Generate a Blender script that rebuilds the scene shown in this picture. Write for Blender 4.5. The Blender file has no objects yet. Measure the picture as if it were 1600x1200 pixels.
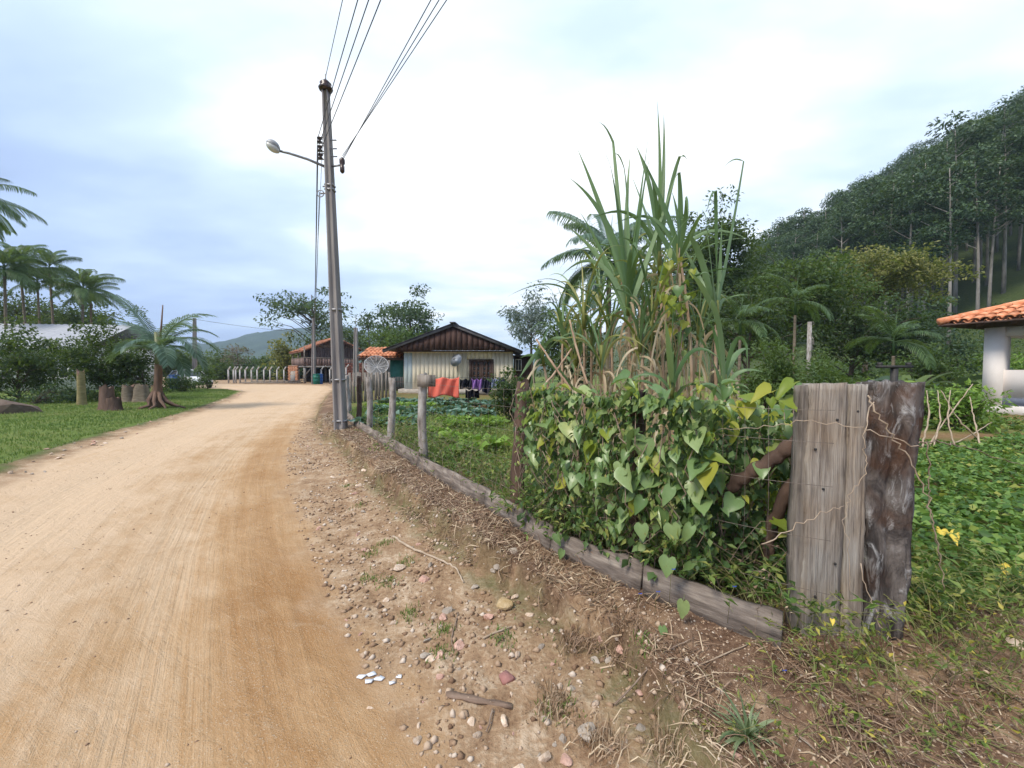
import bpy, bmesh, math, random
import numpy as np
from mathutils import Vector, Matrix

# ------------------------------------------------------------------ camera, sky, sun, exposure
SC = bpy.context.scene
COL = SC.collection
R = math.radians
FPX, EYE = 624.0, 1.5
PITCH = math.atan(22.0 / FPX)
cam_d = bpy.data.cameras.new("camera")
cam_d.sensor_width = 36.0
cam_d.lens = FPX / 1600.0 * 36.0
cam_d.clip_start, cam_d.clip_end = 0.05, 6000.0
cam = bpy.data.objects.new("camera", cam_d)
cam.location = (0, 0, EYE)
cam.rotation_euler = (math.pi / 2 - PITCH, 0, 0)
COL.objects.link(cam)
SC.camera = cam

SUN_EL, SUN_AZ = R(50), R(-138)          # azimuth measured from +Y (into the picture) towards +X
world = bpy.data.worlds.new("World")
SC.world = world
world.use_nodes = True
wt = world.node_tree
wt.nodes.clear()
def wn(t, **k):
    n = wt.nodes.new(t)
    for a, b in k.items(): setattr(n, a, b)
    return n
def wl(a, b): wt.links.new(a, b)
def wmath(op, a, b=None, c=None, clamp=False):
    n = wn('ShaderNodeMath', operation=op); n.use_clamp = clamp
    for i, v in enumerate((a, b, c)):
        if v is None: continue
        if isinstance(v, (int, float)): n.inputs[i].default_value = v
        else: wl(v, n.inputs[i])
    return n.outputs[0]
sky = wn('ShaderNodeTexSky', sky_type='NISHITA', sun_disc=False, sun_elevation=SUN_EL, sun_rotation=SUN_AZ,
         air_density=1.2, dust_density=2.0, ozone_density=1.0)
skys = wn('ShaderNodeVectorMath', operation='SCALE'); skys.inputs['Scale'].default_value = 0.09
wl(sky.outputs[0], skys.inputs[0])
tc = wn('ShaderNodeTexCoord')
sep = wn('ShaderNodeSeparateXYZ'); wl(tc.outputs['Generated'], sep.inputs[0])
den = wmath('ADD', wmath('MAXIMUM', sep.outputs[2], 0.0), 0.16)
comb = wn('ShaderNodeCombineXYZ')
wl(wmath('DIVIDE', sep.outputs[0], den), comb.inputs[0]); wl(wmath('DIVIDE', sep.outputs[1], den), comb.inputs[1])
mp = wn('ShaderNodeMapping'); mp.inputs['Location'].default_value = (0.9, 2.3, 0.0); mp.inputs['Scale'].default_value = (0.62, 1.0, 1.0)
mp.inputs['Rotation'].default_value = (0, 0, R(18))
wl(comb.outputs[0], mp.inputs[0])
nz = wn('ShaderNodeTexNoise'); nz.inputs['Scale'].default_value = 0.75; nz.inputs['Detail'].default_value = 6; nz.inputs['Roughness'].default_value = 0.48
nz.inputs['Distortion'].default_value = 0.35
wl(mp.outputs[0], nz.inputs['Vector'])
nz2 = wn('ShaderNodeTexNoise'); nz2.inputs['Scale'].default_value = 2.3; nz2.inputs['Detail'].default_value = 5; nz2.inputs['Roughness'].default_value = 0.5
wl(mp.outputs[0], nz2.inputs['Vector'])
# the cloud deck thins and brightens towards the zenith
gdir = Vector((math.sin(R(16)) * math.cos(R(52)), math.cos(R(16)) * math.cos(R(52)), math.sin(R(52))))
dotn = wn('ShaderNodeVectorMath', operation='DOT_PRODUCT'); wl(tc.outputs['Generated'], dotn.inputs[0]); dotn.inputs[1].default_value = gdir
glow = wn('ShaderNodeMapRange', interpolation_type='SMOOTHERSTEP'); wl(dotn.outputs['Value'], glow.inputs['Value'])
glow.inputs['From Min'].default_value = 0.26; glow.inputs['From Max'].default_value = 0.92
f1 = wmath('MULTIPLY', wmath('SUBTRACT', nz.outputs[0], 0.5), 1.5)
f2 = wmath('MULTIPLY', wmath('SUBTRACT', nz2.outputs[0], 0.5), 0.7)
fac = wmath('ADD', wmath('ADD', f1, f2), wmath('MULTIPLY_ADD', glow.outputs[0], 0.64, 0.25), clamp=True)
cr = wn('ShaderNodeValToRGB'); wl(fac, cr.inputs[0])
cr.color_ramp.elements[0].position = 0.0; cr.color_ramp.elements[0].color = (0.30, 0.39, 0.60, 1)
cr.color_ramp.elements[1].position = 1.0; cr.color_ramp.elements[1].color = (1.0, 1.02, 1.04, 1)
e = cr.color_ramp.elements.new(0.36); e.color = (0.40, 0.52, 0.76, 1)
e = cr.color_ramp.elements.new(0.66); e.color = (0.58, 0.71, 0.87, 1)
mx = wn('ShaderNodeMix', data_type='RGBA'); mx.inputs[0].default_value = 0.88
wl(skys.outputs[0], mx.inputs[6]); wl(cr.outputs[0], mx.inputs[7])
bg = wn('ShaderNodeBackground'); bg.inputs['Strength'].default_value = 1.0
wl(mx.outputs[2], bg.inputs['Color'])
wo = wn('ShaderNodeOutputWorld'); wl(bg.outputs[0], wo.inputs['Surface'])

sun_d = bpy.data.lights.new("sun", 'SUN'); sun_d.energy = 2.6; sun_d.angle = R(18); sun_d.color = (1.0, 0.93, 0.82)
sun = bpy.data.objects.new("sun", sun_d); COL.objects.link(sun)
sd = Vector((math.sin(SUN_AZ) * math.cos(SUN_EL), math.cos(SUN_AZ) * math.cos(SUN_EL), math.sin(SUN_EL)))
sun.rotation_euler = (-sd).to_track_quat('-Z', 'Y').to_euler()
SC.view_settings.view_transform = 'Standard'; SC.view_settings.look = 'None'
SC.view_settings.exposure = 0.64; SC.view_settings.gamma = 1.0; SC.view_settings.use_curve_mapping = False
SC.cycles.use_denoising = True
SC.cycles.max_bounces = 6; SC.cycles.diffuse_bounces = 3; SC.cycles.transmission_bounces = 3
SC.cycles.volume_bounces = 0; SC.cycles.use_adaptive_sampling = True; SC.cycles.adaptive_threshold = 0.02

# ------------------------------------------------------------------ helpers
rng = np.random.default_rng(7)
random.seed(7)
def ray(px, py):
    a, b = (px - 800) / FPX, (600 - py) / FPX
    return np.array([a, b * math.sin(PITCH) + math.cos(PITCH), b * math.cos(PITCH) - math.sin(PITCH)])
def P(px, py, z=0.0):
    d = ray(px, py); t = (z - EYE) / d[2]
    return np.array([0, 0, EYE]) + d * t
def D(px, py, Y):
    d = ray(px, py); return np.array([0, 0, EYE]) + d * (Y / d[1])

def _hash(ix, iy, seed):
    h = (ix.astype(np.int64) * 374761393 + iy.astype(np.int64) * 668265263 + seed * 974634777) & 0xFFFFFFFF
    h = ((h ^ (h >> 13)) * 1274126177) & 0xFFFFFFFF
    return ((h ^ (h >> 16)) & 0xFFFF) / 65535.0
def vnoise(x, y, seed=0):
    x = np.asarray(x, float); y = np.asarray(y, float)
    ix, iy = np.floor(x), np.floor(y); fx, fy = x - ix, y - iy
    fx = fx * fx * (3 - 2 * fx); fy = fy * fy * (3 - 2 * fy)
    a = _hash(ix, iy, seed); b = _hash(ix + 1, iy, seed); c = _hash(ix, iy + 1, seed); d = _hash(ix + 1, iy + 1, seed)
    return (a * (1 - fx) + b * fx) * (1 - fy) + (c * (1 - fx) + d * fx) * fy
def fbm(x, y, seed=0, o=4):
    s = 0; a = 0.5; n = 0
    for i in range(o):
        s = s + a * vnoise(np.asarray(x) * 2 ** i, np.asarray(y) * 2 ** i, seed + i * 17); n += a; a *= 0.5
    return s / n - 0.5
def sstep(v, a, b):
    t = np.clip((np.asarray(v, float) - a) / (b - a), 0, 1); return t * t * (3 - 2 * t)
def sdist(x, y, pl):
    """signed distance to a polyline running away from the camera, + on its right side"""
    x = np.asarray(x, float); y = np.asarray(y, float)
    best = np.full(x.shape, 1e18); sg = np.ones(x.shape)
    for (x0, y0), (x1, y1) in zip(pl[:-1], pl[1:]):
        dx, dy = x1 - x0, y1 - y0; L = dx * dx + dy * dy
        t = np.clip(((x - x0) * dx + (y - y0) * dy) / L, 0, 1)
        d = (x - x0 - t * dx) ** 2 + (y - y0 - t * dy) ** 2
        c = (x - x0) * dy - (y - y0) * dx
        m = d < best
        best = np.where(m, d, best); sg = np.where(m, np.sign(c), sg)
    return np.sqrt(best) * np.where(sg == 0, 1, sg)

RE = [(1.9, -3), (0.35, 0.5), (-.24, 1.5), (-.63, 1.98), (-1.15, 2.66), (-1.9, 3.71), (-3.0, 5.44), (-4.24, 7.67), (-6.3, 12.2), (-10.2, 21.3), (-14, 31), (-17, 37), (-22, 41), (-30, 42.5), (-80, 42)]
LE = [(-1.7, -3), (-3.4, 0), (-4.35, 1.6), (-6.6, 5.14), (-7.84, 6.99), (-9.0, 9.36), (-10.7, 13.4), (-14.7, 21.3), (-18.3, 27.5), (-22.5, 31.5), (-30, 33.5), (-80, 33)]
BK = [(1.6, -3), (.95, .4), (.72, 1.3), (.5, 1.94), (.12, 2.45), (-.53, 3.3), (-1.72, 5.1), (-3.0, 7.2), (-4.35, 9.2), (-6.1, 12.4), (-9.9, 21.3), (-13.6, 31), (-16, 37), (-18, 41), (-20, 46)]
FN = [(9, .9), (4.5, 1.75), (2.6, 1.9), (1.72, 1.86), (1.18, 1.83), (.72, 2.26), (.27, 2.82), (-.26, 3.68), (-1.24, 5.17), (-2.6, 7.42), (-3.95, 9.66), (-5.6, 12.6), (-9.3, 21.3), (-12, 28), (-14, 36)]
def H(x, y, micro=True):
    x = np.asarray(x, float); y = np.asarray(y, float)
    r = np.hypot(x, y)
    dR, dL, dB, dF = sdist(x, y, RE), -sdist(x, y, LE), sdist(x, y, BK), sdist(x, y, FN)
    w = fbm(x * 2.1, y * 2.1, 3, 3) * 0.22
    z = .035 * sstep(dR, 0, 1.0) + .165 * sstep(dB + w, -.015, .035) * (1 - .4 * sstep(y, 2.0, 1.2)) + .05 * sstep(dB, .05, .7)
    z = z + .05 * np.exp(-((x - 2.4) ** 2 + (y - 1.75) ** 2) / .25) - .03 * np.exp(-((x - 1.5) ** 2 + (y - 1.75) ** 2) / .2)
    z = z + .10 * sstep(x - .25 * y, 1.6, 4.5) * sstep(dF, -.8, .5)
    z = z - .16 * sstep(dF, 2.0, 9.0) * (1 - sstep(x, 1, 6))
    z = z + .05 * np.exp(-((dL - .35) / .25) ** 2) + .08 * sstep(dL, .3, 1.6)
    hx = np.clip(x + 6 * fbm(x * .03, y * .03, 9, 3), 0, 175)
    hill = .55 * np.maximum(hx - 50, 0) ** 1.0 * sstep(y, 8, 45) + 4 * sstep(x - .15 * y, 16, 50) * sstep(y, 14, 40)
    z = z + hill
    if micro:
        on = sstep(np.maximum(dR, dL), -.15, .25)
        far = 1 - sstep(r, 12, 40)
        z = z + far * on * (.040 * fbm(x * 3.3, y * 3.3, 21, 4) + .042 * fbm(x * 11, y * 11, 5, 3))
        z = z - (1 - on) * far * .014 * (np.exp(-((dR + .95) / .22) ** 2) + np.exp(-((dR + 2.35) / .25) ** 2))
        z = z + (1 - on) * far * (.012 * fbm(x * 1.1, y * 1.1, 8, 3) + .006 * fbm(x * 6, y * 6, 12, 3))
        z = z + .5 * sstep(r, 40, 80) * fbm(x * .15, y * .15, 31, 3)
    return z
def Hs(x, y): return float(H(np.array([x]), np.array([y]))[0])
def G(px, py):
    z = 0.1
    for _ in range(12):
        p = P(px, py, z); z = .5 * z + .5 * Hs(p[0], p[1])
    p = P(px, py, z); return np.array([p[0], p[1], Hs(p[0], p[1])])
def at(px, Y):                                   # on the ground below image column px at distance Y
    x = (px - 800) / FPX * Y
    return np.array([x, Y, Hs(x, Y)])

# ---- tagging
def tag(o, label=None, cat=None, group=None, kind=None):
    if label: o["label"] = label
    if cat: o["category"] = cat
    if group: o["group"] = group
    if kind: o["kind"] = kind
    return o
ORD = ['first', 'second', 'third', 'fourth', 'fifth', 'sixth', 'seventh', 'eighth', 'ninth', 'tenth', 'eleventh', 'twelfth', 'thirteenth', 'fourteenth', 'fifteenth']
def empty(name, loc, rz=0.0):
    o = bpy.data.objects.new(name, None); COL.objects.link(o)
    o.location = loc; o.rotation_euler = (0, 0, rz); o.empty_display_size = .2
    return o
def thing(name, label, cat, loc=(0, 0, 0), rz=0.0, group=None):
    return tag(empty(name, loc, rz), label, cat, group)
def link(name, me, mat=None, parent=None, loc=None, rot=None, scale=None):
    o = bpy.data.objects.new(name, me); COL.objects.link(o)
    if mat is not None and len(me.materials) == 0: me.materials.append(mat)
    if parent: o.parent = parent
    if loc is not None: o.location = loc
    if rot is not None: o.rotation_euler = rot
    if scale is not None: o.scale = (scale,) * 3 if isinstance(scale, (int, float)) else scale
    return o
def copy_tree(o, parent=None):
    c = o.copy(); COL.objects.link(c); c.parent = parent
    for ch in list(o.children): copy_tree(ch, c)
    return c

# ---- mesh builder: arrays of quads/tris with a per-vertex random value
def raw_mesh(name, V, F, rnd=None, smooth=False, attrs=None):
    """V (n,3), F: array (m,k) all of one size, or list of arrays"""
    me = bpy.data.meshes.new(name)
    V = np.asarray(V, np.float32)
    Fs = [f for f in (F if isinstance(F, list) else [F]) if len(f)]
    me.vertices.add(len(V)); me.vertices.foreach_set("co", V.ravel())
    tot = sum(f.size for f in Fs); npol = sum(len(f) for f in Fs)
    me.loops.add(tot); me.polygons.add(npol)
    me.loops.foreach_set("vertex_index", np.concatenate([f.ravel() for f in Fs]).astype(np.int32))
    starts = []; s = 0
    for f in Fs:
        starts.append(s + np.arange(len(f)) * f.shape[1]); s += f.size
    me.polygons.foreach_set("loop_start", np.concatenate(starts).astype(np.int32))
    if smooth: me.polygons.foreach_set("use_smooth", np.ones(npol, bool))
    me.update(calc_edges=True)
    if rnd is not None:
        a = me.attributes.new("rnd", 'FLOAT', 'POINT'); a.data.foreach_set("value", np.asarray(rnd, np.float32))
    for k, v in (attrs or {}).items():
        a = me.attributes.new(k, 'FLOAT', 'POINT'); a.data.foreach_set("value", np.asarray(v, np.float32))
    return me

class MB:
    def __init__(s): s.v = []; s.q = []; s.t = []; s.r = []; s.n = 0
    def add(s, V, quads=None, tris=None, r=0.5):
        V = np.asarray(V, float).reshape(-1, 3)
        if quads is not None and len(quads): s.q.append(np.asarray(quads, int).reshape(-1, 4) + s.n)
        if tris is not None and len(tris): s.t.append(np.asarray(tris, int).reshape(-1, 3) + s.n)
        s.v.append(V); s.r.append(np.broadcast_to(np.asarray(r, float), (len(V),))); s.n += len(V)
    def box(s, c, size, rz=0.0, r=0.5, M=None):
        x, y, z = [a / 2 for a in size]
        V = np.array([(-x, -y, -z), (x, -y, -z), (x, y, -z), (-x, y, -z), (-x, -y, z), (x, -y, z), (x, y, z), (-x, y, z)])
        if M is not None: V = V @ np.array(M).T
        if rz: V = rotz(V, rz)
        s.add(V + np.asarray(c), [(0, 3, 2, 1), (4, 5, 6, 7), (0, 1, 5, 4), (1, 2, 6, 5), (2, 3, 7, 6), (3, 0, 4, 7)], r=r)
    def bar(s, a, b, w, h, r=0.5, up=(0, 0, 1)):
        a, b = np.asarray(a, float), np.asarray(b, float); d = b - a; L = np.linalg.norm(d); d = d / L
        u = np.asarray(up, float); sd_ = np.cross(d, u); sd_ /= np.linalg.norm(sd_); u = np.cross(sd_, d)
        V = []
        for p in (a, b):
            for i, j in ((-1, -1), (1, -1), (1, 1), (-1, 1)): V.append(p + sd_ * w / 2 * i + u * h / 2 * j)
        s.add(V, [(0, 3, 2, 1), (4, 5, 6, 7), (0, 1, 5, 4), (1, 2, 6, 5), (2, 3, 7, 6), (3, 0, 4, 7)], r=r)
    def tube(s, pts, rad, sides=6, r=0.5, cap=True):
        pts = np.asarray(pts, float); n = len(pts)
        rad = np.broadcast_to(np.asarray(rad, float), (n,))
        T = np.gradient(pts, axis=0); T /= np.linalg.norm(T, axis=1)[:, None] + 1e-9
        ref = np.array([0.31, 0.95, 0.05]) if abs(T[0][2]) > .7 else np.array([0, 0, 1.0])
        ang = np.arange(sides) * 2 * math.pi / sides
        V = []
        u = ref - T[0] * ref.dot(T[0]); u /= np.linalg.norm(u)
        for i in range(n):
            u = u - T[i] * u.dot(T[i]); u /= np.linalg.norm(u) + 1e-9
            w = np.cross(T[i], u)
            V.append(pts[i] + rad[i] * (np.cos(ang)[:, None] * u + np.sin(ang)[:, None] * w))
        V = np.concatenate(V)
        q = []
        for i in range(n - 1):
            for k in range(sides):
                k2 = (k + 1) % sides
                q.append((i * sides + k, i * sides + k2, (i + 1) * sides + k2, (i + 1) * sides + k))
        t = []
        if cap:
            for k in range(1, sides - 1):
                t.append((0, k + 1, k)); b = (n - 1) * sides; t.append((b, b + k, b + k + 1))
        s.add(V, q, t, r)
    def lathe(s, prof, c=(0, 0, 0), sides=12, r=0.5):
        ang = np.arange(sides) * 2 * math.pi / sides
        V = np.concatenate([np.stack([rr * np.cos(ang), rr * np.sin(ang), np.full(sides, z)], 1) for rr, z in prof]) + np.asarray(c)
        q = [(i * sides + k, i * sides + (k + 1) % sides, (i + 1) * sides + (k + 1) % sides, (i + 1) * sides + k) for i in range(len(prof) - 1) for k in range(sides)]
        b = (len(prof) - 1) * sides
        t = [(0, k + 1, k) for k in range(1, sides - 1)] + [(b, b + k, b + k + 1) for k in range(1, sides - 1)]
        s.add(V, q, t, r)
    def mesh(s, name, smooth=False):
        F = []
        if s.q: F.append(np.concatenate(s.q))
        if s.t: F.append(np.concatenate(s.t))
        return raw_mesh(name, np.concatenate(s.v), F, np.concatenate(s.r), smooth)
    def build(s, name, mat, parent=None, smooth=False, **k):
        return link(name, s.mesh(name, smooth), mat, parent, **k)
def rotz(V, a):
    c, s_ = math.cos(a), math.sin(a); V = np.asarray(V, float)
    return np.stack([V[..., 0] * c - V[..., 1] * s_, V[..., 0] * s_ + V[..., 1] * c, V[..., 2]], -1)

def leaf_cloud(C, size, Dv, aspect=.45, fold=.18, rr=None, g=rng, droop=.25, bend=True):
    """many leaf-shaped faces: C centres, Dv direction of each leaf; 6 verts / 2 quads per leaf, folded along the rib"""
    N = len(C); C = np.asarray(C, float)
    size = np.broadcast_to(np.asarray(size, float), (N,))[:, None]
    d = Dv / (np.linalg.norm(Dv, axis=1)[:, None] + 1e-9)
    u = g.normal(size=(N, 3)) * .55 + np.array([0, 0, 1.0])
    s_ = np.cross(d, u); s_ /= np.linalg.norm(s_, axis=1)[:, None] + 1e-9
    u = np.cross(s_, d)
    w = size * aspect
    b = C - d * size * .5
    m1 = C + d * size * -.05 - u * size * fold * .4
    tip = C + d * size * .5 - u * size * droop
    l = C + s_ * w * .5 - d * size * .06 + u * size * fold * .3; r_ = C - s_ * w * .5 - d * size * .06 + u * size * fold * .3
    V = np.stack([b, r_, tip, l, m1], 1).reshape(-1, 3)
    base = np.arange(N)[:, None] * 5
    T = np.concatenate([base + np.array([[0, 1, 4]]), base + np.array([[1, 2, 4]]), base + np.array([[2, 3, 4]]), base + np.array([[3, 0, 4]])])
    rr = g.random(N) if rr is None else rr
    return V, T, np.repeat(rr, 5)
def cloud_obj(name, C, size, Dv, mat, parent=None, **k):
    V, T, r_ = leaf_cloud(C, size, Dv, **k)
    return link(name, raw_mesh(name, V, T, r_), mat, parent)
def rdir(n, g=rng):
    v = g.normal(size=(n, 3)); return v / np.linalg.norm(v, axis=1)[:, None]

# ------------------------------------------------------------------ materials
class NT:
    def __init__(s, name):
        s.m = bpy.data.materials.new(name); s.m.use_nodes = True; s.t = s.m.node_tree; s.t.nodes.clear()
        s.out = s.t.nodes.new('ShaderNodeOutputMaterial')
    def n(s, ty, ins=None, **k):
        nd = s.t.nodes.new(ty)
        for a, b in k.items(): setattr(nd, a, b)
        for a, b in (ins or {}).items(): s.set(nd.inputs[a], b)
        return nd
    def set(s, sock, v):
        if hasattr(v, 'is_output'): s.t.links.new(v, sock)
        else:
            if isinstance(v, tuple) and len(v) == 3 and sock.type == 'RGBA': v = v + (1,)
            sock.default_value = v
    def coord(s, kind='Object', scale=(1, 1, 1), rot=(0, 0, 0), loc=(0, 0, 0)):
        c = s.n('ShaderNodeTexCoord')
        return s.n('ShaderNodeMapping', {'Vector': c.outputs[kind], 'Scale': scale, 'Rotation': rot, 'Location': loc}).outputs[0]
    def pos(s, scale=(1, 1, 1), rot=(0, 0, 0)):
        c = s.n('ShaderNodeNewGeometry')
        return s.n('ShaderNodeMapping', {'Vector': c.outputs['Position'], 'Scale': scale, 'Rotation': rot}).outputs[0]
    def noise(s, vec, scale, detail=4, rough=.55, dist=0.0):
        return s.n('ShaderNodeTexNoise', {'Vector': vec, 'Scale': scale, 'Detail': detail, 'Roughness': rough, 'Distortion': dist}).outputs[0]
    def ramp(s, f, stops, interp='LINEAR'):
        r_ = s.n('ShaderNodeValToRGB', {'Fac': f}); cr = r_.color_ramp; cr.interpolation = interp
        while len(cr.elements) < len(stops): cr.elements.new(.5)
        for e_, (p, c) in zip(cr.elements, stops): e_.position = p; e_.color = tuple(c) + (1,) if len(c) == 3 else c
        return r_.outputs[0]
    def mix(s, f, a, b, mode='MIX'):
        m = s.n('ShaderNodeMix', data_type='RGBA', blend_type=mode)
        s.set(m.inputs[0], f); s.set(m.inputs[6], a); s.set(m.inputs[7], b); return m.outputs[2]
    def math(s, op, a, b=0.0, clamp=False):
        m = s.n('ShaderNodeMath', {0: a, 1: b}, operation=op); m.use_clamp = clamp; return m.outputs[0]
    def attr(s, name): return s.n('ShaderNodeAttribute', attribute_name=name).outputs['Fac']
    def rand(s): return s.n('ShaderNodeObjectInfo').outputs['Random']
    def bump(s, h, strength=.3, dist=.02):
        return s.n('ShaderNodeBump', {'Height': h, 'Strength': strength, 'Distance': dist}).outputs[0]
    def bsdf(s, col, rough=.8, normal=None, spec=.3, metal=0.0):
        b = s.n('ShaderNodeBsdfPrincipled', {'Base Color': col, 'Roughness': rough, 'Metallic': metal, 'Specular IOR Level': spec})
        if normal is not None: s.set(b.inputs['Normal'], normal)
        return b.outputs[0]
    def done(s, sh): s.t.links.new(sh, s.out.inputs['Surface']); return s.m

LEAFK = 1.3
def leaf_mat(name, stops, trans=.35, rough=.5, objrand=False, spec=.35, vein=False):
    t = NT(name)
    f = t.attr('rnd')
    stops = [(p_, tuple(min(.8, c_ * LEAFK) for c_ in s_)) for p_, s_ in stops]
    if objrand: f = t.math('ADD', t.math('MULTIPLY', t.rand(), .8), t.math('MULTIPLY', f, .2))
    col = t.ramp(f, stops)
    if vein:
        c = t.coord('Object')
        nn = t.noise(c, 7.0, 4); col = t.mix(t.math('MULTIPLY', nn, .55), col, t.mix(1.0, col, (.62, .68, .5), 'MULTIPLY'))
        off = t.n('ShaderNodeVectorMath', {0: c, 1: t.n('ShaderNodeCombineXYZ', {0: t.math('MULTIPLY', t.rand(), 37.0), 1: t.math('MULTIPLY', t.rand(), 91.0)}).outputs[0]}, operation='ADD').outputs[0]
        sp = t.noise(off, 5.0, 5, .7); col = t.mix(t.ramp(sp, [(.62, (0, 0, 0)), (.70, (.85, .85, .85))]), col, (.20, .15, .045))
    b = t.bsdf(col, rough, spec=spec)
    tr = t.n('ShaderNodeBsdfTranslucent', {'Color': t.mix(.5, col, (.25, .35, .04))}).outputs[0]
    return t.done(t.n('ShaderNodeMixShader', {0: trans, 1: b, 2: tr}).outputs[0])
def noisy(name, c1, c2, scale=6.0, rough=.85, stretch=(1, 1, 1), bump=.3, bscale=None, spec=.25, detail=6, bdist=.01, c3=None, space='Object', randv=0.0, metal=0.0):
    t = NT(name)
    v = t.coord(space, stretch) if space != 'Pos' else t.pos(stretch)
    f = t.noise(v, scale, detail, .6)
    st = [(.3, c1), (.7, c2)] if c3 is None else [(.28, c1), (.5, c2), (.72, c3)]
    col = t.ramp(f, st)
    if randv:
        k = t.math('ADD', t.math('MULTIPLY', t.rand(), 2 * randv), 1 - randv)
        kk = t.n('ShaderNodeCombineXYZ', {0: k, 1: k, 2: k}).outputs[0]
        col = t.mix(1.0, col, kk, 'MULTIPLY')
    nb = t.noise(v, bscale or scale * 4, 6, .65)
    return t.done(t.bsdf(col, rough, t.bump(nb, bump, bdist), spec, metal))

# ------------------------------------------------------------------ terrain (one polar sheet to the horizon, split by what it is)
def terrain_mat():
    t = NT("terrain")
    p = t.pos()
    n_big = t.noise(p, .9, 5, .55); n_mid = t.noise(p, 5.0, 6, .6); n_fine = t.noise(p, 38.0, 5, .65); n_vf = t.noise(p, 150.0, 3, .6)
    # far ground: rough pasture
    col = t.ramp(n_mid, [(.3, (.030, .055, .016)), (.7, (.085, .105, .035))])
    grass = t.ramp(t.math('ADD', t.math('MULTIPLY', n_mid, .35), t.math('ADD', t.math('MULTIPLY', n_fine, .25), t.math('MULTIPLY', n_big, .4))), [(.3, (.060, .10, .022)), (.5, (.12, .17, .040)), (.68, (.22, .20, .08))])
    col = t.mix(t.attr('grass'), col, grass)
    soil = t.ramp(t.math('ADD', t.math('MULTIPLY', n_mid, .5), t.math('MULTIPLY', n_fine, .5)), [(.3, (.13, .075, .035)), (.7, (.30, .19, .10))])
    col = t.mix(t.attr('soil'), col, soil)
    mul = t.ramp(t.math('ADD', t.math('MULTIPLY', n_fine, .6), t.math('MULTIPLY', n_mid, .4)), [(.34, (.080, .045, .028)), (.5, (.165, .10, .064)), (.68, (.30, .205, .135))])
    col = t.mix(t.attr('mulch'), col, mul)
    sh = t.ramp(t.math('ADD', t.math('MULTIPLY', n_mid, .55), t.math('MULTIPLY', n_fine, .45)), [(.34, (.19, .11, .062)), (.5, (.34, .225, .135)), (.64, (.53, .41, .29))])
    col = t.mix(t.attr('shoulder'), col, sh)
    moss = t.math('MULTIPLY', t.attr('moss'), t.ramp(n_mid, [(.42, (0, 0, 0)), (.6, (1, 1, 1))]))
    col = t.mix(t.math('MULTIPLY', moss, .7), col, (.10, .105, .035))
    # dirt road: pale packed sand, damp ochre patches towards the right-hand edge, wheel streaks along it
    rd = t.pos((1, 1, 1), (0, 0, R(28)))
    yy = t.n('ShaderNodeSeparateXYZ', {0: p}).outputs[1]
    st = t.n('ShaderNodeCombineXYZ', {0: t.math('MULTIPLY', t.attr('dr'), 5.0), 1: t.math('MULTIPLY', yy, .33)}).outputs[0]
    tread = t.noise(t.n('ShaderNodeCombineXYZ', {0: t.math('MULTIPLY', t.attr('dr'), 24.0), 1: t.math('MULTIPLY', yy, .5)}).outputs[0], 1.2, 4, .6, .15)
    streak = t.noise(st, 1.5, 8, .68, .25)
    patch = t.noise(p, 1.15, 7, .62, .6)
    rip = t.n('ShaderNodeMapping', {'Vector': rd, 'Scale': (.8, 2.6, 1)}).outputs[0]
    ripn = t.noise(rip, 3.4, 9, .7, .8)
    damp = t.math('ADD', t.math('SUBTRACT', t.math('MULTIPLY', t.attr('damp'), .78), t.math('MULTIPLY', t.attr('track'), .16)), t.math('ADD', t.math('MULTIPLY', t.math('SUBTRACT', patch, .5), 1.3), t.math('ADD', t.math('MULTIPLY', t.math('SUBTRACT', streak, .5), .9), t.math('MULTIPLY', t.math('SUBTRACT', ripn, .5), .8))), clamp=True)
    road = t.ramp(damp, [(.0, (.60, .44, .295)), (.28, (.53, .37, .23)), (.58, (.445, .28, .145)), (1.0, (.34, .185, .078))])
    pale = t.ramp(ripn, [(.56, (0, 0, 0)), (.72, (1, 1, 1))])
    road = t.mix(t.math('MULTIPLY', pale, .35), road, (.56, .44, .30))
    road = t.mix(t.math('MULTIPLY', t.math('SUBTRACT', n_fine, .32), 1.3, True), road, t.mix(1.0, road, (.74, .68, .60), 'MULTIPLY'))
    road = t.mix(t.math('MULTIPLY', t.math('MULTIPLY', t.attr('track'), .22), t.ramp(tread, [(.44, (0, 0, 0)), (.56, (1, 1, 1))])), road, (.60, .455, .305))
    spk = t.ramp(n_vf, [(.58, (0, 0, 0)), (.66, (1, 1, 1))])
    road = t.mix(t.math('MULTIPLY', spk, .55), road, (.58, .50, .39))
    col = t.mix(t.attr('road'), col, road)
    hgt = t.math('ADD', t.math('MULTIPLY', n_fine, .7), t.math('ADD', t.math('MULTIPLY', n_vf, .25), t.math('MULTIPLY', n_mid, 1.0)))
    hr = t.math('ADD', t.math('ADD', t.math('MULTIPLY', streak, 1.2), t.math('MULTIPLY', t.math('MULTIPLY', tread, t.attr('track')), .8)), t.math('ADD', ripn, t.math('MULTIPLY', n_vf, .35)))
    hh = t.mix(t.attr('road'), hgt, hr)
    return t.done(t.bsdf(col, .95, t.bump(hh, .8, .025), .12))
M_TERR = terrain_mat()

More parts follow.
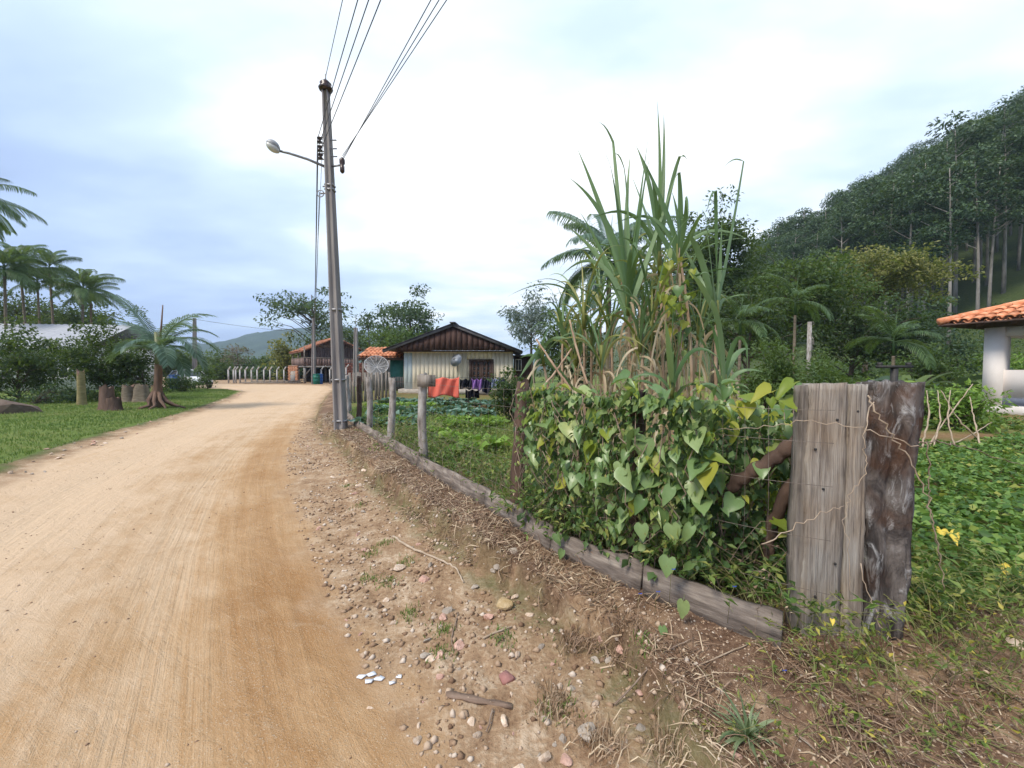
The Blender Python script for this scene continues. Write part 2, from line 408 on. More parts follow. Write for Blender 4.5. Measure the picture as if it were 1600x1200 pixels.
fr = np.arange(-62, 62.01, .28)
bk_ = np.arange(66, 295, 4.0)
ang = np.radians(np.concatenate([fr, bk_]))
rad = .30 * (2600 / .30) ** (np.arange(430) / 429.0)
A, RR = np.meshgrid(ang, rad)
X, Y = RR * np.sin(A), RR * np.cos(A)
Z = H(X, Y)
dR, dL, dB, dF = sdist(X, Y, RE), -sdist(X, Y, LE), sdist(X, Y, BK), sdist(X, Y, FN)
n1 = fbm(X * 1.6, Y * 1.6, 40, 4); n2 = fbm(X * 6, Y * 6, 44, 3); n3 = fbm(X * .35, Y * .35, 47, 4)
ed = np.maximum(dR, dL)
m_road = 1 - sstep(ed + n1 * .45 + n2 * .30, -.22, .24)
m_sh = (1 - sstep(dB + n1 * .25 + n2 * .15, -.12, .10)) * (dR > -.6) + (dL > -.6) * (1 - sstep(dL + n1 * .5, .15, .55))
m_mul = sstep(dB + n1 * .25 + n2 * .15, -.12, .10) * (1 - sstep(dF, .1, .5))
pd = sstep(n1 + n2 * .7 + .10 * sstep(X, .9, 1.8), .03, .14) * (1 - sstep(dF, -.2, .1))
pd = np.maximum(pd * .75, .85 * sstep(X, 1.75, 2.1) * (1 - sstep(dF, -.25, .05)) * sstep(n1 + .12, 0, .12))
m_sh = np.clip(m_sh + pd * (dB > 0), 0, 1)
m_soil = sstep(dF, .05, .4) * (1 - sstep(np.hypot(X, Y), 24, 34)) * np.clip(.45 + n3 * 1.4 + n1 * .9, 0, 1) * (X < 26)
m_soil = np.maximum(m_soil, np.exp(-(((Y - 6.9 + .12 * (X - 8)) / .55) ** 2)) * (X > 4.5) * (X < 13))
m_grass = np.clip(sstep(dL + n1 * .6, .35, .7) * (1 - sstep(dL, 30, 60)) + sstep(dF, .1, .6) * (1 - sstep(np.hypot(X, Y), 40, 60)) + (np.hypot(X, Y) > 30) * (1 - sstep(np.hypot(X, Y), 60, 90)) * (X < 30), 0, 1)
m_damp = np.clip(1.05 - np.abs(dR + .45) / 1.35, 0, 1) * (1 - .8 * sstep(Y, 6, 16)) * .95 + .22 * np.exp(-((X + 1.6) ** 2 + (Y - 2.2) ** 2) / .9)
m_track = np.exp(-((dR + .95 + n1 * .25) / .26) ** 2) + np.exp(-((dR + 2.35 + n1 * .25) / .30) ** 2)
m_moss = np.exp(-((dB + n1 * .1 + .06) / .12) ** 2)
atts = dict(dr=dR, moss=m_moss, track=m_track, road=m_road, shoulder=m_sh, mulch=m_mul, soil=m_soil, grass=m_grass, damp=m_damp)
nr, na = X.shape
idx = np.arange(nr * na).reshape(nr, na)
nx = np.roll(idx, -1, axis=1)
Q = np.stack([idx[:-1], idx[1:], nx[1:], nx[:-1]], -1).reshape(-1, 4)
VV = np.stack([X, Y, Z], -1).reshape(-1, 3)
fcls_r = m_road.ravel()[Q].mean(1) > .5
fB, fF, fL = dB.ravel()[Q].mean(1), dF.ravel()[Q].mean(1), dL.ravel()[Q].mean(1)
fr_ = np.hypot(VV[Q][:, :, 0].mean(1), VV[Q][:, :, 1].mean(1))
fx_ = VV[Q][:, :, 0].mean(1); fz_ = VV[Q][:, :, 2].mean(1)
cls = np.zeros(len(Q), int)
cls[(fF > 0) & (fr_ < 24)] = 3
cls[(fF <= 0) & (sdist(VV[Q][:, :, 0].mean(1), VV[Q][:, :, 1].mean(1), RE) > 0) & (fr_ < 40)] = 2
cls[(fL > 0) & (fr_ < 60)] = 4
cls[(fz_ > 3) & (fx_ > 20)] = 5
cls[fcls_r] = 1
for k, nm in enumerate(("ground", "road", "roadside_verge", "garden_soil", "lawn", "hillside")):
    f = Q[cls == k]
    if not len(f): continue
    u, inv = np.unique(f, return_inverse=True)
    me = raw_mesh(nm, VV[u], inv.reshape(-1, 4), None, True, {a: b.ravel()[u] for a, b in atts.items()})
    tag(link(nm, me, M_TERR), kind='structure')
# small disc below the camera
mb = MB(); a0 = VV[:na]; mb.add(np.concatenate([[[0, 0, float(Z[0].mean())]], a0]), tris=[(0, (i + 1) % na + 1, i + 1) for i in range(na)])
o = mb.build("ground_underfoot", M_TERR); tag(o, kind='structure')
for a_, v_ in (('road', 1.0), ('damp', .9)):
    at_ = o.data.attributes.new(a_, 'FLOAT', 'POINT'); at_.data.foreach_set('value', np.full(len(o.data.vertices), v_, np.float32))

# heights read off the built sheet, so that things stand exactly on it
H_exact = H
def H(x, y, micro=True):
    x = np.asarray(x, float); y = np.asarray(y, float); r = np.hypot(x, y); a = np.degrees(np.arctan2(x, y))
    fi = np.clip((a + 62) / .28, 0, len(fr) - 1.001); fj = np.clip(np.log(np.maximum(r, .3) / .30) / math.log(2600 / .30) * 429, 0, 428.999)
    i, j = fi.astype(int), fj.astype(int); u, v = fi - i, fj - j
    z = (Z[j, i] * (1 - u) + Z[j, i + 1] * u) * (1 - v) + (Z[j + 1, i] * (1 - u) + Z[j + 1, i + 1] * u) * v
    out = np.abs(a) > 61.9
    if np.any(out):
        z = np.array(z, float); z[out] = H_exact(x[out], y[out])
    return z

# ------------------------------------------------------------------ far mountains
M_MTN = noisy("mountain_forest", (.020, .040, .018), (.055, .085, .035), .02, .95, bump=.9, bscale=.05, bdist=6, space='Pos')
def mountain(name, pts, Y0, depth, seed):
    """ridge line given as (image column, image row) at distance Y0"""
    n = 160; m = 26
    pxs = np.linspace(pts[0][0], pts[-1][0], n)
    top = np.interp(pxs, [p[0] for p in pts], [p[1] for p in pts])
    V = np.zeros((m, n, 3))
    for j in range(m):
        t_ = j / (m - 1)
        yy = Y0 - depth * (1 - t_)
        hz = EYE + (578 - top) / FPX * Y0
        xx = (pxs - 800) / FPX * Y0
        V[j, :, 0] = xx; V[j, :, 1] = yy
        prof = (t_ ** 1.25)
        V[j, :, 2] = -2 + (hz + 2) * prof + Y0 * .012 * fbm(xx / Y0 * 26, np.full(n, yy / Y0 * 26), seed, 5) * (.25 + t_) + Y0 * .004 * fbm(xx / Y0 * 160, np.full(n, yy / Y0 * 160), seed + 3, 3)
    back = V[-1:].copy(); back[:, :, 1] += depth * .7; back[:, :, 2] = -2
    V = np.concatenate([V, back]); m += 1
    ii = np.arange(m * n).reshape(m, n)
    q = np.stack([ii[:-1, :-1], ii[:-1, 1:], ii[1:, 1:], ii[1:, :-1]], -1).reshape(-1, 4)
    tag(link(name, raw_mesh(name, V.reshape(-1, 3), q, None, True), M_MTN), kind='structure')
mountain("mountain", [(150, 565), (250, 552), (310, 536), (345, 537), (400, 521), (432, 515), (470, 512), (520, 508), (580, 520), (660, 545), (760, 560), (860, 565)], 1000, 420, 3)
mountain("far_mountain", [(-500, 540), (-100, 552), (120, 556), (240, 548), (300, 541), (340, 542), (420, 545), (600, 556), (900, 560), (1100, 568)], 1300, 240, 13)

# ------------------------------------------------------------------ shared materials
M_WOODG = noisy("weathered_grey_board", (.085, .070, .058), (.23, .20, .17), 3.5, .9, (6, 6, .7), .7, 16, c3=(.36, .32, .28))
M_BOARD = noisy("weathered_kerb_board", (.075, .060, .050), (.19, .155, .13), 3.0, .9, (1.2, 1.2, 9), .6, 14, c3=(.36, .31, .26), space='Object')
M_POSTBARK = noisy("lichened_post", (.10, .082, .068), (.30, .27, .245), 14, .92, (1, 1, .35), .8, 40, c3=(.46, .45, .43))
M_POSTBR = noisy("brown_post", (.05, .032, .024), (.14, .09, .068), 12, .92, (1, 1, .3), .8, 40)
M_CONC = noisy("concrete", (.36, .345, .33), (.52, .505, .49), 5, .9, (1, 1, .4), .3, 30)
M_CONCP = noisy("pole_concrete", (.17, .155, .15), (.32, .30, .285), 3, .9, (2, 2, .25), .35, 30)
M_STEEL = noisy("galvanised_steel", (.22, .22, .23), (.36, .36, .37), 12, .5, bump=.1, metal=.6)
M_DARKM = noisy("dark_metal", (.025, .024, .025), (.06, .055, .05), 14, .6, bump=.2)
M_PORC = noisy("brown_porcelain", (.035, .02, .016), (.08, .045, .035), 8, .3, bump=.05, spec=.5)
M_WIRE = noisy("wire", (.05, .05, .055), (.10, .10, .11), 6, .6, bump=.05)
M_RUSTW = noisy("rusty_wire", (.10, .075, .06), (.24, .20, .17), 30, .7, bump=.1)
M_BARK = noisy("bark", (.055, .042, .030), (.15, .12, .09), 7, .95, (1, 1, .3), .7, 24, space='Object')
M_BARKP = noisy("pale_bark", (.13, .115, .10), (.34, .315, .28), 2.5, .85, (1, 1, .25), .3, 10, space='Object')
M_PALMT = noisy("palm_trunk", (.11, .085, .06), (.23, .19, .14), 4, .95, (1, 1, 4), .7, 14)
M_LEAFD = leaf_mat("dark_leaf", [(0, (.010, .022, .008)), (.5, (.026, .050, .016)), (1, (.060, .095, .032))])
M_LEAFM = leaf_mat("mid_leaf", [(0, (.022, .046, .012)), (.5, (.050, .090, .024)), (1, (.105, .150, .045))])
M_LEAFB = leaf_mat("bluish_leaf", [(0, (.016, .036, .022)), (.5, (.036, .068, .040)), (1, (.080, .125, .075))])
M_LEAFY = leaf_mat("yellowish_leaf", [(0, (.060, .070, .016)), (.5, (.15, .15, .040)), (1, (.28, .25, .085))])
M_LEAFG = leaf_mat("greyish_leaf", [(0, (.075, .095, .10)), (.5, (.13, .16, .165)), (1, (.22, .25, .25))])
M_LEAFL = leaf_mat("bright_leaf", [(0, (.055, .11, .018)), (.5, (.12, .22, .035)), (1, (.24, .34, .07))])
M_EUC = leaf_mat("gum_leaf", [(0, (.009, .022, .011)), (.45, (.030, .060, .028)), (.8, (.078, .125, .058)), (1, (.15, .20, .10))], trans=.2)
M_PALM = leaf_mat("palm_leaf", [(0, (.018, .040, .014)), (.5, (.040, .080, .028)), (1, (.085, .14, .055))])
M_PALMB = leaf_mat("blue_palm_leaf", [(0, (.030, .060, .045)), (.5, (.060, .11, .08)), (1, (.13, .20, .15))])
M_TILE = noisy("clay_tile", (.42, .13, .055), (.60, .24, .12), 9, .85, bump=.3, bscale=40, c3=(.68, .36, .22), randv=.22)
M_TILEO = noisy("old_clay_tile", (.20, .075, .045), (.34, .14, .08), 6, .9, bump=.3, bscale=40, c3=(.42, .24, .16), randv=.25)

# ------------------------------------------------------------------ plant builders
def curve_pts(a, b, sag=(0, 0, 0), n=8):
    a, b, s_ = np.asarray(a, float), np.asarray(b, float), np.asarray(sag, float)
    t = np.linspace(0, 1, n)[:, None]
    return a * (1 - t) + b * t + s_ * (4 * t * (1 - t))
def make_tree_meshes(h, crown, seed, nclump=40, per=60, leaf=.22, clump_r=.9, trunk_r=.2, bare=.35, flat=.6, sides=6, wind=.25, hollow=.35):
    """crown=(rx, rz, cz): half width, half height and centre height; leaves in separate clumps carried by limbs"""
    g = np.random.default_rng(seed)
    rx, rz, cz = crown
    mb = MB()
    bend = g.normal(size=2) * wind
    tt = np.linspace(0, 1, 9)
    topz = cz + rz * .55
    tp = np.stack([bend[0] * tt ** 2 + .1 * np.sin(tt * 5 + seed), bend[1] * tt ** 2, tt * topz], 1)
    mb.tube(tp, trunk_r * (1 - tt * .82) * (1 + .5 * np.exp(-tt * 14)), sides)
    u = rdir(nclump, g); rad_ = (hollow + (1 - hollow) * g.random(nclump) ** .5)
    lob = 1 + .28 * np.sin(3 * np.arctan2(u[:, 1], u[:, 0]) + seed) + .22 * g.normal(size=nclump)
    C = u * (rad_ * lob)[:, None] * np.array([rx, rx, rz]) + np.array([bend[0], bend[1], cz])
    C[:, 2] = np.maximum(C[:, 2], h * bare * .7)
    for c in C:
        k = np.clip((c[2] - np.hypot(c[0] - bend[0], c[1] - bend[1]) * .55) / topz, bare * .6, .97)
        s0 = np.array([np.interp(k, tt, tp[:, i]) for i in range(3)])
        mid = (s0 + c) / 2 + np.array([0, 0, .12 * np.linalg.norm(c - s0)]) + g.normal(size=3) * .12
        pp = np.array([s0, (s0 * .6 + mid * .4) + g.normal(size=3) * .05, mid, (mid + c) / 2 + g.normal(size=3) * .08, c])
        r0 = trunk_r * (1 - k * .8) * .42
        mb.tube(pp, np.linspace(r0, r0 * .18, 5), 4, cap=False)
    bark = mb.mesh("trunk", True)
    n = nclump * per
    ci = np.repeat(np.arange(nclump), per)
    off = rdir(n, g) * (g.random(n) ** .5)[:, None] * np.array([1, 1, flat]) * (clump_r * (.7 + .6 * g.random(nclump)))[ci][:, None] * 1.05
    L = C[ci] + off
    dv = off + g.normal(size=(n, 3)) * .5 * clump_r + np.array([0, 0, -.1 * clump_r])
    cr_ = g.random(nclump)[ci]
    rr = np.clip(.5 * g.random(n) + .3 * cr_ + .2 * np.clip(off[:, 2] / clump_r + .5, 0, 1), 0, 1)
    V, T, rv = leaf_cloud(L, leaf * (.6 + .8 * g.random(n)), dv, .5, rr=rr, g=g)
    return bark, raw_mesh("crown", V, T, rv)
def put_tree(name, label, bark, crown, loc, mb_, ml, rz=0.0, sc=1.0, group=None, cat='tree'):
    t = thing(name, label, cat, loc, rz, group)
    a = link("trunk", bark, mb_, t); b = link("crown", crown, ml, t); b["kind"] = "stuff"
    t.scale = (sc,) * 3 if isinstance(sc, (int, float)) else sc
    return t

def frond_mesh(L=2.4, n=34, ll=.55, lw=.035, arch=.9, droop=1.1, seed=0, hang=.5, rachis=.022):
    """pinnate palm frond: leaves the trunk along +X, rises, bends over; leaflets both sides, hanging"""
    g = np.random.default_rng(seed)
    t = np.linspace(0, 1, 14)
    el = arch - (arch + droop) * t ** 1.25
    step = L / 13
    p = np.zeros((14, 3))
    for i in range(1, 14): p[i] = p[i - 1] + step * np.array([math.cos(el[i]), .05 * math.sin(t[i] * 3 + seed), math.sin(el[i])])
    mb = MB(); mb.tube(p, rachis * (1 - .8 * t), 4, r=.75, cap=False)
    V = []; Q = []; r_ = []
    k = 0
    for i in range(n):
        s = .14 + .86 * i / (n - 1)
        c = np.array([np.interp(s, t, p[:, j]) for j in range(3)])
        e_ = np.interp(s, t, el)
        tv = np.array([math.cos(e_), 0, math.sin(e_)]); up = np.array([-math.sin(e_), 0, math.cos(e_)])
        lf = ll * (math.sin(math.pi * (.12 + .80 * s)) ** .6) * (.85 + .3 * g.random())
        for sd_ in (-1, 1):
            d0 = tv * (.45 + .5 * s) + np.array([0, sd_, 0]) * .85 + up * (.25 - hang * .3)
            d0 /= np.linalg.norm(d0)
            d1 = d0 + np.array([0, 0, -1.0]) * hang * (1 + .5 * g.random()); d1 /= np.linalg.norm(d1)
            d2 = d1 + np.array([0, 0, -1.0]) * hang * 1.4; d2 /= np.linalg.norm(d2)
            pts = [c, c + d0 * lf * .4, c + d0 * lf * .4 + d1 * lf * .35, c + d0 * lf * .4 + d1 * lf * .35 + d2 * lf * .25]
            wv = np.cross(d0, up); wv /= np.linalg.norm(wv) + 1e-9
            ws = [lw * .5, lw, lw * .8, .003]
            for a, w in zip(pts, ws): V += [a - wv * w / 2, a + wv * w / 2]
            for j in range(3): Q.append((k + 2 * j, k + 2 * j + 1, k + 2 * j + 3, k + 2 * j + 2))
            r_ += [g.random()] * 8; k += 8
    mb.add(V, Q, r=np.array(r_))
    return mb.mesh("frond")
def palm(name, label, loc, h, L, nf, mat, seed, trunk_r=.11, group=None, lean=(0, 0), arch=(.2, 1.3), droop=1.1, ll=.55, hang=.5, n=30, lw=.035, shaft=True, spear=True, fr_cache={}):
    g = np.random.default_rng(seed)
    t = thing(name, label, 'palm', loc, 0, group)
    mb = MB(); tt = np.linspace(0, 1, 16)
    tp = np.stack([lean[0] * tt ** 1.6, lean[1] * tt ** 1.6, h * tt], 1)
    rr = trunk_r * (1 - .25 * tt) * (1 + .6 * np.exp(-tt * 16)) * (1 + .04 * np.cos(np.arange(16) * math.pi))
    mb.tube(tp, rr, 9); mb.build("trunk", M_PALMT, t, True)
    top = tp[-1]
    if shaft:
        mb = MB(); mb.tube([top - [0, 0, .02], top + [0, 0, .35], top + [0, 0, .75]], [trunk_r * .85, trunk_r * .72, trunk_r * .3], 8)
        mb.build("crown_shaft", M_PALM, t, True); top = top + np.array([0, 0, .6])
    meshes = []
    for k in range(5):
        key = (round(L, 2), k, round(droop, 2), round(ll, 2), n, round(hang, 2), mat.name, arch)
        if key not in fr_cache:
            a = arch[0] + (arch[1] - arch[0]) * k / 4
            fr_cache[key] = frond_mesh(L, n, ll, lw, a, droop * (1.1 - 1.25 * k / 4), k + seed * 0, hang)
            fr_cache[key].materials.append(mat)
        meshes.append(fr_cache[key])
    for i in range(nf):
        k = i % 5
        link("frond", meshes[k], None, t, top - np.array([0, 0, .12 * (4 - k) / 4]), (g.normal() * .12, g.normal() * .10, i * 2.399 + g.normal() * .25), .85 + .3 * g.random())
    if spear:
        mb = MB(); mb.tube([top, top + [.05, 0, L * .35], top + [.12, .03, L * .62]], [.03, .022, .004], 5, r=.8); mb.build("spear_leaf", mat, t, True)
    return t

def blade_mesh(L, w, el0, curl, az, seed, nseg=12, kink=None):
    """a long grass/cane blade: starts at elevation el0, bends over by curl (radians) along its length, folded along the midrib"""
    g = np.random.default_rng(seed)
    t = np.linspace(0, 1, nseg + 1)
    el = el0 - curl * t ** 2.2
    if kink: el = el - kink[1] * sstep(t, kink[0], kink[0] + .06)
    p = np.zeros((nseg + 1, 3)); st = L / nseg
    wob = az + .18 * np.sin(t * 4 + seed) * t
    for i in range(1, nseg + 1):
        p[i] = p[i - 1] + st * np.array([math.cos(el[i]) * math.cos(wob[i]), math.cos(el[i]) * math.sin(wob[i]), math.sin(el[i])])
    ws = w * np.clip(np.minimum(.55 + t * 3, 1) * (1 - t ** 2.4), .03, 1)
    tw = g.normal() * .8 * t
    side0 = np.array([-math.sin(az), math.cos(az), 0])
    V = []
    for i in range(nseg + 1):
        up = np.array([-math.sin(el[i]) * math.cos(az), -math.sin(el[i]) * math.sin(az), math.cos(el[i])])
        s_ = side0 * math.cos(tw[i]) + up * math.sin(tw[i]); u2 = -side0 * math.sin(tw[i]) + up * math.cos(tw[i])
        V += [p[i] - s_ * ws[i] / 2 + u2 * ws[i] * .16, p[i], p[i] + s_ * ws[i] / 2 + u2 * ws[i] * .16]
    q = []
    for i in range(nseg):
        b = i * 3; q += [(b, b + 1, b + 4, b + 3), (b + 1, b + 2, b + 5, b + 4)]
    return np.array(V), q
def heart_mesh(seed, L=1.0, W=.82):
    W = (.82, .50, .95, .60, .74)[seed % 5]
    """heart-shaped leaf in its own plane: stalk notch at the origin, tip along -Y, slightly cupped; unit length"""
    g = np.random.default_rng(seed)
    out = [(0, 0), (.18, .14), (.36, .12), (.50, -.06), (.50, -.26), (.40, -.48), (.24, -.70), (.10, -.88), (0, -1.0)]
    V = []; mid = []
    nrow = len(out)
    cup = .15 + .60 * g.random(); tipd = .65 * g.random()
    for x, y in out:
        xx = x * W / .5 * .5; zz = cup * abs(x) * .9 - tipd * y * y + .03 * math.sin(y * 9 + x * 7 + seed)
        V.append((xx, y * L, zz)); V.append((-xx * (1 + .06 * g.normal()), y * L, zz))
        mid.append((0, min(y, 0) * L if y < 0 else 0.0, -tipd * y * y - .01))
    n = len(V)
    V = V + mid
    q = []; 
    for i in range(nrow - 1):
        q.append((n + i, 2 * i, 2 * i + 2, n + i + 1)); q.append((2 * i + 1, n + i, n + i + 1, 2 * i + 3))
    mb = MB(); mb.add(V, q, r=np.array([.55] * n + [.75] * nrow))
    mb.tube([(0, -.02, 0), (0, .12, -.10), (0, .2, -.3)], .012, 3, r=.9)
    return mb.mesh("leaf", True)
def rock_mesh(seed, sq=(1, .8, .6), rough=.22):
    g = np.random.default_rng(seed)
    bm = bmesh.new(); bmesh.ops.create_icosphere(bm, subdivisions=2, radius=.5)
    pl = rdir(10, g)
    for v in bm.verts:
        c = np.array(v.co)
        for k in pl:
            d = c.dot(k) - .27
            if d > 0: c = c - k * d * .9
        c = c * (1 + rough * .35 * g.normal() * .3)
        v.co = c * np.array(sq)
    me = bpy.data.meshes.new("rock"); bm.to_mesh(me); bm.free(); return me

# ------------------------------------------------------------------ cream timber house
M_CREAM = noisy("cream_paint", (.72, .625, .47), (.80, .71, .55), 3, .8, (1, 1, .3), .1, 20, randv=.03)
M_PBLUE = noisy("pale_blue_paint", (.50, .57, .56), (.60, .66, .64), 3, .7, (1, 1, .3), .15, 20, randv=.05)
M_BROWN = noisy("dark_brown_paint", (.045, .024, .020), (.085, .048, .038), 5, .75, (1, 1, .2), .2, 20, randv=.15)
M_WINBR = noisy("brown_window_wood", (.05, .030, .024), (.10, .062, .048), 6, .6, bump=.2)
M_SLATE = noisy("dark_fibre_cement", (.075, .072, .078), (.15, .145, .155), 3, .85, bump=.3)
M_TEAL = noisy("teal_paint", (.03, .16, .15), (.07, .24, .22), 3, .6, bump=.1)
M_GREYW = noisy("grey_render", (.17, .16, .15), (.28, .265, .25), 2.5, .9, bump=.3)
M_WHITE = noisy("white_paint", (.62, .60, .57), (.78, .76, .73), 3, .75, bump=.15, randv=.03)
M_STONEW = noisy("rubble_base", (.28, .24, .20), (.50, .45, .39), 4, .95, bump=.8, bdist=.04)
def glass_mat():
    t = NT("window_glass"); return t.done(t.bsdf((.035, .045, .05), .08, spec=.6))
M_GLASS = glass_mat()
M_DARKIN = noisy("dark_interior", (.02, .017, .015), (.04, .034, .03), 3, .95, bump=.1)  # near-black colour stands for the shade inside and under the stilt house
def part(name, mat, parent, *boxes, smooth=False):
    mb = MB()
    for b in boxes: mb.box(*b)
    return mb.build(name, mat, parent, smooth)

HY = 22.3
hz = Hs(-3, HY)
house = thing("timber_house", "cream board house with dark brown gable behind the clothes line", "house", (-2.98, HY, hz))
W2 = 3.04; WH = 2.57 - hz
part("wall_core", M_CREAM, house, ((0, 3.6, WH / 2), (2 * W2 - .04, 7.1, WH)))
part("plinth", M_STONEW, house, ((-.1, 3.5, .14), (2 * W2 + .35, 7.5, .30)))
nb = 26
bw = 2 * W2 / nb
wx0, wx1, wz0, wz1 = .60, 1.96, .53 - hz, 2.09 - hz          # window opening
for i in range(nb):
    x = -W2 + (i + .5) * bw
    m = M_PBLUE if i < 2 else M_CREAM
    if wx0 - .02 < x < wx1 + .02:
        part("board", m, house, ((x, -.005, wz0 / 2 + .15), (bw - .008, .05, wz0 - .3)))
        part("board", m, house, ((x, -.005, (wz1 + WH) / 2), (bw - .008, .05, WH - wz1)))
    else:
        part("board", m, house, ((x, -.005, (WH + .3) / 2), (bw - .002, .05, WH - .3)))
win = part("window", M_WINBR, house, (((wx0 + wx1) / 2, -.03, wz1 - .05), (wx1 - wx0, .10, .10)), (((wx0 + wx1) / 2, -.03, wz0 + .05), (wx1 - wx0, .10, .10)),
           ((wx0 + .06, -.03, (wz0 + wz1) / 2), (.12, .10, wz1 - wz0 - .2)), ((wx1 - .06, -.03, (wz0 + wz1) / 2), (.12, .10, wz1 - wz0 - .2)))
iw = (wx1 - wx0 - .24) / 2
for s in (0, 1):
    xa = wx0 + .12 + s * iw
    for c in range(3): part("sash_bar", M_WINBR, win, ((xa + .06 + c * (iw - .12) / 2, -.02, (wz0 + wz1) / 2), (.12, .06, wz1 - wz0 - .2)))
    for k in range(6): part("sash_bar", M_WINBR, win, ((xa + iw / 2, -.02, wz0 + .13 + k * (wz1 - wz0 - .26) / 5), (iw - .37 + .24, .05, .07)))
    for c in range(2):
        for k in range(5):
            ph = (wz1 - wz0 - .26) / 5
            part("pane", M_GLASS, win, ((xa + .06 + (c + .5) * (iw - .12) / 2, -.008, wz0 + .13 + (k + .5) * ph), ((iw - .12) / 2 - .122, .012, ph - .072)))
# gable: separate vertical boards under the verge
AX, AZ, EL, EZL, ER, EZR = -.20, 4.02 - hz, -4.0, 2.60 - hz, 3.55, 2.52 - hz
def roofz(x): return AZ - (AX - x) / (AX - EL) * (AZ - EZL) if x < AX else AZ - (x - AX) / (ER - AX) * (AZ - EZR)
ng = 22
for i in range(ng):
    x0 = -3.25 + i * 6.5 / ng; x1 = x0 + 6.5 / ng - .02
    zb = WH - .02; z0, z1 = roofz(x0) - .12, roofz(x1) - .12
    mb = MB()
    if x0 < AX < x1: z0 = z1 = min(z0, z1)
    y0, y1 = -.62 - .012 * (i % 2), -.57
    z0, z1 = max(z0, zb + .04), max(z1, zb + .04)
    mb.add([(x0, y0, zb), (x1, y0, zb), (x1, y1, zb), (x0, y1, zb), (x0, y0, z0), (x1, y0, z1), (x1, y1, z1), (x0, y1, z0)],
           [(0, 3, 2, 1), (4, 5, 6, 7), (0, 1, 5, 4), (1, 2, 6, 5), (2, 3, 7, 6), (3, 0, 4, 7)])
    mb.build("gable_board", M_BROWN, house)
mb = MB(); gv = [(-3.3, -.565, WH + .0), (3.3, -.565, WH + .0), (3.3, -.565, roofz(3.3) - .05), (AX, -.565, AZ - .05), (-3.3, -.565, roofz(-3.3) - .05)]
mb.add(gv + [(a_, -.53, c_) for a_, b_, c_ in gv], [(0, 5, 6, 1)], [(0, 1, 2), (0, 2, 3), (0, 3, 4), (5, 7, 6), (5, 8, 7), (5, 9, 8)]); mb.build("gable_backing", M_BROWN, house)
part("soffit", M_BROWN, house, ((0, -.30, WH - .045), (6.4, .56, .04)))
part("fascia_trim", M_CREAM, house, ((0, -.035, WH - .09), (2 * W2, .04, .05)))
for sx, xe, ze in ((-1, EL, EZL), (1, ER, EZR)):
    mb = MB(); n = 46
    for i in range(n):                                    # corrugated sheet, ribs running down the slope
        pass
    d = np.array([xe - AX, 0, ze - AZ])
    ys = np.linspace(-.8, 7.6, 90); zz = .03 * np.sin(np.arange(90) * math.pi / 2 * 1.5)
    V = []
    for k in (0, 1):
        for top in (0, -.02):
            V.append(np.stack([np.full(90, AX + d[0] * k), ys, AZ + d[2] * k + zz + top], 1))
    V = np.concatenate(V); q = []
    for i in range(89):
        q += [(i, i + 1, 180 + i + 1, 180 + i), (90 + i, 270 + i, 270 + i + 1, 90 + i + 1), (180 + i, 180 + i + 1, 270 + i + 1, 270 + i)]
    mb.add(V, q); roof = mb.build("roof_sheet", M_SLATE, house)
    mb = MB(); mb.bar((AX, -.72, AZ - .10), (xe, -.72, ze - .10), .05, .16); mb.build("barge_board", M_SLATE, house)
part("ridge_cap", M_SLATE, house, ((AX, 3.3, AZ + .02), (.3, 8.4, .06)))
# lean-to on the right with a small white framed window
part("side_wall", M_BROWN, house, ((3.6, 3.2, 1.05), (1.0, 5.0, 2.1)))
part("side_roof", M_SLATE, house, ((3.75, 3.2, 2.16), (1.6, 5.6, .07)))
sw = part("side_window", M_WHITE, house, ((3.35, .67, 1.95), (.36, .05, .05)), ((3.35, .67, 1.32), (.36, .05, .05)), ((3.19, .67, 1.635), (.05, .05, .58)), ((3.51, .67, 1.635), (.05, .05, .58)), ((3.35, .672, 1.635), (.03, .04, .58)))
part("pane", M_GLASS, sw, ((3.35, .69, 1.635), (.28, .012, .58)))
# wall dish
def dish(name, label, loc, r, aim, mat, ribs=0, mast=1.0, group=None, wall=False):
    t = thing(name, label, "satellite dish", loc, 0, group)
    a = np.asarray(aim, float); a /= np.linalg.norm(a)
    q = Vector(a).to_track_quat('Z', 'Y')
    mb = MB(); prof = [(r * k, .26 * r * k * k) for k in (.02, .25, .5, .75, .9, 1.0)]
    mb.lathe(prof, sides=28)
    if not ribs: o = mb.build("reflector", mat, t, True); o.rotation_euler = q.to_euler()
    else:
        o = empty("reflector", (0, 0, 0)); o.parent = t; o.rotation_euler = q.to_euler()
        for k in range(12):
            an = k * math.pi / 6; m2 = MB(); m2.tube([(rr * math.cos(an), rr * math.sin(an), zz) for rr, zz in prof], .012, 4); m2.build("rib", mat, o)
        for k in np.linspace(.16, 1, 9):
            m2 = MB(); an = np.linspace(0, 2 * math.pi, 33); m2.tube(np.stack([r * k * np.cos(an), r * k * np.sin(an), np.full(33, .26 * r * k * k)], 1), .018 if k > .98 else .009, 4, cap=False); m2.build("mesh_ring", mat, o)
    f = a * r * .85
    mb = MB()
    for k in range(3):
        an = k * 2.094 + .5; e_ = q @ Vector((r * .92 * math.cos(an), r * .92 * math.sin(an), .24 * r)); mb.tube([np.array(e_), f], .01, 4)
    mb.build("feed_arm", M_STEEL, t); mb = MB(); mb.lathe([(.03, -.05), (.045, .0), (.03, .06)], f, 8); mb.build("feed_horn", M_GREYW, t)
    mb = MB()
    if wall: mb.tube([(0, .08, -.05), (0, .20, -.25), (0, .28, -.55), (0, .42, -.56)], .025, 6)
    else: mb.tube([(0, .03, -.02), (0, .06, -mast)], .035, 8)
    mb.build("mast", M_STEEL, t, True)
    return t
